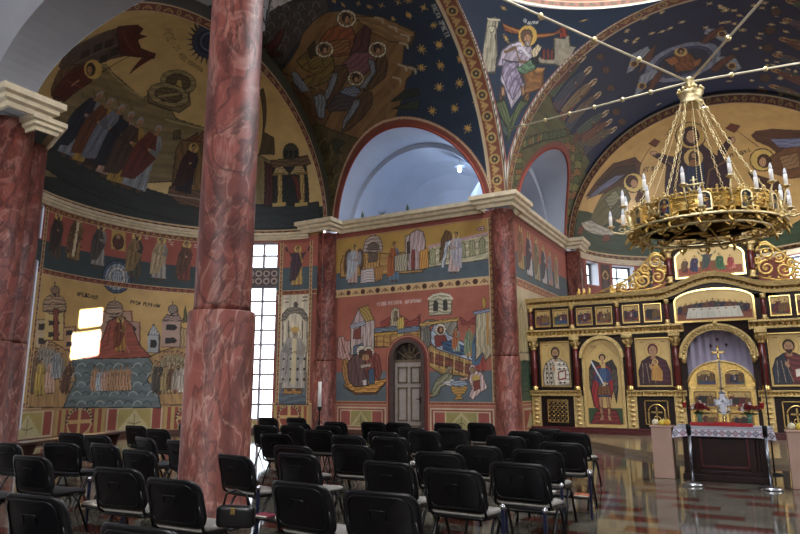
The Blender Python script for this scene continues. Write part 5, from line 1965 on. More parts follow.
# --- pendentives
cv = Cv('P', '1b2d45')
paint_art(cv, 'P')
a0 = 5.6 * PI / 2
n = int(5.6 * PI / 2 / .07)
cv.rect(a0, 5.6 * PI, 3.84, 4.0, '4a3428')
cv.rect(a0, 5.6 * PI, 3.80, 3.86, 'a5604a')
for k in range(n):
    cv.rect(a0 + k * .07 * 1.0, a0 + k * .07 + .04, 3.88, 3.97, 'cfc8b8')
cv.rect(a0, 5.6 * PI, 0, .06, 'd8cdb8')
pend = structure('ceiling_pendentive', 'pendentive with a seated writing saint')
cv.mesh('mural', pend, label='haloed writer at a desk on dark blue')
for nm, q in (('ceiling_pendentive', 0), ('ceiling_pendentive', 2), ('ceiling_pendentive', 3)):
    SURF['q'] = (s_pend, 5.6 * PI / 2 * q, 5.6 * PI / 2 * (q + 1), 0, 4.0, .2)
    c2 = Cv('q', '1c2531')
    o = c2.mesh(nm, None)
    tag(o, 'dark blue pendentive above the crossing', kind='structure')


# --- drum and dome of the crossing
def s_ring(u, v):
    a = u / 5.6
    return np.stack([CX + 5.53 * np.cos(a), CY + 5.6 * np.sin(a), SPR + 5.45 + v], -1)


SURF['R'] = (s_ring, 5.6 * .35 * PI, 5.6 * 1.05 * PI, 0, 1.1, .03)
cv = Cv('R', '94503c')
cv.band(0, 20, .04, .26, '9a5c46', '4a5a42', '8a3424', .3)
cv.band(0, 20, .30, .95, '94503c', '34443a', 'a5803f', .62)
cv.rect(0, 20, 0, .05, 'e0d8c8')
drum_trim = structure('trim_3', 'salmon ornamental ring at the foot of the dome')
cv.mesh('border', drum_trim)
dm = MB()
NS = 192
zs = [SPR + 5.46, 14.36, 15.10, 15.30, 15.80, 17.0]
sun_a = math.atan2((SUN_WIN.y - CY) / 5.6, (SUN_WIN.x - CX) / 5.53)
for i in range(NS):
    t0, t1 = 2 * PI * i / NS, 2 * PI * (i + 1) / NS
    tm = (t0 + t1) / 2
    for j in range(len(zs) - 1):
        if j in (1, 3) and min(abs(tm - sun_a + 2 * PI * w) for w in (-1, 0, 1)) < (0.082 if j == 1 else 0.062):
            continue
        if j in (1, 2, 3) and min(abs(tm - sun_a - k * PI / 2 + 2 * PI * w) for w in (-1, 0, 1) for k in (1, 2, 3)) < 0.105:
            continue
        r = 1.012
        dm.add([(CX + 5.53 * r * math.cos(t), CY + 5.6 * r * math.sin(t), z) for t, z in ((t0, zs[j]), (t1, zs[j]), (t1, zs[j + 1]), (t0, zs[j + 1]))], [(0, 1, 2, 3)])
dm.lathe([(5.68 * math.cos(PI / 2 * i / 12) + .0, 17.0 + 4.5 * math.sin(PI / 2 * i / 12)) for i in range(13)], (CX, CY, 0), 48)
plain('ceiling_dome', dm, M_plaster, 'drum and dome over the crossing', None)

# ------------------------------------------------------------------ niches (white side vaults above the cornice)
def niche(name, fx, half, rise, depth_pts, label):
    """fx(t_u, z, d): point of the tunnel; d in depth_pts"""
    mb = MB()
    n = 40
    prof = [(half * math.cos(PI * i / n), rise * math.sin(PI * i / n)) for i in range(n + 1)]
    rows = []
    for d, sc in depth_pts:
        rows.append([fx(a * sc, b * sc + (0 if sc == 1 else 0.0), d) for a, b in prof])
    vs = [p for r in rows for p in r]
    fs = []
    m = n + 1
    for i in range(len(rows) - 1):
        for j in range(n):
            fs.append((i * m + j, i * m + j + 1, (i + 1) * m + j + 1, (i + 1) * m + j))
    fs.append(tuple((len(rows) - 1) * m + j for j in range(m)))
    mb.add(vs, fs)
    # floor of the niche
    fl_ = [rows[0][0], rows[0][-1], rows[-1][-1], rows[-1][0]]
    mb.add(fl_, [(0, 1, 2, 3)])
    return plain(name, mb, M_niche, label)


def vn_y(z):
    return CY + 5.6 * math.sqrt(max(0, 1 - ((max(z, SPR) - SPR) / 5.45) ** 2))


def ve_x(z):
    return CX - 5.53 * math.sqrt(max(0, 1 - ((max(z, SPR) - SPR) / 5.45) ** 2))


niche('wall_gallery_niche', lambda a, b, d: (NX + a, (vn_y(SPR + b) if d == 0 else 18.07 + d), SPR - .03 + b), NH + .01, NR + .02,
      [(0, 1), (.75, 1), (.75, .94), (2.3, .94), (3.2, .86), (3.7, .7), (3.9, .45)], 'white vaulted niche above the door wall')
niche('wall_chancel_niche', lambda a, b, d: ((ve_x(SPR + b) if d == 0 else -6.33 - d), EY + a, SPR - .03 + b), EH + .01, ER + .02,
      [(0, 1), (.6, 1), (.6, .9), (1.6, .9), (2.2, .7), (2.3, .4)], 'white vaulted niche above the sanctuary side wall')
for nm, fn in (('trim_4', lambda t: (NX + NH * math.cos(t), vn_y(SPR + NR * math.sin(t)) - .01, SPR + NR * math.sin(t))),
               ('trim_5', lambda t: (ve_x(SPR + ER * math.sin(t)) + .01, EY + EH * math.cos(t), SPR + ER * math.sin(t)))):
    plain(nm, MB().tube([fn(PI * i / 48) for i in range(49)], .045, 6), M_orn, 'red painted edge of a niche arch')

# open arch on the near side of the arm: white soffit and wall above
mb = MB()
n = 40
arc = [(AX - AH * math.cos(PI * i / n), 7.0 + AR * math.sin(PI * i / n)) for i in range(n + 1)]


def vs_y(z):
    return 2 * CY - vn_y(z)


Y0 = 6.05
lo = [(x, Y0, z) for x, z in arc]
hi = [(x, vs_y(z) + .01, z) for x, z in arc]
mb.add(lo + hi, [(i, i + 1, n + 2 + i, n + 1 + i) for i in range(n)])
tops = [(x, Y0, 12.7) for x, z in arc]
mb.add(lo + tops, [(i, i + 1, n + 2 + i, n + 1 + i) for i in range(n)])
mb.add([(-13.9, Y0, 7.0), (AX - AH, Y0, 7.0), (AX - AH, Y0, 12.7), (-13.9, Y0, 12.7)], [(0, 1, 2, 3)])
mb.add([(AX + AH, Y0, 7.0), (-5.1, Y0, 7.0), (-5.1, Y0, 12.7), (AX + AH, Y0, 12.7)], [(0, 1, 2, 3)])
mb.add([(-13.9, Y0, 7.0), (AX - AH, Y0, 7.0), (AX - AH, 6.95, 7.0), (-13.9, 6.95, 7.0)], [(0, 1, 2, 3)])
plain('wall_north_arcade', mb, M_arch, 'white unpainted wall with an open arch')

# ------------------------------------------------------------------ plain shell of the rest of the church
sh = M_plaster
mb = MB()
mb.add([(x, y, z) for x, y, z in ((-13.9, -9, 0), (-13.9, Y0, 0), (-13.9, Y0, 12.7), (-13.9, -9, 12.7))], [(0, 1, 2, 3)])
plain('wall_north_west', mb, sh, 'white wall of the north-west bay')
mb = MB()
for a, b, c, d in ((-13.9, -4.0, 0, 12.7), (2.0, 11, 0, 12.7), (-4.0, 2.0, 0, 7.2), (-4.0, 2.0, 11.2, 12.7)):  # the opening is added to house the west fill lamp
    mb.box(a, b, -9.3, -9.0, c, d)
plain('wall_west', mb, sh, 'white west wall with an opening added for the fill lamp')
mb = MB()
for a, b, c, d in ((-9, 9.9, 0, 12.7), (14.9, 18.2, 0, 12.7), (9.9, 14.9, 0, 4.0), (9.9, 14.9, 9.0, 12.7)):  # the opening is added to house the south fill lamp
    mb.box(11.0, 11.3, a, b, c, d)
mb.box(11.02, 11.06, 9.9, 14.9, 4.0, 9.0)  # opaque pane added behind the lamp to block the sun
plain('wall_south', mb, sh, 'white south wall with an added opening closed by an opaque pane')
mb = MB()
mb.box(4.73, 11.3, 18.07, 18.37, 0, 12.7)
mb.box(4.73, 5.0, 18.07, 25.5, 0, 7.12)
plain('wall_south_chancel', mb, sh, 'white walls south of the sanctuary')
mb = MB()
seg = 64
outer = [(-14.0, -9.3), (11.3, -9.3), (11.3, 25.4), (-14.0, 25.4)]
for i in range(seg):
    t0, t1 = 2 * PI * i / seg, 2 * PI * (i + 1) / seg

    def far(t):
        c, s_ = math.cos(t), math.sin(t)
        k = min(((11.3 if c > 0 else -14.0) - CX) / c if abs(c) > 1e-6 else 1e9, ((25.6 if s_ > 0 else -9.3) - CY) / s_ if abs(s_) > 1e-6 else 1e9)
        return (CX + c * k, CY + s_ * k, 12.72)
    ring = lambda t: (CX + 5.56 * math.cos(t), CY + 5.63 * math.sin(t), 12.6)
    mb.add([ring(t0), ring(t1), far(t1), far(t0)], [(0, 1, 2, 3)])
for cx_, cy_ in ((11.3, 25.6), (11.3, -9.3), (-14.0, 25.6), (-14.0, -9.3)):
    t = math.atan2(cy_ - CY, cx_ - CX)
    k0 = int(math.floor((t % (2 * PI)) / (2 * PI / seg)))
    t0, t1 = 2 * PI * k0 / seg, 2 * PI * (k0 + 1) / seg

    def far2(t):
        c, s_ = math.cos(t), math.sin(t)
        k = min(((11.3 if c > 0 else -14.0) - CX) / c, ((25.6 if s_ > 0 else -9.3) - CY) / s_)
        return (CX + c * k, CY + s_ * k, 12.72)
    mb.add([far2(t0), far2(t1), (cx_, cy_, 12.72)], [(0, 1, 2)])
plain('ceiling', mb, sh, 'white ceiling of the side bays')

# ------------------------------------------------------------------ cornices
PROF = [(0, 0), (.07, 0), (.09, .10), (.18, .14), (.18, .23), (.27, .27), (.27, .40), (0, .40)]


def cornice(name, path, z, closed=False, scale=1.0, out=1, label='cream stone cornice'):
    """path: plan points; the profile stands out to the right of the walking direction (out=1)"""
    fr = []
    k = len(path)
    for i, (x, y) in enumerate(path):
        a = Vector(path[i - 1]) if i else None
        c = Vector(path[i + 1]) if i < k - 1 else None
        p = Vector((x, y))
        d1 = (p - a).normalized() if a is not None else None
        d2 = (c - p).normalized() if c is not None else None
        d1, d2 = d1 or d2, d2 or d1
        n1, n2 = Vector((d1.y, -d1.x)), Vector((d2.y, -d2.x))
        m_ = n1 + n2
        m_ = m_ / max(0.3, m_.dot(n1)) * out
        fr.append(((x, y, z), (m_.x * scale, m_.y * scale, 0), (0, 0, scale)))
    return plain(name, MB().sweep(PROF, fr), M_stone, label)


cornice('trim_6', [(-13.7, 17.5), (-13.7, 17.35), (-12.62, 17.35), (-12.62, 18.05), (-7.05, 18.05), (-7.05, 17.62), (-6.05, 17.62), (-6.05, 18.75), (-6.31, 18.75),
                   (-6.31, 24.75), (-5.75, 24.75), (-5.75, 25.75)], 6.93, label='cream stone cornice above the door wall and the side wall')
cornice('trim_7', [(-13 - 4.99 * math.sin(R(t)), 12.25 - 5.29 * math.cos(R(t))) for t in range(8, 174, 5)], 6.78, out=1, scale=.62, label='cream cornice round the apse')
cornice('trim_8', [(CX - 5.29 * math.cos(R(t)), 25.4 + 5.29 * math.sin(R(t))) for t in range(4, 177, 5)], 6.86, out=1, scale=.5, label='cream cornice round the sanctuary apse')
cornice('trim_9', [(-13.9, 6.08), (-12.02, 6.08), (-12.02, 6.80), (-13.2, 6.80)], 6.80, out=1, scale=.95, label='cream capital block of the thick red pillar')
cornice('trim_10', [(-12.9, 6.7), (-12.12, 6.7), (-12.12, 7.08), (-13.3, 7.5)], 6.58, out=1, scale=.7, label='lower cream capital block of the slimmer red pillar')


# ------------------------------------------------------------------ red marble columns
def column(name, x, y, r0, r1, ztop, label, ledge=2.37):
    root = empty(name, (x, y, 0), label=label, cat='column', group=None)
    MB().lathe([(r0 + .05, 0), (r0 + .05, .12), (r0, .16), (r0, ledge), (r0 - .015, ledge + .02), (r1 + .005, ledge + .02)], n=48).build('base', M_redlow, root)
    MB().lathe([(r1 + .005, ledge + .02), (r1, ledge + .1), (r1 * .985, ztop)], n=48).build('shaft', M_red, root)
    return root


big = column('marble_column', -5.54, 5.48, .395, .335, 7.75, 'free-standing red marble column rising among the chairs')
MB().box(-.62, .62, -.62, .62, 7.72, 8.02, .04).build('capital', M_stone, big)
column('marble_column', -6.5, 18.12, .385, .36, 6.93, 'red marble half column at the corner between the door wall and the icon screen')
column('marble_column', -13.15, 17.92, .43, .39, 6.93, 'red marble half column between the tall window and the arched door wall')
column('marble_column', -12.86, 6.60, .46, .43, 6.85, 'thick red marble pillar under the white arch, nearer of the pair')
column('marble_column', -13.20, 7.16, .39, .37, 6.62, 'slimmer red marble pillar at the edge of the bright window, behind the thick one')
column('marble_column', -6.15, 25.3, .36, .34, 6.9, 'dark red half column high behind the icon screen')


plain('wall_apse_return', MB().box(-13.12, -13.0, 17.8, 18.3, 0, 7.3).box(-13.12, -13.0, 6.6, 7.08, 0, 7.0), M_plaster, 'short return walls beside the apse')
plain('wall_chancel_return', MB().box(-6.6, -6.02, 25.42, 25.55, 0, 7.3), M_plaster, 'short return wall beside the sanctuary apse')


# ------------------------------------------------------------------ windows
def curved_window(name, fn, u0, u1, v0, v1, cols, rows, m, depth, label, bar=.05):
    """bars and glass set back by depth behind the wall surface; fn(u, v) -> (point, outward normal)"""
    w = structure(name, label)
    f = MB()
    P = lambda u, v, d=depth: fn(u, v, d)
    for i in range(cols + 1):
        u = u0 + (u1 - u0) * i / cols
        wd = bar * (1.5 if i in (0, cols) else 1)
        f.obox(P(u, v0), P(u, v1), wd, wd)
    for j in range(rows + 1):
        v = v0 + (v1 - v0) * j / rows
        wd = bar * (1.5 if j in (0, rows) else 1)
        f.obox(P(u0, v), P(u1, v), wd, wd)
    f.build('window_frame', m, w)
    g = MB()
    g.add([P(u0, v0, depth + .01), P(u1, v0, depth + .01), P(u1, v1, depth + .01), P(u0, v1, depth + .01)], [(0, 1, 2, 3)])
    g.build('glass', M_glass, w)
    rv = MB()
    e = .03
    for a, b in (((u0 - e, v0 - e), (u1 + e, v0 - e)), ((u1 + e, v0 - e), (u1 + e, v1 + e)), ((u1 + e, v1 + e), (u0 - e, v1 + e)), ((u0 - e, v1 + e), (u0 - e, v0 - e))):
        rv.add([P(*a, 0), P(*b, 0), P(*b, depth + .05), P(*a, depth + .05)], [(0, 1, 2, 3)])
    rv.build('reveal', M_plaster, w)
    return w


def apse_p(u, v, d):
    t = u / 5.0
    return (-13 - (5 + d) * math.sin(t), 12.25 - (5.3 + d) * math.cos(t), v)


def eapse_p(u, v, d):
    t = u / 5.3
    return (CX - (5.3 + d) * math.cos(t), 25.4 + (5.3 + d) * math.sin(t), v)


curved_window('window_1', apse_p, WIN_R[0] + .04, WIN_R[1] - .04, .40, 5.08, 2, 9, M_mull, .16, 'lower light of the tall window beside the big red column', .065)
curved_window('window_2', apse_p, WIN_R[0] + .04, WIN_R[1] - .04, 5.76, 6.70, 2, 2, M_mull, .16, 'upper light of the tall window beside the big red column', .065)
curved_window('window_3', apse_p, WIN_L[0] + .04, WIN_L[1] - .04, .40, 5.08, 2, 9, M_mull, .10, 'lower light of the bright window by the pillars')
curved_window('window_4', apse_p, WIN_L[0] + .04, WIN_L[1] - .04, 5.76, 6.70, 2, 2, M_mull, .10, 'upper light of the bright window by the pillars')
for i, (a, b) in enumerate(EW):
    curved_window('window_%d' % (5 + i), eapse_p, a + .03, b - .03, 5.8, 6.8, 2, 2, M_dark, .45, 'small sanctuary window with dark bars', .07)

# ------------------------------------------------------------------ the arched door
door = structure('door_1', 'arched grey panelled door in the painted wall')
Yd = 18.20
M_door = mat('grey_door_wood', 'a59b96', 0.45, var=0.12, scale=8)
M_doorp = mat('bronze_door_mouldings', '6a5a44', 0.4, var=0.15, scale=8)
arch_pts = lambda r, z0, k=24: [(DX + r * math.cos(PI * i / k), DS + r * math.sin(PI * i / k)) for i in range(k + 1)]
fr = MB()
o_, i_ = arch_pts(DW + .01, 0), arch_pts(DW - .1, 0)
o_ = [(DX + DW + .01, 0)] + o_ + [(DX - DW - .01, 0)]
i_ = [(DX + DW - .1, 0)] + i_ + [(DX - DW + .1, 0)]
for k in range(len(o_) - 1):
    fr.prism([o_[k], o_[k + 1], i_[k + 1], i_[k]], lambda u, v, d: (u, d, v), 18.02, 18.3)
fr.build('door_frame', mat('dark_door_frame', '4a3c38', 0.5), door)
lf = MB().box(DX - DW + .1, DX + DW - .1, Yd, Yd + .06, 0.02, DS - .12)
leaf = lf.build('door_leaf', M_door, door)
pm = MB()
for a, b, c, d in ((-.42, -.06, 1.62, 2.16), (.06, .42, 1.62, 2.16), (-.42, -.06, .42, 1.5), (.06, .42, .42, 1.5), (-.42, .42, .1, .3)):
    for q in ((a, b, c, c + .05), (a, b, d - .05, d), (a, a + .05, c, d), (b - .05, b, c, d)):
        pm.box(DX + q[0], DX + q[1], Yd - .025, Yd, q[2], q[3])
pm.build('panel_moulding', M_doorp, leaf)
hd = MB().box(DX + .40, DX + .46, Yd - .03, Yd, 1.0, 1.2).tube([(DX + .43, Yd - .03, 1.12), (DX + .43, Yd - .08, 1.12), (DX + .31, Yd - .08, 1.12)], .014, 8)
hd.build('door_handle', mat('dark_handle', '2a2826', 0.35, .8), leaf)
tr_ = MB().box(DX - DW + .1, DX + DW - .1, Yd - .01, Yd + .08, DS - .12, DS - .03)
for k in range(1, 6):
    t = PI * k / 6
    tr_.obox((DX, Yd + .03, DS - .03), (DX + (DW - .1) * math.cos(t), Yd + .03, DS + (DW - .1) * math.sin(t)), .04, .03, (0, 1, 0))
tr_.tube([(DX + .24 * math.cos(PI * k / 12), Yd + .03, DS - .03 + .24 * math.sin(PI * k / 12)) for k in range(13)], .02, 6)
fan = tr_.build('fanlight_bars', M_doorp, door)
MB().prism([(DX - DW + .1, DS - .12), (DX + DW - .1, DS - .12)] + arch_pts(DW - .1, 0), lambda u, v, d: (u, d, v), Yd + .05, Yd + .06).build('fanlight_glass', mat('fanlight_pane', '3a3638', 0.08, var=.5, scale=5), door)


# ------------------------------------------------------------------ the icon screen
IX, IY, IZ = -0.9, 19.7, 0.12
screen = empty('iconostasis', (0, 0, 0), label='tall gilded icon screen with red columns and rows of icons across the sanctuary', cat='icon screen')
M_goldd = mat('gilt_moulding', 'cbb27c', 0.30, 1.0, var=0.35, scale=26, bump=0.9, bscale=60)
M_redcol = mat('wine_red_column', '50110f', 0.32, var=0.3, scale=12)
M_deep = mat('deep_brown_panel', '1a0c0a', 0.42, var=0.25, scale=8, spec=.25)
M_lilac = mat('lilac_curtain', 'b4afcb', 0.7, var=0.08, scale=3)


def plane_cv(x, z, w, h, y, res):
    return (lambda u, v: np.stack([x + u, np.full_like(u, y), z + v], -1), 0.0, w, 0.0, h, res)


def icon(parent, x, z, w, h, paint, y=IY, frame=.032, name='icon_panel', label=None, res=.009, arched=0.0, fm=None):
    """a painted panel with a raised gilt frame; (x, z) its lower left corner"""
    mb = MB()
    n = 16

    def outline(g):
        a, b, c, d = x - g, x + w + g, z - g, z + h + g
        if arched <= 0:
            return [(a, c), (b, c), (b, d), (a, d)]
        r = (b - a) / 2
        zc = z + h - arched
        return [(a, c), (b, c)] + [((a + b) / 2 + r * math.cos(PI * i / n), zc + (arched + g) * math.sin(PI * i / n)) for i in range(n + 1)]
    o, q = outline(frame), outline(0)
    for i in range(len(o)):
        j = (i + 1) % len(o)
        mb.prism([o[i], o[j], q[j], q[i]], lambda u, v, d: (u, d, v), y - .03, y + .03)
    mb.prism(o, lambda u, v, d: (u, d, v), y + .012, y + .04)
    f = mb.build(name, fm or M_goldp, parent)
    if label:
        f['label'] = label
    cv = Cv(plane_cv(x, z, w, h, y + .008, res), 'gd2aa58')
    paint(cv, w, h)
    if arched > 0:
        cv.hole = lambda u, v, zz: (v > h - arched) & (((u - w / 2) / (w / 2)) ** 2 + ((v - h + arched) / arched) ** 2 > 1)
    cv.mesh('painting', f)
    return f


_cvinit = Cv.__init__


def _cv2(s, key, base):
    if not isinstance(key, str):
        SURF['_tmp'] = key
        key = '_tmp'
    _cvinit(s, key, base)


Cv.__init__ = _cv2


def bust(robe, cloak, hair='3a2418', halo='gd9ae52', book=None, crosses=False, child=False, beard=True):
    def paint(c, w, h):
        m = w / 2
        c.line([(.02, .02), (w - .02, .02), (w - .02, h - .02), (.02, h - .02), (.02, .02)], .012, '8a5a24')
        c.ell(m, h * .74, w * .25, w * .25, '8a6a2c', n=30)
        c.ell(m, h * .74, w * .24, w * .24, halo, n=30)
        c.cloth([(w * .06, .03), (w * .05, h * .32), (w * .16, h * .52), (w * .38, h * .62), (w * .62, h * .62), (w * .86, h * .52), (w * .95, h * .30), (w * .95, .03)], robe)
        c.cloth([(w * .06, .03), (w * .05, h * .32), (w * .16, h * .52), (w * .36, h * .62), (w * .46, h * .34), (w * .50, .03)], cloak)
        for k in range(6):
            c.line([(w * (.18 + .05 * k), h * .48), (w * (.16 + .09 * k), h * .06)], .014, '2a1a1a' if k % 2 else 'a08a70')
        if crosses:
            for i in range(5):
                for j in range(5):
                    a, b = w * (.18 + .15 * i), h * (.08 + .105 * j)
                    if abs(a - m) > w * .07:
                        c.rect(a - .025, a + .025, b - .03, b + .03, '1d1a20')
            c.rect(m - .04, m + .04, .03, h * .55, 'd8cdb0')
        c.poly([(m - w * .07, h * .56), (m + w * .07, h * .56), (m + w * .06, h * .68), (m - w * .06, h * .68)], 'a3764f')
        c.ell(m, h * .765, w * .155, h * .13, hair, n=24)
        c.ell(m, h * .74, w * .11, h * .108, 'b3835a', n=24)
        if beard:
            c.poly([(m - w * .09, h * .71), (m - w * .07, h * .64), (m, h * .60), (m + w * .07, h * .64), (m + w * .09, h * .71), (m + w * .04, h * .69), (m - w * .04, h * .69)], hair)
        for s_ in (-1, 1):
            c.ell(m + s_ * w * .04, h * .75, w * .018, h * .01, '20140e', n=8)
            c.line([(m + s_ * w * .02, h * .775), (m + s_ * w * .065, h * .775)], .012, '3a2418')
        c.line([(m, h * .75), (m + .006, h * .715), (m - .008, h * .71)], .01, '7a4f30')
        c.line([(m - w * .03, h * .69), (m + w * .03, h * .69)], .012, '7a3428')
        if book:
            c.poly([(w * .56, h * .12), (w * .84, h * .16), (w * .84, h * .36), (w * .56, h * .33)], book)
            c.poly([(w * .60, h * .16), (w * .80, h * .19), (w * .80, h * .33), (w * .60, h * .30)], 'd9d0c0')
        c.ell(w * .42, h * .40, w * .05, h * .06, 'b3835a', .4)
        c.line([(w * .42, h * .40), (w * .46, h * .49)], .025, 'b3835a')
        if child:
            c.poly([(w * .40, h * .12), (w * .72, h * .10), (w * .74, h * .30), (w * .60, h * .46), (w * .44, h * .40)], 'c98f3c')
            for k in range(4):
                c.line([(w * (.46 + .06 * k), h * .38), (w * (.44 + .08 * k), h * .13)], .012, '8a5a24')
            c.ell(w * .545, h * .50, w * .09, w * .09, halo, n=20)
            c.ell(w * .54, h * .50, w * .055, h * .05, '5a3620', n=16)
            c.ell(w * .53, h * .495, w * .04, h * .04, 'b3835a', n=16)
        for a in (.2, .8):
            c.line([(w * a - .05, h * .93), (w * a + .05, h * .93)], .02, '7a2f1c')
    return paint


def archangel(c, w, h):
    m = w / 2
    c.line([(.04, .04), (w - .04, .04), (w - .04, h - w / 2), (m, h - .05), (.04, h - w / 2), (.04, .04)], .01, '9a6a28')
    c.rect(.05, w - .05, .05, h * .2, '2c4a26')
    c.cloth([(.10, .05), (w - .1, .05), (w * .8, h * .17), (w * .55, h * .2), (w * .25, h * .16)], '7a1f1f')
    for s_ in (-1, 1):
        c.cloth([(m + s_ * w * .08, h * .72), (m + s_ * w * .26, h * .76), (m + s_ * w * .37, h * .66), (m + s_ * w * .38, h * .44), (m + s_ * w * .31, h * .26), (m + s_ * w * .24, h * .42), (m + s_ * w * .14, h * .52)], '2b2626')
        for k in range(5):
            c.line([(m + s_ * w * (.20 + .035 * k), h * .64), (m + s_ * w * (.24 + .03 * k), h * (.32 + .03 * k))], .014, '6a5a4a')
    c.cloth([(m - w * .2, h * .68), (m - w * .05, h * .7), (m - w * .1, h * .4), (m - w * .12, h * .16), (m - w * .3, h * .22), (m - w * .34, h * .4)], '9a1f22')
    c.cloth([(m + w * .08, h * .7), (m + w * .2, h * .66), (m + w * .26, h * .44), (m + w * .18, h * .3), (m + w * .1, h * .5)], '9a1f22')
    for s_ in (-1, 1):
        c.cloth([(m + s_ * w * .03, h * .36), (m + s_ * w * .15, h * .36), (m + s_ * w * .14, h * .22), (m + s_ * w * .13, h * .1), (m + s_ * w * .17, h * .06), (m + s_ * w * .06, h * .06), (m + s_ * w * .07, h * .2)], 'a87a50')
        c.line([(m + s_ * w * .05, h * .2), (m + s_ * w * .15, h * .2)], .03, '6a3a1c')
        c.line([(m + s_ * w * .07, h * .12), (m + s_ * w * .14, h * .12)], .03, '6a3a1c')
    c.cloth([(m - w * .15, h * .66), (m + w * .15, h * .66), (m + w * .13, h * .5), (m + w * .17, h * .33), (m - w * .17, h * .33), (m - w * .13, h * .5)], '2a3f6a')
    c.cloth([(m - w * .14, h * .46), (m + w * .14, h * .46), (m + w * .19, h * .35), (m - w * .19, h * .35)], '7a4a24')
    for k in range(5):
        c.line([(m - w * .14 + k * w * .07, h * .45), (m - w * .18 + k * w * .09, h * .35)], .02, '3a1c14')
    c.cloth([(m - w * .1, h * .66), (m + w * .1, h * .66), (m + w * .08, h * .5), (m - w * .08, h * .5)], '3a5580')
    c.line([(m - w * .1, h * .48), (m + w * .1, h * .48)], .04, 'c9a04a')
    c.line([(m - w * .14, h * .64), (m - w * .22, h * .54), (m - w * .02, h * .47)], .075, '2a3f6a')
    c.line([(m + w * .14, h * .64), (m + w * .2, h * .54), (m + w * .04, h * .50)], .075, '2a3f6a')
    c.ell(m, h * .785, w * .15, w * .15, '8a6a2c', n=28)
    c.ell(m, h * .785, w * .14, w * .14, 'gdcb65a', n=28)
    c.ell(m, h * .79, w * .1, h * .042, '2a1a12', n=20)
    c.ell(m, h * .778, w * .06, h * .034, 'b3835a', n=20)
    c.cloth([(m - .03, h * .7), (m + .03, h * .7), (m + .03, h * .76), (m - .03, h * .76)], 'a3764f')
    c.line([(m - w * .30, h * .74), (m + w * .02, h * .46)], .045, 'c9cdd6')
    c.line([(m - w * .03, h * .455), (m + w * .05, h * .50)], .03, 'c9a04a')
    for k in range(6):
        c.line([(m - w * .3 + k * .03, h * .90), (m - w * .3 + k * .03 + .01, h * .93)], .01, '7a2f1c')


def feast(seed):
    r = random.Random(seed)

    def paint(c, w, h):
        c.rect(0, w, 0, h, 'gc9a04e')
        c.rect(.03, w - .03, .03, h * .45, r.choice(['6a5a34', '4a4a3a', '7a4a2c', '5a5a4a']))
        c.poly([(.03, h * .3), (w * .25, h * .85), (w * .42, h * .5), (w * .5, h * .3)], r.choice(['8a5a34', '5a5444', '6a4a3a']))
        c.poly([(w * .6, h * .35), (w * .75, h * .9), (w - .03, h * .6), (w - .03, h * .3)], r.choice(['7a6a44', '3a3a40', '8a4a30']))
        n = r.choice([4, 5, 6])
        for k in range(n):
            x = w * (.16 + .70 * k / (n - 1))
            c.fig(x, h * (.08 + .05 * (k % 2)), x + .01, h * (.78 + r.uniform(-.06, .14)), 1, r.choice(['2a3a6a', '9a2420', '3a3020', '6a3a44', 'a87a2c', '2c4a44']),
                  r.choice(['1f2438', '5a1c1c', '6a4a20', '2a2420']), r.choice(['n', '', 'k']) if n < 6 else '', wide=1.5)
        if r.random() < .6:
            c.ell(w / 2, h * .5, w * .12, w * .14, r.choice(['2a3f6a', '1d1d28']))
            c.fig(w / 2, h * .36, w / 2, h * .62, 1, 'c9b8a0', 'a8642a', '')
        c.line([(.015, .015), (w - .015, .015), (w - .015, h - .015), (.015, h - .015), (.015, .015)], .018, '8a5a24')
    return paint


def supper(c, w, h):
    c.rect(0, w, 0, h, 'gd2aa58')
    c.rect(.03, w - .03, .03, h * .30, '8a4a34')
    for k in range(13):
        t = (k - 6) / 6
        x = w / 2 + t * w * .43
        b = h * (.26 + .02 * (1 - t * t))
        top = b + h * (.30 + (.14 if k == 6 else .10 * (1 - t * t)))
        c.fig(x, b - .06, x, top, 1, ['7a2a24', '2a3550', '3a4a34', '6a4a2c'][k % 4], ['2a2438', '6a3a20', '5a2a2a', '3a3a3a'][k % 4], '' if k == 6 else ('b' if k % 2 else 'n'), wide=1.7)
    c.poly([(w * .13, .07), (w * .87, .07), (w * .83, h * .42), (w * .17, h * .42)], 'c9c4b4')
    for k in range(9):
        c.line([(w * (.18 + .08 * k), .08), (w * (.2 + .075 * k), h * .3)], .012, 'a39c8c')
    for k in range(6):
        c.ell(w * (.24 + .105 * k), h * .37, .035, .02, '9a6a34')
    c.line([(.02, .02), (w - .02, .02)], .02, '8a5a24')


def enthroned(c, w, h):
    c.rect(0, w, 0, h, 'gd2aa58')
    c.rect(.04, w - .04, .04, h * .3, 'a04a34')
    for x, a, b in ((.12, '5a2a2a', '6a4a2c'), (.27, '2a3a60', '3a2a50'), (.68, '3a6a3a', '2c5a34'), (.84, 'c96a5a', 'a83a34')):
        c.fig(w * x, h * .14, w * x + (.04 if x < .5 else -.04), h * (.72 if .2 < x < .8 else .64), 1, a, b, '', wide=1.35)
    c.poly([(w * .36, h * .14), (w * .60, h * .14), (w * .60, h * .5), (w * .36, h * .5)], '7a4a20')
    c.fig(w * .47, h * .14, w * .48, h * .84, 1, '8a3a2a', '3a4a44', 'br', wide=1.2)
    c.poly([(w * .34, .06), (w * .64, .06), (w * .6, h * .15), (w * .38, h * .15)], 'b5733a')
    c.line([(.02, .02), (w - .02, .02)], .02, '8a5a24')


L_ = screen
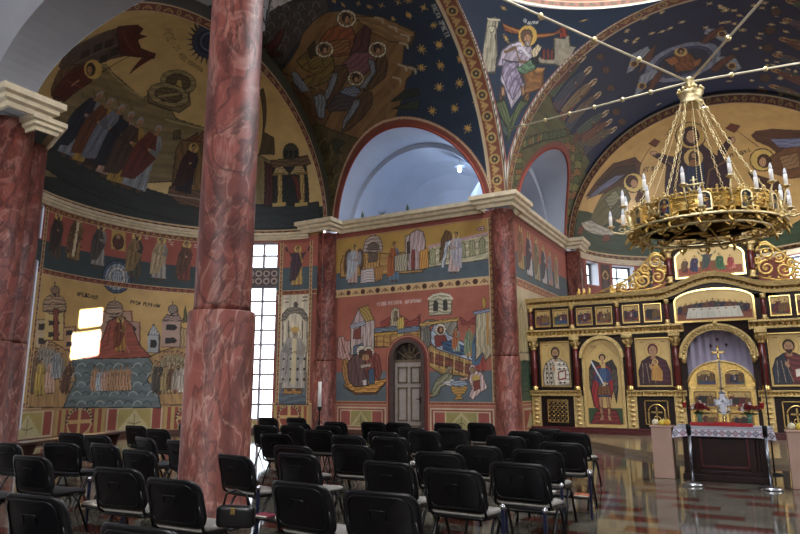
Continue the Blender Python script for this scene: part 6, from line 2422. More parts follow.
# --- structure: mirrored about IX
MIR = lambda a, b: (2 * IX - b, 2 * IX - a)
cols = [-6.15, -4.83, -3.28, -1.98]
spans = [(-6.12, -4.83), (-4.83, -3.28), (-3.28, -1.98)]
bd = MB()
bd.box(-6.31, -1.72, IY + .05, IY + .22, IZ, 4.02)
bd.box(*MIR(-6.31, -1.72), IY + .05, IY + .22, IZ, 4.02)
bd.box(-1.72, 2 * IX + 1.72, IY + .05, IY + .22, 3.2, 4.02)
for i in range(16):                              # the wood around the arched royal opening
    t0, t1 = PI * i / 16, PI * (i + 1) / 16
    p = [(IX + .83 * math.cos(t), 2.36 + .80 * math.sin(t)) for t in (t0, t1)]
    bd.prism([p[0], p[1], (p[1][0], 3.22), (p[0][0], 3.22)], lambda u, v, d: (u, d, v), IY + .05, IY + .22)
bd.build('body', M_wood, L_)
pb = MB()
for a, b in ((-6.33, -1.75), MIR(-6.33, -1.75)):
    pb.box(a, b, IY - .12, IY + .06, IZ, IZ + .10, .01)
    pb.box(a, b, IY - .08, IY + .06, IZ + .10, IZ + .17, .01)
pb.build('plinth', M_maroon, L_)


def gilt_band(name, runs, z0, z1, y, deep):
    """carved moulding: a row of leaf lumps between two fillets"""
    mb = MB()
    for a, b in runs:
        h = z1 - z0
        mb.box(a, b, y - deep, y + .06, z0, z0 + h * .24, .008)
        mb.box(a, b, y - deep * .55, y + .06, z0 + h * .24, z0 + h * .76)
        mb.box(a, b, y - deep * 1.3, y + .06, z0 + h * .76, z1, .008)
        n = max(1, int((b - a) / (h * .55)))
        for k in range(n):
            x = a + (k + .5) * (b - a) / n
            s = (b - a) / n * .42
            zc = (z0 + z1) / 2
            yy = y - deep * .55
            mb.add([(x - s, yy, zc), (x, yy, zc - h * .27), (x + s, yy, zc), (x, yy, zc + h * .27), (x, yy - deep * .55, zc)],
                   [(0, 1, 4), (1, 2, 4), (2, 3, 4), (3, 0, 4)])
    return mb.build(name, M_goldd, L_)


for rn in ((-6.33, -4.72), (-3.40, -1.78), MIR(-6.33, -4.72), MIR(-3.40, -1.78)):
    gilt_band('shelf_moulding', [rn], 1.22, 1.39, IY, .10)
for rn in ((-6.33, -1.72), MIR(-6.33, -1.72)):
    gilt_band('lower_cornice', [rn], 3.03, 3.27, IY, .16)
# upper cornice with its swell over the middle
mb = MB()


def top_z(x):
    d = abs(x - IX)
    return 0.40 * (0.5 + 0.5 * math.cos(PI * min(1, d / 1.55))) if d < 1.55 else 0.0


xs = [-6.33] + [IX - 1.55 + 3.1 * i / 30 for i in range(31)] + [2 * IX + 6.33]
for zb, hh, dp in ((4.00, .10, .10), (4.10, .07, .06), (4.17, .13, .22)):
    mb.sweep([(0, 0), (dp, 0), (dp * 1.2, hh), (0, hh)], [((x, IY + .06, zb + top_z(x)), (0, -1, 0), (0, 0, 1)) for x in xs])
n = 90
for k in range(n):
    x = -6.25 + (2 * 5.35) * (k + .5) / n
    z = 4.135 + top_z(x)
    mb.add([(x - .055, IY - .01, z), (x, IY - .01, z - .05), (x + .055, IY - .01, z), (x, IY - .01, z + .05), (x, IY - .08, z)], [(0, 1, 4), (1, 2, 4), (2, 3, 4), (3, 0, 4)])
mb.build('upper_cornice', M_goldd, L_)
bk = MB()
for i in range(len(xs) - 1):
    if abs(xs[i] - IX) < 1.56 and abs(xs[i + 1] - IX) < 1.56:
        bk.prism([(xs[i], 3.9), (xs[i + 1], 3.9), (xs[i + 1], 4.02 + top_z(xs[i + 1])), (xs[i], 4.02 + top_z(xs[i]))], lambda u, v, d: (u, d, v), IY + .05, IY + .2)
bk.build('cornice_backing', M_wood, L_)

# --- columns
for x in cols + [2 * IX - c for c in cols]:
    c = MB().lathe([(.085, 1.52), (.095, 1.56), (.09, 2.02), (.098, 2.06), (.098, 2.12), (.086, 2.16), (.08, 2.66)], (x, IY - .06, 0), 20).build('column', M_redcol, L_)
    MB().lathe([(.12, 1.39), (.12, 1.43), (.10, 1.45), (.115, 1.49), (.09, 1.53)], (x, IY - .06, 0), 20).build('column_base', M_goldp, c)
    cp = MB().lathe([(.082, 2.64), (.10, 2.67), (.085, 2.70), (.10, 2.80), (.135, 2.92)], (x, IY - .06, 0), 16)
    cp.box(x - .155, x + .155, IY - .21, IY + .08, 2.92, 3.03, .01)
    for k in range(8):
        t = 2 * PI * k / 8
        cp.tube([(x + .09 * math.cos(t), IY - .06 + .09 * math.sin(t), 2.72), (x + .12 * math.cos(t), IY - .06 + .12 * math.sin(t), 2.82), (x + .155 * math.cos(t), IY - .06 + .155 * math.sin(t), 2.86), (x + .15 * math.cos(t), IY - .06 + .15 * math.sin(t), 2.81)], [.03, .03, .022, .012], 6)
    cp.build('column_capital', M_goldd, c)
    # carved gilt pier below the shelf
    q = MB().box(x - .15, x + .15, IY - .03, IY + .06, IZ + .17, 1.22, .01)
    for k in range(7):
        z = IZ + .28 + k * .135
        q.add([(x - .11, IY - .03, z), (x, IY - .03, z - .065), (x + .11, IY - .03, z), (x, IY - .03, z + .065), (x, IY - .075, z)], [(0, 1, 4), (1, 2, 4), (2, 3, 4), (3, 0, 4)])
    q.build('carved_pier', M_goldd, L_)

# --- icons of the main row
icon(L_, -5.94, 1.52, .92, 1.36, bust('c9c0b0', 'b5aa98', '2a1a14', crosses=True, book='8a2420'), IY - .02, label='icon of a bishop in a robe of black crosses')
icon(L_, -3.07, 1.52, .94, 1.36, bust('4a1a2c', '3a1422', '5a1c2c', child=True, beard=False), IY - .02, label='icon of a veiled mother holding a child')
icon(L_, 2 * IX + 3.07 - .94, 1.52, .94, 1.36, bust('6a2a2c', '2a3040', '3a2014', book='7a2a20'), IY - .02, label='icon of a bearded man holding an open book')
icon(L_, 2 * IX + 5.94 - .92, 1.52, .92, 1.36, bust('5a4a3a', '7a3a24', '4a3020'), IY - .02)
for a, b in ((-6.02, -4.94), (-3.15, -2.05), MIR(-3.15, -2.05), MIR(-6.02, -4.94)):   # dark cases around them
    cs = MB()
    for q in ((a, a + .07, 1.42, 2.98), (b - .07, b, 1.42, 2.98)):
        cs.box(q[0], q[1], IY - .07, IY + .06, q[2], q[3], .008)
    cs.box(a, b, IY - .07, IY + .06, 1.39, 1.46, .008)
    cs.box(a, b, IY - .07, IY + .06, 2.94, 3.02, .008)
    cs.build('icon_case', M_deep, L_)
# --- deacon doors with tall figures
for a, lab in ((-4.60, 'arched door icon of a winged warrior with a sword'), (2 * IX + 4.60 - 1.09, None)):
    d = icon(L_, a, .36, 1.09, 2.55, archangel, IY - .01, frame=.06, arched=.545, name='deacon_door', label=lab, fm=M_goldd)
    ar = MB()
    cx, zc = a + .545, .36 + 2.55 - .545
    for k in range(20):
        t0, t1 = PI * k / 20, PI * (k + 1) / 20
        pl = [(cx + r * math.cos(t), zc + r * math.sin(t)) for r, t in ((.56, t0), (.56, t1), (.66, t1), (.66, t0))]
        ar.prism(pl, lambda u, v, dd: (u, dd, v), IY - .16, IY + .04)
    ar.build('door_arch', M_goldd, d)
# --- lower panels
for a, kind in ((-5.95, 'lattice'), (-3.09, 'cross'), (2 * IX + 3.09 - .95, 'cross'), (2 * IX + 5.95 - .95, 'lattice')):
    w, z0, z1 = .95, .36, 1.16
    p = MB().box(a, a + w, IY - .0, IY + .06, z0, z1).build('lower_panel', M_deep, L_)
    fr = MB()
    e0, e1, g0, g1 = a + .15, a + w - .15, z0 + .05, z1 - .05
    for q in ((e0, e1, g0, g0 + .035), (e0, e1, g1 - .035, g1), (e0, e0 + .035, g0, g1), (e1 - .035, e1, g0, g1)):
        fr.box(q[0], q[1], IY - .045, IY + .0, q[2], q[3], .006)
    if kind == 'lattice':
        m = 5
        for k in range(-m, m + 1):
            for sg in (1, -1):
                # clip each slanting bar to the frame
                W2, H2 = e1 - e0, g1 - g0
                s0 = k * W2 / m * 1.0
                p0, p1 = [], []
                ts = [t / 60 for t in range(61)]
                pts_ = [(s0 + t * H2, t * H2) for t in ts]
                pts_ = [q for q in pts_ if 0 <= q[0] <= W2]
                if len(pts_) > 2:
                    (xa, za), (xb, zb) = pts_[0], pts_[-1]
                    if sg < 0:
                        xa, xb = W2 - xa, W2 - xb
                    fr.obox((e0 + xa, IY - .02, g0 + za), (e0 + xb, IY - .02, g0 + zb), .02, .022, (0, 1, 0))
        for i in range(m):
            for j in range(m):
                fr.ball((e0 + (i + .5) * (e1 - e0) / m, IY - .02, g0 + (j + .5) * (g1 - g0) / m), .022, 8)
    else:
        cx = (e0 + e1) / 2
        fr.tube([(cx + .22 * math.cos(PI * i / 16), IY - .02, g0 + .36 + .22 * math.sin(PI * i / 16)) for i in range(17)], .026, 6)
        fr.obox((cx - .22, IY - .02, g0 + .06), (cx - .22, IY - .02, g0 + .36), .05, .04, (0, 1, 0))
        fr.obox((cx + .22, IY - .02, g0 + .06), (cx + .22, IY - .02, g0 + .36), .05, .04, (0, 1, 0))
        fr.obox((cx, IY - .02, g0 + .06), (cx, IY - .02, g0 + .52), .045, .03, (0, 1, 0))
        fr.obox((cx - .15, IY - .02, g0 + .36), (cx + .15, IY - .02, g0 + .36), .045, .03, (0, 1, 0))
        for sg in (-1, 1):
            fr.tube([(cx + sg * (.02 + .07 * math.sin(t)), IY - .02, g0 + .10 + .05 * t) for t in [k * .5 for k in range(7)]], .014, 6)
    fr.build('lattice' if kind == 'lattice' else 'cross_relief', M_goldp, p)

# --- the row of small feast icons and the supper in the middle
small = [-6.07, -5.50, -4.76, -4.17, -3.38, -2.77]
sd = 3
for a in small:
    for x in (a, 2 * IX - a - .50):
        sd += 1
        icon(L_, x + .03, 3.39, .44, .50, feast(sd), IY - .0, frame=.028, name='feast_icon')
for x in (-6.22, -4.90, -3.53, -2.13):
    for xx in (x, 2 * IX - x):
        c = MB().lathe([(.06, 3.40), (.065, 3.45), (.062, 3.62), (.068, 3.65), (.058, 3.68), (.056, 3.86)], (xx, IY - .02, 0), 14).build('small_column', M_redcol, L_)
        MB().lathe([(.085, 3.28), (.085, 3.33), (.06, 3.36), (.07, 3.41)], (xx, IY - .02, 0), 14).build('small_base', M_goldd, c)
        MB().lathe([(.058, 3.85), (.07, 3.90), (.09, 3.97), (.09, 4.0)], (xx, IY - .02, 0), 14).build('small_capital', M_goldd, c)
icon(L_, IX - .98, 3.34, 1.96, .86, supper, IY - .03, frame=.05, arched=.30, name='supper_icon', label='wide arched icon of a supper at a long white table')

# --- crown: enthroned figure between two columns under an arched cornice
icon(L_, IX - .86, 4.62, 1.72, .86, enthroned, IY - .02, frame=.05, arched=.30, name='crown_icon', label='wide arched icon of an enthroned figure with four attendants')
cb = MB()
zz = lambda x: 5.44 + .22 * math.cos(PI / 2 * min(1, abs(x - IX) / 1.0)) ** 1.0
cxs = [IX - 1.2 + 2.4 * i / 24 for i in range(25)]
for i in range(24):
    cb.prism([(cxs[i], 4.3), (cxs[i + 1], 4.3), (cxs[i + 1], zz(cxs[i + 1])), (cxs[i], zz(cxs[i]))], lambda u, v, d: (u, d, v), IY + .06, IY + .2)
cb.build('crown_backing', M_wood, L_)
cr = MB()
for zb, hh, dp in ((0, .06, .12), (.06, .06, .20), (.12, .07, .28)):
    cr.sweep([(0, 0), (dp, 0), (dp * 1.1, hh), (0, hh)], [((x, IY + .08, zz(x) + zb - .04), (0, -1, 0), (0, 0, 1)) for x in cxs])
cr.build('crown_cornice', M_goldd, L_)
for x in (IX - 1.06, IX + 1.06):
    c = MB().lathe([(.075, 4.66), (.085, 4.72), (.08, 5.22)], (x, IY - .04, 0), 16).build('crown_column', M_redcol, L_)
    MB().lathe([(.11, 4.46), (.11, 4.5), (.08, 4.54), (.1, 4.6), (.078, 4.67)], (x, IY - .04, 0), 16).build('crown_base', M_goldd, c)
    MB().lathe([(.078, 5.2), (.10, 5.24), (.085, 5.28), (.13, 5.40)], (x, IY - .04, 0), 16).box(x - .14, x + .14, IY - .18, IY + .1, 5.40, 5.46).build('crown_capital', M_goldd, c)


def spiral(mb, cx, cz, r, turns, a0, sg, rad, y):
    n = int(22 * turns)
    mb.tube([(cx + sg * r * (1 - .82 * k / n) * math.cos(a0 + 2 * PI * turns * k / n), y, cz + r * (1 - .82 * k / n) * math.sin(a0 + 2 * PI * turns * k / n)) for k in range(n + 1)],
            [rad * (1 - .5 * k / n) for k in range(n + 1)], 7)


for sg in (-1, 1):
    o = MB()
    X = lambda d: IX + sg * d
    y = IY + .04
    # gilt scrollwork stepping down from the crown to the sides
    spec = [(1.42, 5.16, .24), (1.40, 4.70, .22), (1.82, 4.62, .22), (1.74, 4.98, .16), (2.12, 4.50, .16), (2.42, 4.44, .14), (2.70, 4.40, .10), (1.20, 4.94, .12), (2.0, 4.78, .12)]
    for k, (d, z, r) in enumerate(spec):
        spiral(o, X(d), z, r, 1.6, (k * 1.3) % 6.28, sg if k % 2 else -sg, .045, y - .02 * (k % 3))
        o.ball((X(d), y, z), r * .22, 8)
        for q in range(3):
            t = 1.9 * q + k
            p = (X(d) + r * .95 * math.cos(t), y, z + r * .95 * math.sin(t))
            o.tube([p, (p[0] + .07 * math.cos(t + .6), y - .03, p[2] + .07 * math.sin(t + .6)), (p[0] + .11 * math.cos(t + 1.4), y, p[2] + .11 * math.sin(t + 1.4))], [.02, .035, .006], 6)
    o.tube([(X(1.16), y, 5.36), (X(1.45), y, 5.44), (X(1.7), y, 5.2), (X(1.95), y, 4.92), (X(2.3), y, 4.68), (X(2.7), y, 4.52), (X(3.05), y, 4.40), (X(3.2), y, 4.34)], [.03, .045, .04, .04, .035, .03, .025, .01], 7)
    o.tube([(X(1.1), y, 4.42 + top_z(X(1.1))), (X(1.6), y, 4.36), (X(2.3), y, 4.33), (X(3.2), y, 4.33)], .03, 6)
    o.build('gilt_scrollwork', M_gold, L_)
    # small leaf crests along the top further out
    o2 = MB()
    for d in (3.45, 3.62, 3.78):
        o2.tube([(X(d), y, 4.30), (X(d) + .03, y, 4.42), (X(d - .04), y, 4.50), (X(d), y, 4.56)], [.05, .06, .035, .008], 7)
    o2.build('leaf_crest', M_gold, L_)

# --- royal doors, their arch and the curtain behind
rd = MB()
for k in range(28):
    t0, t1 = PI * k / 28, PI * (k + 1) / 28
    for r0, r1, d0 in ((.80, .96, -.14), (.93, .99, -.18)):
        pl = [(IX + r * math.cos(t) * 1.0, 2.30 + r * .94 * math.sin(t)) for r, t in ((r0, t0), (r0, t1), (r1, t1), (r1, t0))]
        rd.prism(pl, lambda u, v, d: (u, d, v), IY + d0, IY + .06)
    tm = (t0 + t1) / 2
    rd.ball((IX + .87 * math.cos(tm), IY - .14, 2.30 + .87 * .94 * math.sin(tm)), .04, 6)
for sg in (-1, 1):
    rd.tube([(IX + sg * .88, IY - .08, 2.32), (IX + sg * .88, IY - .08, 2.2), (IX + sg * .86, IY - .08, 2.12)], [.09, .075, .02], 8)
rd.tube([(IX, IY - .14, 3.16), (IX, IY - .16, 3.26), (IX, IY - .14, 3.34)], [.04, .06, .01], 8)
rd.build('royal_arch', M_goldd, L_)
cur = MB()
n = 60
vs, fs = [], []
for i in range(n + 1):
    x = IX - .85 + 1.7 * i / n
    yy = IY + .30 + .03 * math.sin(i * .9) + .012 * math.sin(i * 2.3)
    vs += [(x, yy, .2), (x, yy, 3.2)]
cur.add(vs, [(2 * i, 2 * i + 2, 2 * i + 3, 2 * i + 1) for i in range(n)], True)
curt = cur.build('curtain', M_lilac, L_)
ce = MB()
for dx, z in ((-.18, 2.62), (0, 2.80), (.22, 2.64)):
    ce = MB()
    ce.box(IX + dx - .014, IX + dx + .014, IY + .245, IY + .26, z - .06, z + .06)
    ce.box(IX + dx - .04, IX + dx + .04, IY + .245, IY + .26, z + .0, z + .03)
    ce.build('curtain_cross', mat('dark_red_embroidery', '4a1420', 0.7), curt)



def leaf_top(x):
    return 1.52 + .68 * math.sqrt(max(0, 1 - ((x - IX) / .84) ** 2))


for sg in (-1, 1):
    a, b = (IX - .83, IX - .015) if sg < 0 else (IX + .015, IX + .83)
    m = MB()
    k = 16
    for i in range(k):
        x0, x1 = a + (b - a) * i / k, a + (b - a) * (i + 1) / k
        m.prism([(x0, .3), (x1, .3), (x1, leaf_top(x1)), (x0, leaf_top(x0))], lambda u, v, d: (u, d, v), IY - .0, IY + .05)
    lf = m.build('royal_door', M_gold, L_)
    e = MB()
    e.tube([(a + (b - a) * i / k, IY - .01, leaf_top(a + (b - a) * i / k) - .02) for i in range(k + 1)], .035, 6)
    for z in (.34, .86, 1.44):
        e.box(a, b, IY - .03, IY, z - .03, z + .03, .006)
    for x in (a + .03, b - .03):
        e.box(x - .03, x + .03, IY - .03, IY, .3, 1.5 if abs(x - IX) > .4 else leaf_top(x) - .02, .006)
    for q in range(26):
        e.ball((random.uniform(a + .08, b - .08), IY - .005, random.uniform(.4, 1.42)), random.uniform(.015, .03), 6)
    e.build('carved_border', M_goldd, lf)
    for z, h, sdd in ((.92, .44, 21), (.42, .36, 22)):
        icon(lf, a + .13, z, (b - a) - .26, h, feast(sdd + sg * 7), IY - .03, frame=.025, name='door_icon')
    icon(lf, (a + .24 if sg < 0 else a + .10), 1.52, (b - a) - .34, .42, feast(40 + sg), IY - .03, frame=.02, name='door_icon', arched=.14)
cx_ = MB()
cx_.obox((IX, IY, 2.2), (IX, IY, 2.56), .05, .04, (0, 1, 0))
cx_.obox((IX - .12, IY, 2.43), (IX + .12, IY, 2.43), .05, .04, (0, 1, 0))
for p in ((0, 2.58), (-.14, 2.43), (.14, 2.43), (0, 2.28)):
    cx_.ball((IX + p[0], IY, p[1]), .04, 8)
cx_.build('door_cross', M_goldp, L_)


# ------------------------------------------------------------------ votive lamps before the screen
for x, lab in ((-1.83, 'small red glass votive lamp hanging before the veiled mother side of the gilded doors'), (.03, 'small red glass votive lamp hanging before the bearded man side of the gilded doors')):
    r = empty('votive_lamp', (x, 19.18, 0), label=lab, cat='lamp', group=None)
    MB().lathe([(.0, .90), (.03, .92), (.055, 1.0), (.06, 1.08), (.05, 1.10)], n=16).build('red_glass', mat('ruby_glass', '7a1418', 0.1, var=.1), r)
    MB().lathe([(.0, .80), (.02, .83), (.012, .87), (.035, .91), (.03, .92)], n=12).lathe([(.062, 1.075), (.068, 1.09), (.062, 1.105)], n=16).build('holder', M_goldp, r)
    ch = MB()
    for k in range(3):
        t = 2 * PI * k / 3
        ch.tube([(.06 * math.cos(t), .06 * math.sin(t), 1.09), (0, 0, 1.5)], .005, 5)
    ch.tube([(0, 0, 1.5), (0, 0, 3.0), (0, .16, 3.2), (0, .42, 3.2)], .006, 5)
    ch.build('chain', mat('dark_brass', '5a4526', .4, .8), r)


# ------------------------------------------------------------------ chandelier
HX, HY = -0.6, 12.45
M_candle = mat('white_electric_candle', 'e9e6e2', 0.4, var=0.03)
M_bulb = mat('frosted_flame_bulb', 'dfe3ea', 0.15, var=0.03)
M_brass = mat('pale_brass', 'e4d2a2', 0.28, 1.0, var=0.2, scale=30, bump=0.45, bscale=60)
ch = empty('chandelier', (HX, HY, 0), label='huge gilt ring chandelier with white candles hanging under the dome', cat='chandelier')
# hub
hb = MB()
hb.lathe([(.19, 6.76), (.215, 6.78), (.215, 6.82), (.195, 6.84), (.195, 6.96), (.225, 6.98), (.225, 7.02), (.20, 7.04)], n=32)
hb.lathe([(.0, 6.80), (.19, 6.80)], n=24)
hb.lathe([(.03, 6.8), (.035, 7.3)], n=12)
hb.build('hub', M_brass, ch)
for k in range(12):
    t = 2 * PI * k / 12
    MB().ball((.215 * math.cos(t), .215 * math.sin(t), 7.07), .035, 8).build('hub_bead', M_brass, ch)
MB().lathe([(.0, 7.12), (.06, 7.14), (.10, 7.20), (.06, 7.27), (.09, 7.29), (.05, 7.34), (.0, 7.36)], n=20).build('hub_knob', M_brass, ch)
# ring band with crest
RR = 1.2
rb = MB()
rb.lathe([(RR - .012, 4.42), (RR + .02, 4.42), (RR + .02, 4.45), (RR + .004, 4.46), (RR + .004, 4.64), (RR + .02, 4.65), (RR + .02, 4.68), (RR - .012, 4.68), (RR - .012, 4.42)], n=72)
rb.build('ring_band', M_gold, ch)
for k in range(36):
    t = 2 * PI * (k + .5) / 36
    m = MB()
    c, s = math.cos(t), math.sin(t)
    P = lambda a, z, r=RR + .02: (r * c - a * s, r * s + a * c, z)
    for sg in (-1, 1):
        m.tube([P(sg * (.02 + .05 * (1 - q / 10) * math.cos(q * .75)), 4.55 + .05 * (1 - q / 10) * math.sin(q * .75), RR + .03) for q in range(11)], .011, 5)
        m.tube([P(sg * .13, 4.68), P(sg * .08, 4.74), P(sg * .02, 4.72), P(sg * .01, 4.77)], [.014, .016, .012, .006], 5)
    m.ball(P(0, 4.79), .022, 6)
    m.tube([P(-.075, 4.55, RR + .03), P(.075, 4.55, RR + .03)], .010, 5).tube([P(0, 4.55, RR + .03), P(0, 4.70, RR + .025), P(0, 4.79)], .010, 5).tube([P(-.13, 4.685), P(.13, 4.685)], .010, 5)
    m.build('ring_scroll', M_gold, ch)


def plaque_paint(seed):
    cols_ = [('3a4a6a', '7a2a24'), ('6a2420', '2a3550'), ('3a5a44', '8a6a2c'), ('5a3a2a', '2a3a5a')][seed % 4]

    def paint(c, w, h):
        c.rect(0, w, 0, h, '12203a')
        c.fig(w / 2, h * .06, w / 2, h * .9, 1, cols_[0], cols_[1], '', wide=1.3)
    return paint


for k in range(12):
    t = 2 * PI * (k + .18) / 12
    c, s = math.cos(t), math.sin(t)
    m = MB()
    w, h = .085, .15
    P = lambda a, z, r: (r * c - a * s, r * s + a * c, z)
    o = [(-w, 4.40), (w, 4.40)] + [(w * math.cos(PI * i / 10), 4.60 + w * math.sin(PI * i / 10)) for i in range(11)]
    q = [(a * 1.25, 4.55 + (z - 4.55) * 1.16) for a, z in o]
    for i in range(len(o)):
        j = (i + 1) % len(o)
        m.prism([q[i], q[j], o[j], o[i]], lambda a, z, d: P(a, z, RR + d), .0, .06)
    m.ball(P(0, 4.74, RR + .03), .02, 6)
    pl = m.build('icon_plaque', M_brass, ch)
    for face, rr in ((1, RR + .035), (-1, RR - .02)):
        fn = lambda u, v, rr=rr, c=c, s=s, face=face: np.stack([rr * c - (u - w) * s * face, rr * s + (u - w) * c * face, 4.40 + v], -1)
        cv = Cv((fn, 0.0, 2 * w, 0.0, .285, .012), '12203a')
        plaque_paint(k)(cv, 2 * w, .285)
        cv.hole = lambda u, v, z: (v > .20) & ((u - w) ** 2 + (v - .20) ** 2 > w * w)
        cv.mesh('plaque_painting', pl)
# two crests with a cross on opposite sides
for a in (-PI / 2 - .02, PI / 2 - .02):
    c, s = math.cos(a), math.sin(a)
    P = lambda u, z: ((RR + .03) * c - u * s, (RR + .03) * s + u * c, z)
    m = MB().tube([P(-.16, 4.84), P(.16, 4.84)], .018, 6).tube([P(-.12, 4.84), P(-.05, 4.74), P(-.02, 4.70)], .014, 6).tube([P(.12, 4.84), P(.05, 4.74), P(.02, 4.70)], .014, 6)
    m.tube([P(0, 4.70), P(0, 4.98)], .016, 6).tube([P(-.06, 4.92), P(.06, 4.92)], .014, 6)
    m.build('crest_cross', M_brass, ch)
# lower rim: a wide openwork scroll ring
lr = MB()
lr.tube([(1.06 * math.cos(2 * PI * k / 72), 1.06 * math.sin(2 * PI * k / 72), 4.22) for k in range(72)], .03, 8, True)
lr.build('lower_rim', M_brass, ch)
MB().tube([(1.32 * math.cos(2 * PI * k / 72), 1.32 * math.sin(2 * PI * k / 72), 4.30) for k in range(72)], .026, 8, True).build('outer_rim', M_brass, ch)
for k in range(36):
    t = 2 * PI * k / 36
    m = MB()
    c, s = math.cos(t), math.sin(t)
    Q = lambda r, a, z: (r * c - a * s, r * s + a * c, z)
    sg = 1 if k % 2 else -1
    m.tube([Q(1.19 + .10 * (1 - q / 12) * math.cos(q * .62), sg * (.11 * (1 - q / 12) * math.sin(q * .62)), 4.26 + .015 * math.sin(q)) for q in range(12)], [.02 - .001 * q for q in range(12)], 6)
    m.tube([Q(1.06, 0, 4.22), Q(1.10, .06 * sg, 4.14), Q(1.04, .1 * sg, 4.12)], [.016, .02, .006], 5)
    m.build('rim_scroll', M_gold, ch)
# big standing curls between the rims
for k in range(18):
    t = 2 * PI * (k + .5) / 18
    c, s = math.cos(t), math.sin(t)
    Q = lambda a, z, r=1.26: (r * c - a * s, r * s + a * c, z)
    m = MB()
    for sg in (-1, 1):
        m.tube([Q(sg * (.02 + .085 * (1 - .07 * q) * (1 - math.cos(q * .55))), 4.30 + .012 * q * (1 - .03 * q) + .085 * (1 - .07 * q) * math.sin(q * .55), 1.26 + .03 * math.sin(q)) for q in range(12)], [.024 - .0014 * q for q in range(12)], 6)
    m.tube([Q(0, 4.28), Q(0, 4.20, 1.34), Q(.03, 4.14, 1.36), Q(.05, 4.17, 1.37)], [.03, .03, .02, .006], 6)
    m.build('standing_curl', M_gold, ch)
# inner spokes with scrolls and a pendant
for k in range(6):
    t = 2 * PI * (k + .3) / 6
    c, s = math.cos(t), math.sin(t)
    Q = lambda r, a, z: (r * c - a * s, r * s + a * c, z)
    m = MB().tube([Q(1.06, 0, 4.22), Q(.8, 0, 4.34), Q(.5, 0, 4.42), Q(.16, 0, 4.45)], .018, 7)
    for r0, sg in ((.78, 1), (.78, -1), (.5, 1), (.5, -1)):
        m.tube([Q(r0 + .13 * (1 - q / 14) * math.cos(q * .6 + 1), sg * (.14 + .13 * (1 - q / 14) * math.sin(q * .6)), 4.38) for q in range(14)], [.026 - .0013 * q for q in range(14)], 6)
    m.build('spoke', M_gold, ch)
MB().lathe([(0, 4.28), (.05, 4.32), (.09, 4.40), (.16, 4.43), (.17, 4.47), (.09, 4.50), (.03, 4.56), (.02, 4.7), (0, 4.71)], n=24).build('boss', M_brass, ch)
# candles in two tiers on curling arms
for k in range(24):
    t = 2 * PI * (k + .35) / 24 + (0.045 if k % 2 else -0.045)
    tier = k % 4
    r, z = ((1.62, 4.55), (1.40, 4.80), (1.50, 4.36), (1.36, 4.88))[tier]
    c, s = math.cos(t), math.sin(t)
    Q = lambda rr, zz: (rr * c, rr * s, zz)
    m = MB().tube([Q(RR - .02 if z > 4.4 else 1.3, 4.5 if z > 4.4 else 4.28), Q((RR + r) / 2, min(z, 4.5) - .10), Q(r - .03, z - .10), Q(r, z - .03)], [.018, .018, .015, .012], 6)
    m.tube([Q((RR + r) / 2 + .07 * math.cos(q * .6), min(z, 4.5) - .03 + .06 * math.sin(q * .6) * (1 - q / 14)) for q in range(10)], .009, 5)
    m.lathe([(.0, -.03), (.03, -.02), (.05, .0), (.075, .015), (.07, .022), (.026, .02), (.026, .05), (.0, .05)], Q(r, z), 14)
    arm = m.build('candle_arm', M_brass, ch)
    MB().lathe([(.032, .02), (.032, .225), (.0, .225)], Q(r, z), 12).build('candle', M_candle, arm)
    MB().lathe([(.018, .22), (.028, .25), (.025, .285), (.010, .335), (.0, .345)], Q(r, z), 10).build('bulb', M_bulb, arm)
# chains and bead strings from hub to ring
for k in range(12):
    t = 2 * PI * (k + .18) / 12
    c, s = math.cos(t), math.sin(t)
    p0, p1 = Vector((.2 * c, .2 * s, 6.80)), Vector(((RR) * c, (RR) * s, 4.70))
    m = MB()
    n = 26 if k % 2 == 0 else 44
    for q in range(n):
        f0, f1 = q / n, (q + .86) / n
        sag = lambda f: Vector((0, 0, -.10 * 4 * f * (1 - f)))
        a, b2 = p0.lerp(p1, f0) + sag(f0), p0.lerp(p1, f1) + sag(f1)
        if k % 2 == 0:
            d = (b2 - a).normalized()
            sd_ = d.cross(Vector((-s, c, 0))).normalized() if q % 2 else Vector((-s, c, 0))
            L0 = (b2 - a).length
            m.tube([a + d * L0 * (.5 - .56 * math.cos(2 * PI * i / 8)) + sd_ * .024 * math.sin(2 * PI * i / 8) for i in range(8)], .0075, 4, True)
        else:
            m.ball((a + b2) / 2, .011, 6)
    if k % 2:
        m.tube([p0.lerp(p1, i / 8) + Vector((0, 0, -.10 * 4 * (i / 8) * (1 - i / 8))) for i in range(9)], .004, 4)
    m.build('chain' if k % 2 == 0 else 'bead_string', M_brass, ch)
# the four tie rods to the piers
M_rod = mat('pale_painted_rod', 'cfc6ae', 0.4, 0.4, var=0.08)
for (x, y, lab) in ((-6.15, 17.9, 'tie rod from the chandelier hub to the pier between door wall and sanctuary'), (-6.15, 7.0, 'tie rod from the chandelier hub up past the ring toward the near red column'),
                    (4.55, 17.9, 'tie rod from the chandelier hub to the far side of the sanctuary arch'), (4.55, 7.0, 'tie rod from the chandelier hub rising steeply away from the door wall')):
    r = empty('tie_rod', (HX, HY, 7.25), label=lab, cat='rod')
    d = Vector((x - HX, y - HY, 9.5 - 7.25))
    L0 = d.length
    MB().tube([d * (.05 / L0), d], .022, 8).build('bar', M_rod, r)
    for f in (.14, .26, .40, .54, .70, .86):
        MB().ball(d * f, .055, 10).build('joint_ball', M_brass, r)

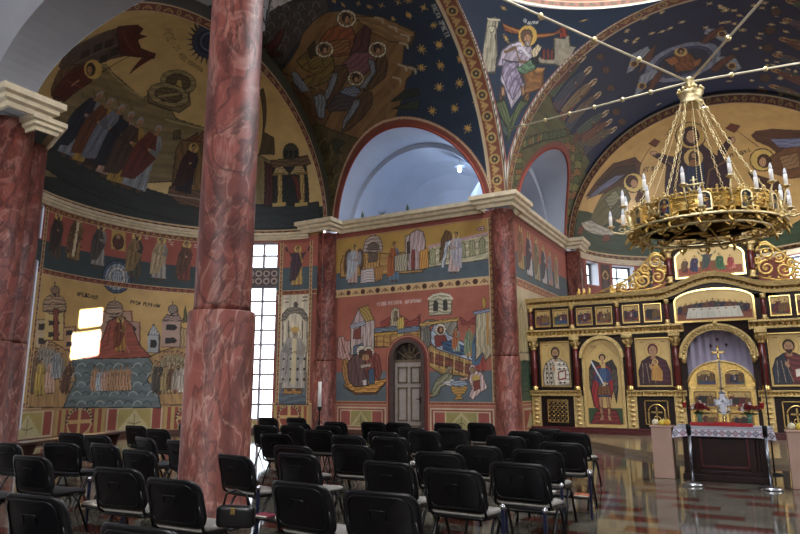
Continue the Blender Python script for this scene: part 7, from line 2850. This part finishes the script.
# lamp in the gallery niche
lp = empty('pendant_lamp', (-8.48, 19.4, 0), label='bare bulb lamp hanging in the white niche above the door wall', cat='lamp')
MB().lathe([(0, 10.0), (.11, 9.98), (.12, 9.94), (0, 9.93)], n=20).tube([(0, 0, 9.93), (0, 0, 9.2)], .008, 6).build('cord', mat('grey_cable', '6a6a70', .5), lp)
MB().lathe([(.02, 9.2), (.22, 9.17), (.22, 9.16), (.0, 9.19)], n=24).build('lamp_shade', mat('grey_tin_shade', '6f7684', .4, .4), lp)
bm_ = bpy.data.materials.new('lit_bulb')
bm_.use_nodes = True
bm_.node_tree.nodes['Principled BSDF'].inputs['Emission Color'].default_value = (.85, .92, 1, 1)
bm_.node_tree.nodes['Principled BSDF'].inputs['Emission Strength'].default_value = 25
MB().ball((0, 0, 9.06), .07, 12, sz=1.3).build('bulb', bm_, lp)
pd = bpy.data.lights.new('bulb_light', 'POINT')
pd.energy = 55
pd.color = (.62, .78, 1.0)
pd.shadow_soft_size = .08
po = bpy.data.objects.new('bulb_light', pd)
COL.objects.link(po)
po.location = (-8.48, 19.4, 8.92)
# little green fittings on the cornice ledge
for x, lab in ((-11.55, 'small green bottle on the niche ledge nearest the tall window'), (-10.75, 'small dark sprig on the niche ledge in the middle'), (-9.75, 'small green bottle on the niche ledge nearest the corner column')):
    r = MB()
    if x == -10.75:
        for k in range(5):
            r.tube([(0, 0, 0), (.05 * (k - 2), .0, .08), (.09 * (k - 2), .01, .16 + .03 * (k % 2))], [.012, .01, .004], 5)
        r.lathe([(.06, 0), (.05, .04), (0, .05)], n=10)
    else:
        r.lathe([(.045, 0), (.05, .02), (.05, .14), (.02, .19), (.02, .24), (0, .24)], n=14)
    o = r.build('green_bottle' if x != -10.75 else 'sprig', mat('bottle_green', '3a4a34', .3), None, (x, 17.86, 7.33))
    tag(o, lab, 'bottle' if x != -10.75 else 'plant')


# ------------------------------------------------------------------ chairs
M_shell = mat('black_plastic', '08080b', 0.36, var=0.2, scale=20, spec=.35)
M_vinyl = mat('navy_black_vinyl', '0c0e17', 0.38, var=0.2, scale=25, bump=0.12, bscale=160)
M_seat = mat('grey_seat_fabric', '8f8c86', 0.85, var=0.18, scale=60, bump=0.2, bscale=300)
M_seatd = mat('dark_seat_fabric', '2b2a2e', 0.8, var=0.2, scale=60)
M_leg = mat('black_lacquered_steel', '0e0f13', 0.32, .4, var=0.1)
M_tagm = mat('pale_maker_tag', 'b9bcc4', 0.5)


def rrect(w, h, r, k=5):
    """outline of a rounded rectangle, bottom corners smaller"""
    o = []
    for cx, cy, a0, rr in ((w - r, h - r, 0, r), (-w + r, h - r, PI / 2, r), (-w + r * .8, r * .8, PI, r * .8), (w - r * .8, r * .8, 1.5 * PI, r * .8)):
        for i in range(k + 1):
            t = a0 + PI / 2 * i / k
            o.append((cx + rr * math.cos(t), cy + rr * math.sin(t)))
    return o


def dished(mb, out, fn, thick, rings=4):
    """a cushion-like slab: rounded edge front and back; fn(u, v, d) -> point"""
    cx = sum(p[0] for p in out) / len(out)
    cy = sum(p[1] for p in out) / len(out)
    k = len(out)
    layers = [(.0, .0, 1), (.62, .0, 1), (.90, .05, 1), (.985, .25, 1), (1.0, .5, 1), (.985, .75, 1), (.90, .95, 1), (.62, 1.0, 1), (.0, 1.0, 1)]
    vs, fs = [], []
    for s, d, _ in layers[1:-1]:
        vs += [fn(cx + (a - cx) * s, cy + (b - cy) * s, d * thick) for a, b in out]
    m = len(layers) - 2
    for i in range(m - 1):
        for j in range(k):
            fs.append((i * k + j, i * k + (j + 1) % k, (i + 1) * k + (j + 1) % k, (i + 1) * k + j))
    c0, c1 = len(vs), len(vs) + 1
    vs += [fn(cx, cy, 0), fn(cx, cy, thick)]
    for j in range(k):
        fs.append((j, (j + 1) % k, c0))
        fs.append(((m - 1) * k + (j + 1) % k, (m - 1) * k + j, c1))
    mb.add(vs, fs, True)


def make_chair(seat_m):
    """origin on the floor under the back; +Y is the way one sits"""
    r = empty('chair')
    BW = .295
    out = rrect(BW, .36, .10)
    lean = lambda v: -.10 * (v / .36)
    curve = lambda u: -.045 * (1 - (u / BW) ** 2)
    bk = lambda u, v, d: (u, .055 + lean(v) + curve(u) + d, .465 + v)
    sh = MB()
    dished(sh, out, lambda u, v, d: bk(u, v, d), .026)
    b = sh.build('backrest', M_shell, r)
    cu = MB()
    dished(cu, [(u * .94, .012 + v * .94) for u, v in out], lambda u, v, d: bk(u, v, d + .020), .04)
    cu.build('back_cushion', M_vinyl, b)
    # moulded rim and handle recess on the rear face
    rim = MB()
    rm = [(u * .80, .035 + v * .80) for u, v in out]
    rim.tube([bk(u, v, -.002) for u, v in rm], .006, 5, True)
    hn = [(-.06, .18), (-.06, .235), (.06, .235), (.06, .18)]
    rim.tube([bk(u, v, -.001) for u, v in hn], .004, 5)
    rim.build('moulded_rim', M_shell, b)
    tg = MB().add([bk(BW * .985, v, d) for v, d in ((.07, .004), (.07, .018), (.125, .018), (.125, .004))], [(0, 1, 2, 3)])
    se = MB()
    so_ = [(u, .03 + v) for u, v in rrect(.262, .43, .07)]
    sf = lambda u, v, d: (u, .03 + v, .425 + d - .025 * math.exp(-((v - .45) / .08) ** 2) - .012 * (1 - (u / .262) ** 2) * (1 if d > .02 else 0))
    dished(se, so_, sf, .055)
    s_ = se.build('seat', seat_m, r)
    us = MB()
    dished(us, [(u * .97, .01 + v * .97) for u, v in so_], lambda u, v, d: (u, .03 + v, .395 + d), .04)
    us.build('seat_shell', M_shell, s_)
    fr = MB()
    for sg in (-1, 1):
        fr.tube([(sg * .262, .30, .415), (sg * .264, .10, .42), (sg * .266, .055, .45), (sg * .262, .03, .53), (sg * .255, .005, .66)], .0125, 7)
        fr.tube([(sg * .262, .28, .412), (sg * .262, .44, .40)], .0125, 7)
    fr.tube([(-.262, .27, .40), (.262, .27, .40)], .011, 6)
    fr.build('frame', M_leg, r)
    for sg in (-1, 1):
        for y0, y1 in ((.30, .50), (.26, .02)):
            MB().tube([(sg * .262, y0, .41), (sg * .266, y0 + (y1 - y0) * .3, .34), (sg * .27, y1, .012)], .0135, 8).lathe([(.018, 0), (.018, .022), (.013, .026)], (sg * .27, y1, 0), 8).build('leg', M_leg, r)
    return r


proto_g = make_chair(M_seat)
proto_d = make_chair(M_seatd)
tagp = MB().add([(.2725, .038, .53), (.2725, .056, .53), (.2725, .044, .59), (.2725, .026, .59)], [(0, 1, 2, 3)])

CH = [  # x, y of the top of the back, turn in degrees, seat (g grey, d dark), label
    (-2.27, 3.72, 3, 'g', 'broad black chair nearest the camera, cut by the bottom edge, on the aisle side'),
    (-2.99, 3.79, -4, 'g', 'black chair close to the camera just past the big column, back cut by the edge'),
    (-3.96, 3.47, 2, 'g', 'black chair with grey seat right in front of the big column base'),
    (-2.79, 2.25, 4, 'd', 'black chair of which only the top rim shows at the bottom edge'),
    (-4.93, 3.71, 6, 'g', 'black chair with grey seat second in from the big column base, apse side'),
    (-4.18, 2.54, 5, 'd', 'dark chair nearest the camera among those on the apse side, low at the corner'),
    (-4.38, 2.0, 2, 'd', 'dark chair sliced by the side edge of the picture'),
    (-6.58, 3.93, 4, 'd', 'dark chair with its seat turned out over red-brown books, near the picture edge'),
    (-6.86, 3.42, 0, 'd', 'dark chair half hidden at the picture edge beside the one with books below'),
    (-8.41, 4.69, 2, 'd', 'dark chair below the thick red pillar at the picture edge'),
    (-7.79, 5.02, 12, 'd', 'dark chair with visible legs in front of the trestle bench'),
    (-7.18, 5.20, -3, 'd', 'dark chair just beside the one in front of the trestle bench, nearer the big column'),
    (-6.13, 4.87, -2, 'd', 'dark chair in the middle of the apse-side group, one row behind the big column chairs'),
    (-9.34, 6.19, 8, 'd', 'dark chair close in front of the trestle bench legs'),
    (-8.61, 6.10, 3, 'd', 'dark chair under the end of the trestle bench beneath the cross roundel'),
    (-7.55, 6.10, -14, 'd', 'dark chair turned a little toward the big column'),
    (-10.07, 7.92, 0, 'd', 'small dark chair standing alone under the painted diamond panel'),
    (-8.92, 7.46, 0, 'd', 'dark chair under the painted diamond panel, nearer the big column'),
    (-6.73, 5.98, -8, 'd', 'dark chair partly hidden behind the big column on the apse side'),
    (-9.62, 8.74, -6, 'd', 'far dark chair peeping from behind the big column beside the apse wall'),
    (-4.78, 4.98, -10, 'g', 'black chair with grey seat and legs shown against the big column foot'),
    (-4.28, 5.38, -3, 'g', 'black chair second from the big column foot, on the aisle side'),
    (-4.93, 6.10, 2, 'g', 'black chair in the third row, directly behind the second from the big column'),
    (-6.36, 7.47, 4, 'g', 'black chair beside the big column edge in the fourth row'),
    (-8.06, 9.16, 2, 'd', 'black chair at the column edge below the tall window'),
    (-10.0, 11.46, 0, 'd', 'far black chair directly below the tall bright window'),
    (-9.36, 11.70, 0, 'd', 'far black chair under the bishop mural'),
    (-7.50, 9.26, -2, 'd', 'black chair one place from the column edge below the tall window'),
    (-6.33, 8.49, 3, 'g', 'black chair in the middle rows just short of the floor candle'),
    (-7.90, 9.95, 0, 'd', 'black chair one row behind, under the bishop mural and half column'),
    (-4.34, 6.48, 3, 'g', 'black chair showing its whole grey seat in the third row'),
    (-3.08, 5.21, -3, 'g', 'broad black chair in the second row, one in from the aisle end'),
    (-5.24, 7.74, 2, 'g', 'black chair in the fourth row in line with the half column'),
    (-6.87, 9.51, 3, 'd', 'black chair in front of the floor candle'),
    (-7.50, 10.62, -2, 'd', 'far black chair behind the floor candle stand'),
    (-6.76, 10.88, 2, 'd', 'far black chair under the pale diamond panel between candle and door'),
    (-6.21, 10.92, 0, 'd', 'far black chair just before the arched door, on its window side'),
    (-5.13, 8.55, 0, 'g', 'black chair peeking over the wider one before the arched door'),
    (-4.55, 7.75, 3, 'g', 'wide black chair in the fourth row below the arched door'),
    (-5.24, 9.70, -2, 'd', 'far black chair right below the arched door'),
    (-4.67, 9.03, 2, 'g', 'black chair in the fifth row just before the arched door, handle side'),
    (-2.33, 5.01, -2, 'g', 'big black chair with a wide grey seat, aisle end of second row'),
    (-3.05, 6.23, 3, 'g', 'black chair rising right behind the big aisle-end chair of the second row'),
    (-5.30, 11.23, 0, 'd', 'farthest black chair under the midwives scene, door side'),
    (-4.48, 9.70, 1, 'g', 'black chair directly in front of the farthest one under the midwives scene'),
    (-4.74, 11.55, -3, 'g', 'farthest black chair with a pale seat under the washing basin scene'),
    (-2.96, 7.10, 2, 'g', 'black chair in the middle of the fourth row from the aisle end'),
    (-3.19, 8.66, 2, 'g', 'black chair below the corner half column'),
    (-1.98, 5.68, -2, 'g', 'black chair with curved grey seat, third from the camera along the aisle'),
    (-2.20, 6.94, 1, 'g', 'black chair with a blue post beside its seat, fourth along the aisle'),
    (-3.24, 9.70, -3, 'g', 'black chair below the corner half column, one row farther'),
    (-3.15, 10.45, 2, 'g', 'farthest black chair before the lattice panel of the icon screen'),
    (-2.55, 9.75, -4, 'g', 'last black chair at the aisle, nearest the sanctuary step'),
    (-2.20, 7.96, 0, 'g', 'black chair at the aisle above a shelf of books, last but one'),
]
kids = kid_map()
placed = []
for i, (x, y, rz, kind, lab) in enumerate(CH):
    src = proto_g if kind == 'g' else proto_d
    first = not any(c[3] == kind for c in CH[:i])
    o = src if first else copy_tree(src, kids)
    o.location = (x, y + .045, 0)
    o.rotation_euler = (0, 0, R(rz))
    tag(o, lab, 'chair', 'black stacking chairs in the nave')
    placed.append(o)

# ------------------------------------------------------------------ book shelves behind the aisle chairs
M_blue = mat('blue_lacquered_steel', '121a36', 0.35, .3, var=0.1)
M_chrome = mat('chrome', 'c4c6cc', 0.16, 1.0, var=0.06)
bks = ['8a2430', 'c9c4ba', '4a5a8a', 'b0603a', '3a2a30', 'd8d4cc', '7a3040', '8fa4c4']


def rack(x1, y, w, lab, seed):
    r = empty('book_rack', (x1, y, 0), label=lab, cat='shelf')
    for dx in (0, -w):
        MB().box(dx - .014, dx + .014, -.014, .014, 0, .50, .004).build('post', M_blue, r)
        MB().ball((dx, 0, .515), .026, 10).build('knob', M_chrome, r)
    MB().box(-w, 0, -.12, .12, .24, .258).build('shelf_board', M_shell, r)
    rr = random.Random(seed)
    for k in ((0, 1, 2) if w > .55 else (1,)):
        a = -.1 - k * (w - .2) / 2 if w > .55 else -w / 2
        h = rr.uniform(.018, .035)
        col = bks[(seed * 3 + k) % 8]
        b = MB().box(-.088, .088, -.07, .07, 0, h, .003)
        b.add([(-.084, -.0715, .004), (.084, -.0715, .004), (.084, -.0715, h - .004), (-.084, -.0715, h - .004)], [(0, 1, 2, 3)], mi=1)
        o = b.build('book', [mat('book_cover_' + col, col, .5, var=.08), mat('book_pages', 'd8d2c2', .8)], None, (x1 + a, y, .258))
        o.rotation_euler = (0, 0, R(rr.uniform(-6, 6)))
        nm = {'8a2430': 'red', 'c9c4ba': 'grey', '4a5a8a': 'blue', 'b0603a': 'orange', '3a2a30': 'dark', 'd8d4cc': 'white', '7a3040': 'crimson', '8fa4c4': 'pale blue'}[col]
        tag(o, '%s book on %s, %s' % (nm, lab.split(' with ')[0].replace('low ', 'the ').replace('from the column', 'from column'), ('at its outer end', 'in its middle', 'at its inner end')[k]), 'book', 'prayer books on the low shelves')


rack(-1.80, 7.66, .60, 'low book shelf behind the penultimate aisle chair with blue posts', 1)
rack(-1.84, 6.60, .60, 'low book shelf behind the fourth aisle chair with blue posts', 2)
rack(-1.60, 5.22, .36, 'low book shelf behind the third aisle chair with blue posts', 3)
rack(-3.72, 5.02, .74, 'low book shelf behind the second chair from the column with blue posts', 4)
rack(-5.95, 4.62, .60, 'low book shelf among the apse chairs with blue posts', 5)

# handbag on the near grey seat
hbag = empty('handbag', (-3.52, 3.72, .47), R(20), label='black handbag with a gold clasp on the grey seat by the column', cat='bag')
m = MB()
dished(m, rrect(.15, .16, .04), lambda u, v, d: (u, d - .04, v), .09)
m.build('bag_body', mat('black_leather', '0f0e10', .35, var=.2), hbag)
MB().tube([(-.10, 0, .15), (-.08, 0, .24), (0, 0, .27), (.08, 0, .24), (.10, 0, .15)], .009, 6).build('handle', mat('black_leather', '0f0e10'), hbag)
MB().box(-.02, .02, -.06, -.045, .10, .15, .004).build('clasp', M_goldp, hbag)

# ------------------------------------------------------------------ trestle bench by the apse
M_bench = mat('dark_bench_wood', '3a2018', 0.4, var=0.3, scale=7)
be = empty('bench', (-12.70, 8.55, 0), math.atan2(3.1, -1.15), label='long dark wooden trestle bench before the apse murals', cat='bench')
MB().box(-1.75, 1.75, -.19, .19, .46, .51, .01).build('seat', M_bench, be)
for x in (-1.35, 0, 1.35):
    m = MB().box(x - .03, x + .03, -.17, .17, 0, .06, .008).box(x - .03, x + .03, -.16, .16, .40, .46, .008)
    m.prism([(-.11, .06), (.11, .06), (.06, .22), (.13, .40), (-.13, .40), (-.06, .22)], lambda u, v, d: (x + d, u, v), -.022, .022)
    m.build('trestle', M_bench, be)
MB().box(-1.35, 1.35, -.02, .02, .2, .26).build('stretcher', M_bench, be)

# ------------------------------------------------------------------ tall floor candle
fc = empty('candle_stand', (-11.5, 15.5, 0), label='tall white candle on a black tripod stand by the half column', cat='candle')
MB().lathe([(.055, .92), (.055, 1.66), (.05, 1.67), (0, 1.665)], n=20).build('candle', M_candle, fc)
MB().lathe([(.02, .35), (.02, .80), (.06, .86), (.075, .92), (.07, .94), (0, .93)], n=16).build('stem', M_leg, fc)
for k in range(3):
    t = 2 * PI * k / 3 + .4
    MB().tube([(0, 0, .55), (.14 * math.cos(t), .14 * math.sin(t), .42), (.24 * math.cos(t), .24 * math.sin(t), .12), (.30 * math.cos(t), .30 * math.sin(t), .012)], .014, 6).build('leg', M_leg, fc)

# ------------------------------------------------------------------ the table before the sanctuary
TX0, TX1, TY0, TY1, TZ = -1.22, 0.06, 11.62, 12.36, .84
tb = empty('altar_table', ((TX0 + TX1) / 2, (TY0 + TY1) / 2, 0), label='dark panelled wooden table under an embroidered cloth before the sanctuary', cat='table')
hw, hd_ = (TX1 - TX0) / 2, (TY1 - TY0) / 2
M_tbl = mat('dark_mahogany', '22100f', 0.36, var=0.25, scale=8, spec=.3)
m = MB().box(-hw, hw, -hd_, hd_, 0, .10, .012).box(-hw + .03, hw - .03, -hd_ + .03, hd_ - .03, .10, .16, .012).box(-hw + .07, hw - .07, -hd_ + .07, hd_ - .07, .16, TZ - .04)
m.build('body', M_tbl, tb)
for x in (-hw + .09, -hw + .24, hw - .24, hw - .09):
    MB().box(x - .055, x + .055, -hd_ + .035, -hd_ + .075, .16, TZ - .06, .012).build('pilaster', M_tbl, tb)
pn = MB()
for q in ((-.36, .36, .20, .24), (-.36, .36, .68, .72), (-.36, -.32, .20, .72), (.32, .36, .20, .72)):
    pn.box(q[0], q[1], -hd_ + .04, -hd_ + .075, q[2], q[3], .008)
pn.build('panel_moulding', M_maroon, tb)
MB().box(-hw - .04, hw + .04, -hd_ - .03, hd_ + .03, TZ - .045, TZ - .006, .008).build('table_top', M_tbl, tb)


def cloth_mat():
    m_, N, L, b = _new('embroidered_cloth')
    tc = N.new('ShaderNodeTexCoord')
    sp = N.new('ShaderNodeSeparateXYZ')
    L.new(tc.outputs['UV'], sp.inputs[0])

    def mt(op, a, b2=None, c=None):
        n_ = N.new('ShaderNodeMath')
        n_.operation = op
        for i, x in enumerate((a, b2, c)):
            if x is None:
                continue
            if isinstance(x, (int, float)):
                n_.inputs[i].default_value = x
            else:
                L.new(x, n_.inputs[i])
        return n_.outputs[0]
    P = .095
    u = mt('FRACT', mt('DIVIDE', sp.outputs['X'], P))
    v = mt('DIVIDE', sp.outputs['Y'], P)
    du, dv = mt('ABSOLUTE', mt('SUBTRACT', u, .5)), mt('ABSOLUTE', mt('SUBTRACT', v, .62))
    d = mt('ADD', du, dv)
    ring = mt('MULTIPLY', mt('GREATER_THAN', d, .34), mt('LESS_THAN', d, .52))
    core = mt('LESS_THAN', mt('ADD', mt('MULTIPLY', du, 1.0), mt('MULTIPLY', dv, 1.0)), .22)
    dot = mt('LESS_THAN', mt('MAXIMUM', du, dv), .07)
    cross = mt('MAXIMUM', mt('SUBTRACT', core, dot), ring)
    inb = mt('LESS_THAN', mt('ABSOLUTE', mt('SUBTRACT', v, .62)), .54)
    f = mt('MULTIPLY', cross, inb)
    line = mt('LESS_THAN', mt('ABSOLUTE', mt('SUBTRACT', mt('ABSOLUTE', mt('SUBTRACT', v, .62)), .60)), .03)
    f = mt('MAXIMUM', f, line)
    mx = N.new('ShaderNodeMixRGB')
    L.new(f, mx.inputs['Fac'])
    mx.inputs['Color1'].default_value = (*lin(hexc('c3c4d4')), 1)
    ck = N.new('ShaderNodeTexChecker')
    ck.inputs['Scale'].default_value = 1 / P
    ck.inputs['Color1'].default_value = (*lin(hexc('7a1c2a')), 1)
    ck.inputs['Color2'].default_value = (*lin(hexc('3a2030')), 1)
    L.new(tc.outputs['UV'], ck.inputs['Vector'])
    L.new(ck.outputs['Color'], mx.inputs['Color2'])
    L.new(mx.outputs['Color'], b.inputs['Base Color'])
    b.inputs['Roughness'].default_value = .85
    return m_


# cloth: top sheet plus four hanging sides with soft folds and pointed corners
def tablecloth():
    nx, drop = 48, 5
    bx, by = hw + .075, hd_ + .05
    per = []
    for i in range(nx):
        per.append((-bx + 2 * bx * i / nx, -by))
    for i in range(24):
        per.append((bx, -by + 2 * by * i / 24))
    for i in range(nx):
        per.append((bx - 2 * bx * i / nx, by))
    for i in range(24):
        per.append((-bx, by - 2 * by * i / 24))
    K = len(per)
    vs, uv = [], []
    L0 = 0
    lens = [0]
    for i in range(K):
        a, b2 = per[i], per[(i + 1) % K]
        L0 += math.hypot(b2[0] - a[0], b2[1] - a[1])
        lens.append(L0)
    for j in range(drop + 1):
        h = .145 * j / drop
        for i, (x, y) in enumerate(per):
            fold = .012 * math.sin(lens[i] * 21) * j / drop
            cor = max(0, 1 - min(abs(abs(x) - bx) + abs(abs(y) - by), .22) / .22)
            k = 1 + (fold + .04 * cor * j / drop) / max(bx, by)
            vs.append((x * k, y * (1 + (fold + .05 * cor * j / drop) / by), TZ + .004 - h * (1 + .25 * cor)))
            uv.append((lens[i], .145 - h))
    fs = []
    for j in range(drop):
        for i in range(K):
            fs.append((j * K + i, j * K + (i + 1) % K, (j + 1) * K + (i + 1) % K, (j + 1) * K + i))
    fs.append(tuple(range(K)))
    me = bpy.data.meshes.new('tablecloth')
    me.from_pydata(vs, [], fs)
    ul = me.uv_layers.new(name='uv')
    for p in me.polygons:
        for li, vi in zip(p.loop_indices, p.vertices):
            ul.data[li].uv = uv[vi] if len(p.vertices) == 4 else (vs[vi][0], -1.0)
        ids = list(p.vertices)
        if len(ids) == 4 and any(i % K == K - 1 for i in ids) and any(i % K == 0 for i in ids):
            for li, vi in zip(p.loop_indices, p.vertices):
                if vi % K == 0:
                    ul.data[li].uv = (lens[K], uv[vi][1])
    me.polygons.foreach_set('use_smooth', [True] * len(me.polygons))
    me.materials.append(cloth_mat())
    o = bpy.data.objects.new('tablecloth', me)
    COL.objects.link(o)
    o.location = ((TX0 + TX1) / 2, (TY0 + TY1) / 2, 0)
    tag(o, 'white cloth with a dark red cross-stitch border over the dark table', 'tablecloth')


tablecloth()
TC = ((TX0 + TX1) / 2, (TY0 + TY1) / 2)
rt_ = MB().box(-.50, .44, -.09, .09, 0, .05, .006).box(-.14, .20, -.075, .075, .05, .062, .004)
tag(rt_.build('red_box', mat('red_velvet', '9a1a20', .7, var=.15), None, (TC[0], TC[1] + .04, TZ + .006)), 'long flat red velvet box at the back of the embroidered table', 'box')
# ornate silver cross stand
M_silver = mat('bright_silver', 'a3a5ae', .38, 1.0, var=.3, scale=20, bump=.3, bscale=50)
cs = empty('altar_cross', (TC[0] + .02, TC[1] + .30, TZ + .006), label='ornate silver altar cross on a gilt foot between two flower vases', cat='cross')
MB().lathe([(.10, 0), (.10, .02), (.05, .05), (.02, .09), (.035, .12), (.015, .15), (.015, .2)], n=20).build('foot', M_goldp, cs)
m = MB()
m.prism([(-.035, .18), (.035, .18), (.05, .26), (.04, .33), (.11, .33), (.11, .43), (.04, .43), (.04, .52), (-.04, .52), (-.04, .43), (-.11, .43), (-.11, .33), (-.04, .33), (-.05, .26)], lambda u, v, d: (u, d, v), -.016, .016)
for px_, pz_ in ((-.12, .38), (.12, .38), (0, .54)):
    for q in (-1, 0, 1):
        m.ball((px_ + (.0 if px_ else q * .03), 0, pz_ + (q * .035 if px_ else .02 * (1 - abs(q)))), .026, 8)
for k in range(4):
    t = PI / 4 + PI / 2 * k
    m.tube([(.05 * math.cos(t), 0, .38 + .05 * math.sin(t)), (.10 * math.cos(t), 0, .38 + .11 * math.sin(t)), (.085 * math.cos(t + .3), 0, .38 + .13 * math.sin(t + .3))], [.016, .018, .006], 6)
for sg in (-1, 1):
    m.tube([(sg * .03, 0, .2), (sg * .09, 0, .23), (sg * .08, 0, .29), (sg * .05, 0, .27)], [.014, .018, .014, .006], 6)
m.build('silver_case', M_silver, cs)
MB().obox((0, -.025, .22), (0, -.025, .50), .03, .02, (0, 1, 0)).obox((-.06, -.025, .40), (.06, -.025, .40), .028, .02, (0, 1, 0)).build('cross_relief', M_silver, cs)
# flowers
M_leafm = mat('dark_leaf', '24401f', .6, var=.3)
for dx, lab in ((-.36, 'glass vase of dark red and white flowers on the window side of the silver cross'), (.40, 'glass vase of dark red and white flowers on the aisle side of the silver cross')):
    v = empty('flower_vase', (TC[0] + dx, TC[1] + .28, TZ + .006), label=lab, cat='flowers')
    MB().lathe([(.04, 0), (.045, .02), (.035, .10), (.05, .19), (.046, .19), (.03, .1), (.0, .03)], n=18).build('vase', mat('green_glass', '4a6a5a', .08, var=.1), v)
    st_ = MB()
    rr = random.Random(5 + int(dx * 10))
    heads = []
    for k in range(22):
        t = 2.4 * k
        q = .15 * math.sqrt((k + .5) / 22)
        p = (q * math.cos(t), q * math.sin(t), .36 - q * .65 + rr.uniform(-.02, .03))
        heads.append(p)
        st_.tube([(0, 0, .05), (p[0] * .3, p[1] * .3, .2), p], .004, 4)
        a = rr.uniform(0, 6.28)
        st_.add([(p[0] * .6, p[1] * .6, .2), (p[0] * .6 + .05 * math.cos(a), p[1] * .6 + .05 * math.sin(a), .21), (p[0] * .6 + .09 * math.cos(a + .3), p[1] * .6 + .09 * math.sin(a + .3), .19), (p[0] * .6 + .05 * math.cos(a + .6), p[1] * .6 + .05 * math.sin(a + .6), .18)], [(0, 1, 2, 3)])
    st_.build('stems', M_leafm, v)
    for k, p in enumerate(heads):
        f = MB().ball(p, .026, 8)
        for ring_ in range(3):
            for q in range(6):
                t = 2 * PI * (q + ring_ * .5) / 6
                r0, z0 = (.016, .024, .034)[ring_], (.030, .016, -.006)[ring_]
                c_, s_c = math.cos(t), math.sin(t)
                f.add([(p[0] + r0 * .5 * c_, p[1] + r0 * .5 * s_c, p[2] + z0 - .012), (p[0] + r0 * c_ - .016 * s_c, p[1] + r0 * s_c + .016 * c_, p[2] + z0 + .006),
                       (p[0] + r0 * 1.5 * c_, p[1] + r0 * 1.5 * s_c, p[2] + z0 + .010), (p[0] + r0 * c_ + .016 * s_c, p[1] + r0 * s_c - .016 * c_, p[2] + z0 + .006)], [(0, 1, 2, 3)])
        f.build('flower', mat('dark_red_petal', '7a1420', .6, var=.2) if k % 4 else mat('white_petal', 'd9cfc8', .6, var=.1), v)

# pale stands with fruit at both ends
M_pale = mat('pale_beech_board', 'a98a7c', .5, var=.08, scale=4)
for x0, x1, y0, lab, lb2 in ((-1.66, -1.34, 11.62, 'pale wooden stand at the window end of the embroidered table', 'window end'), (.30, .66, 11.30, 'pale wooden stand at the aisle end of the embroidered table, cut by the picture edge', 'aisle end')):
    s = empty('pale_stand', ((x0 + x1) / 2, y0 + .17, 0), label=lab, cat='stand')
    w = (x1 - x0) / 2
    MB().box(-w, w, -.17, .17, 0, .82, .006).build('body', M_pale, s)
    MB().box(-w - .02, w + .02, -.19, .19, .82, .85, .006).build('top', M_pale, s)
    for k, (dx, dy, rr, c, nm) in enumerate(((-.10, -.05, .055, 'd8d2b4', 'pale cream'), (.0, -.08, .05, 'd8c04a', 'deep yellow'), (.09, -.04, .055, 'd9ae3c', 'golden'), (.02, .06, .055, 'cfc472', 'light yellow'))):
        f = MB().ball((0, 0, rr * .92), rr, 14, sz=.92)
        f.tube([(0, 0, rr * 1.8), (.005, 0, rr * 1.8 + .02)], .004, 5)
        o = f.build('melon', mat('melon_' + c, c, .45, var=.12, scale=18), None, ((x0 + x1) / 2 + dx, y0 + .17 + dy, .85))
        tag(o, '%s round melon on the pale stand at the %s of the table' % (nm, lb2), 'fruit', 'melons on the pale stands')

# barrier posts
for x, y, lab in ((-1.02, 11.02, 'shiny metal barrier post in front of the embroidered table, window side'), (.02, 11.08, 'shiny metal barrier post in front of the embroidered table, aisle side')):
    p = empty('barrier_post', (x, y, 0), label=lab, cat='barrier post')
    MB().lathe([(.155, 0), (.16, .012), (.155, .03), (.14, .045), (.04, .055), (.025, .07)], n=32).build('base', M_chrome, p)
    MB().lathe([(.025, .06), (.025, .80)], n=20).build('tube', mat('dull_steel', '8f939c', .25, 1.0, var=.05), p)
    MB().lathe([(.034, .76), (.036, .90), (.03, .92), (0, .922)], n=20).build('head', M_leg, p)
# dark thin lamp pole rising behind the aisle-side post
lp2 = empty('lamp_pole', (.10, 12.95, 0), label='thin dark standing pole behind the aisle end of the table', cat='pole')
MB().lathe([(.14, 0), (.14, .02), (.03, .04)], n=20).build('base', M_leg, lp2)
MB().tube([(0, 0, .03), (0, 0, 2.05)], .013, 8).build('shaft', M_leg, lp2)
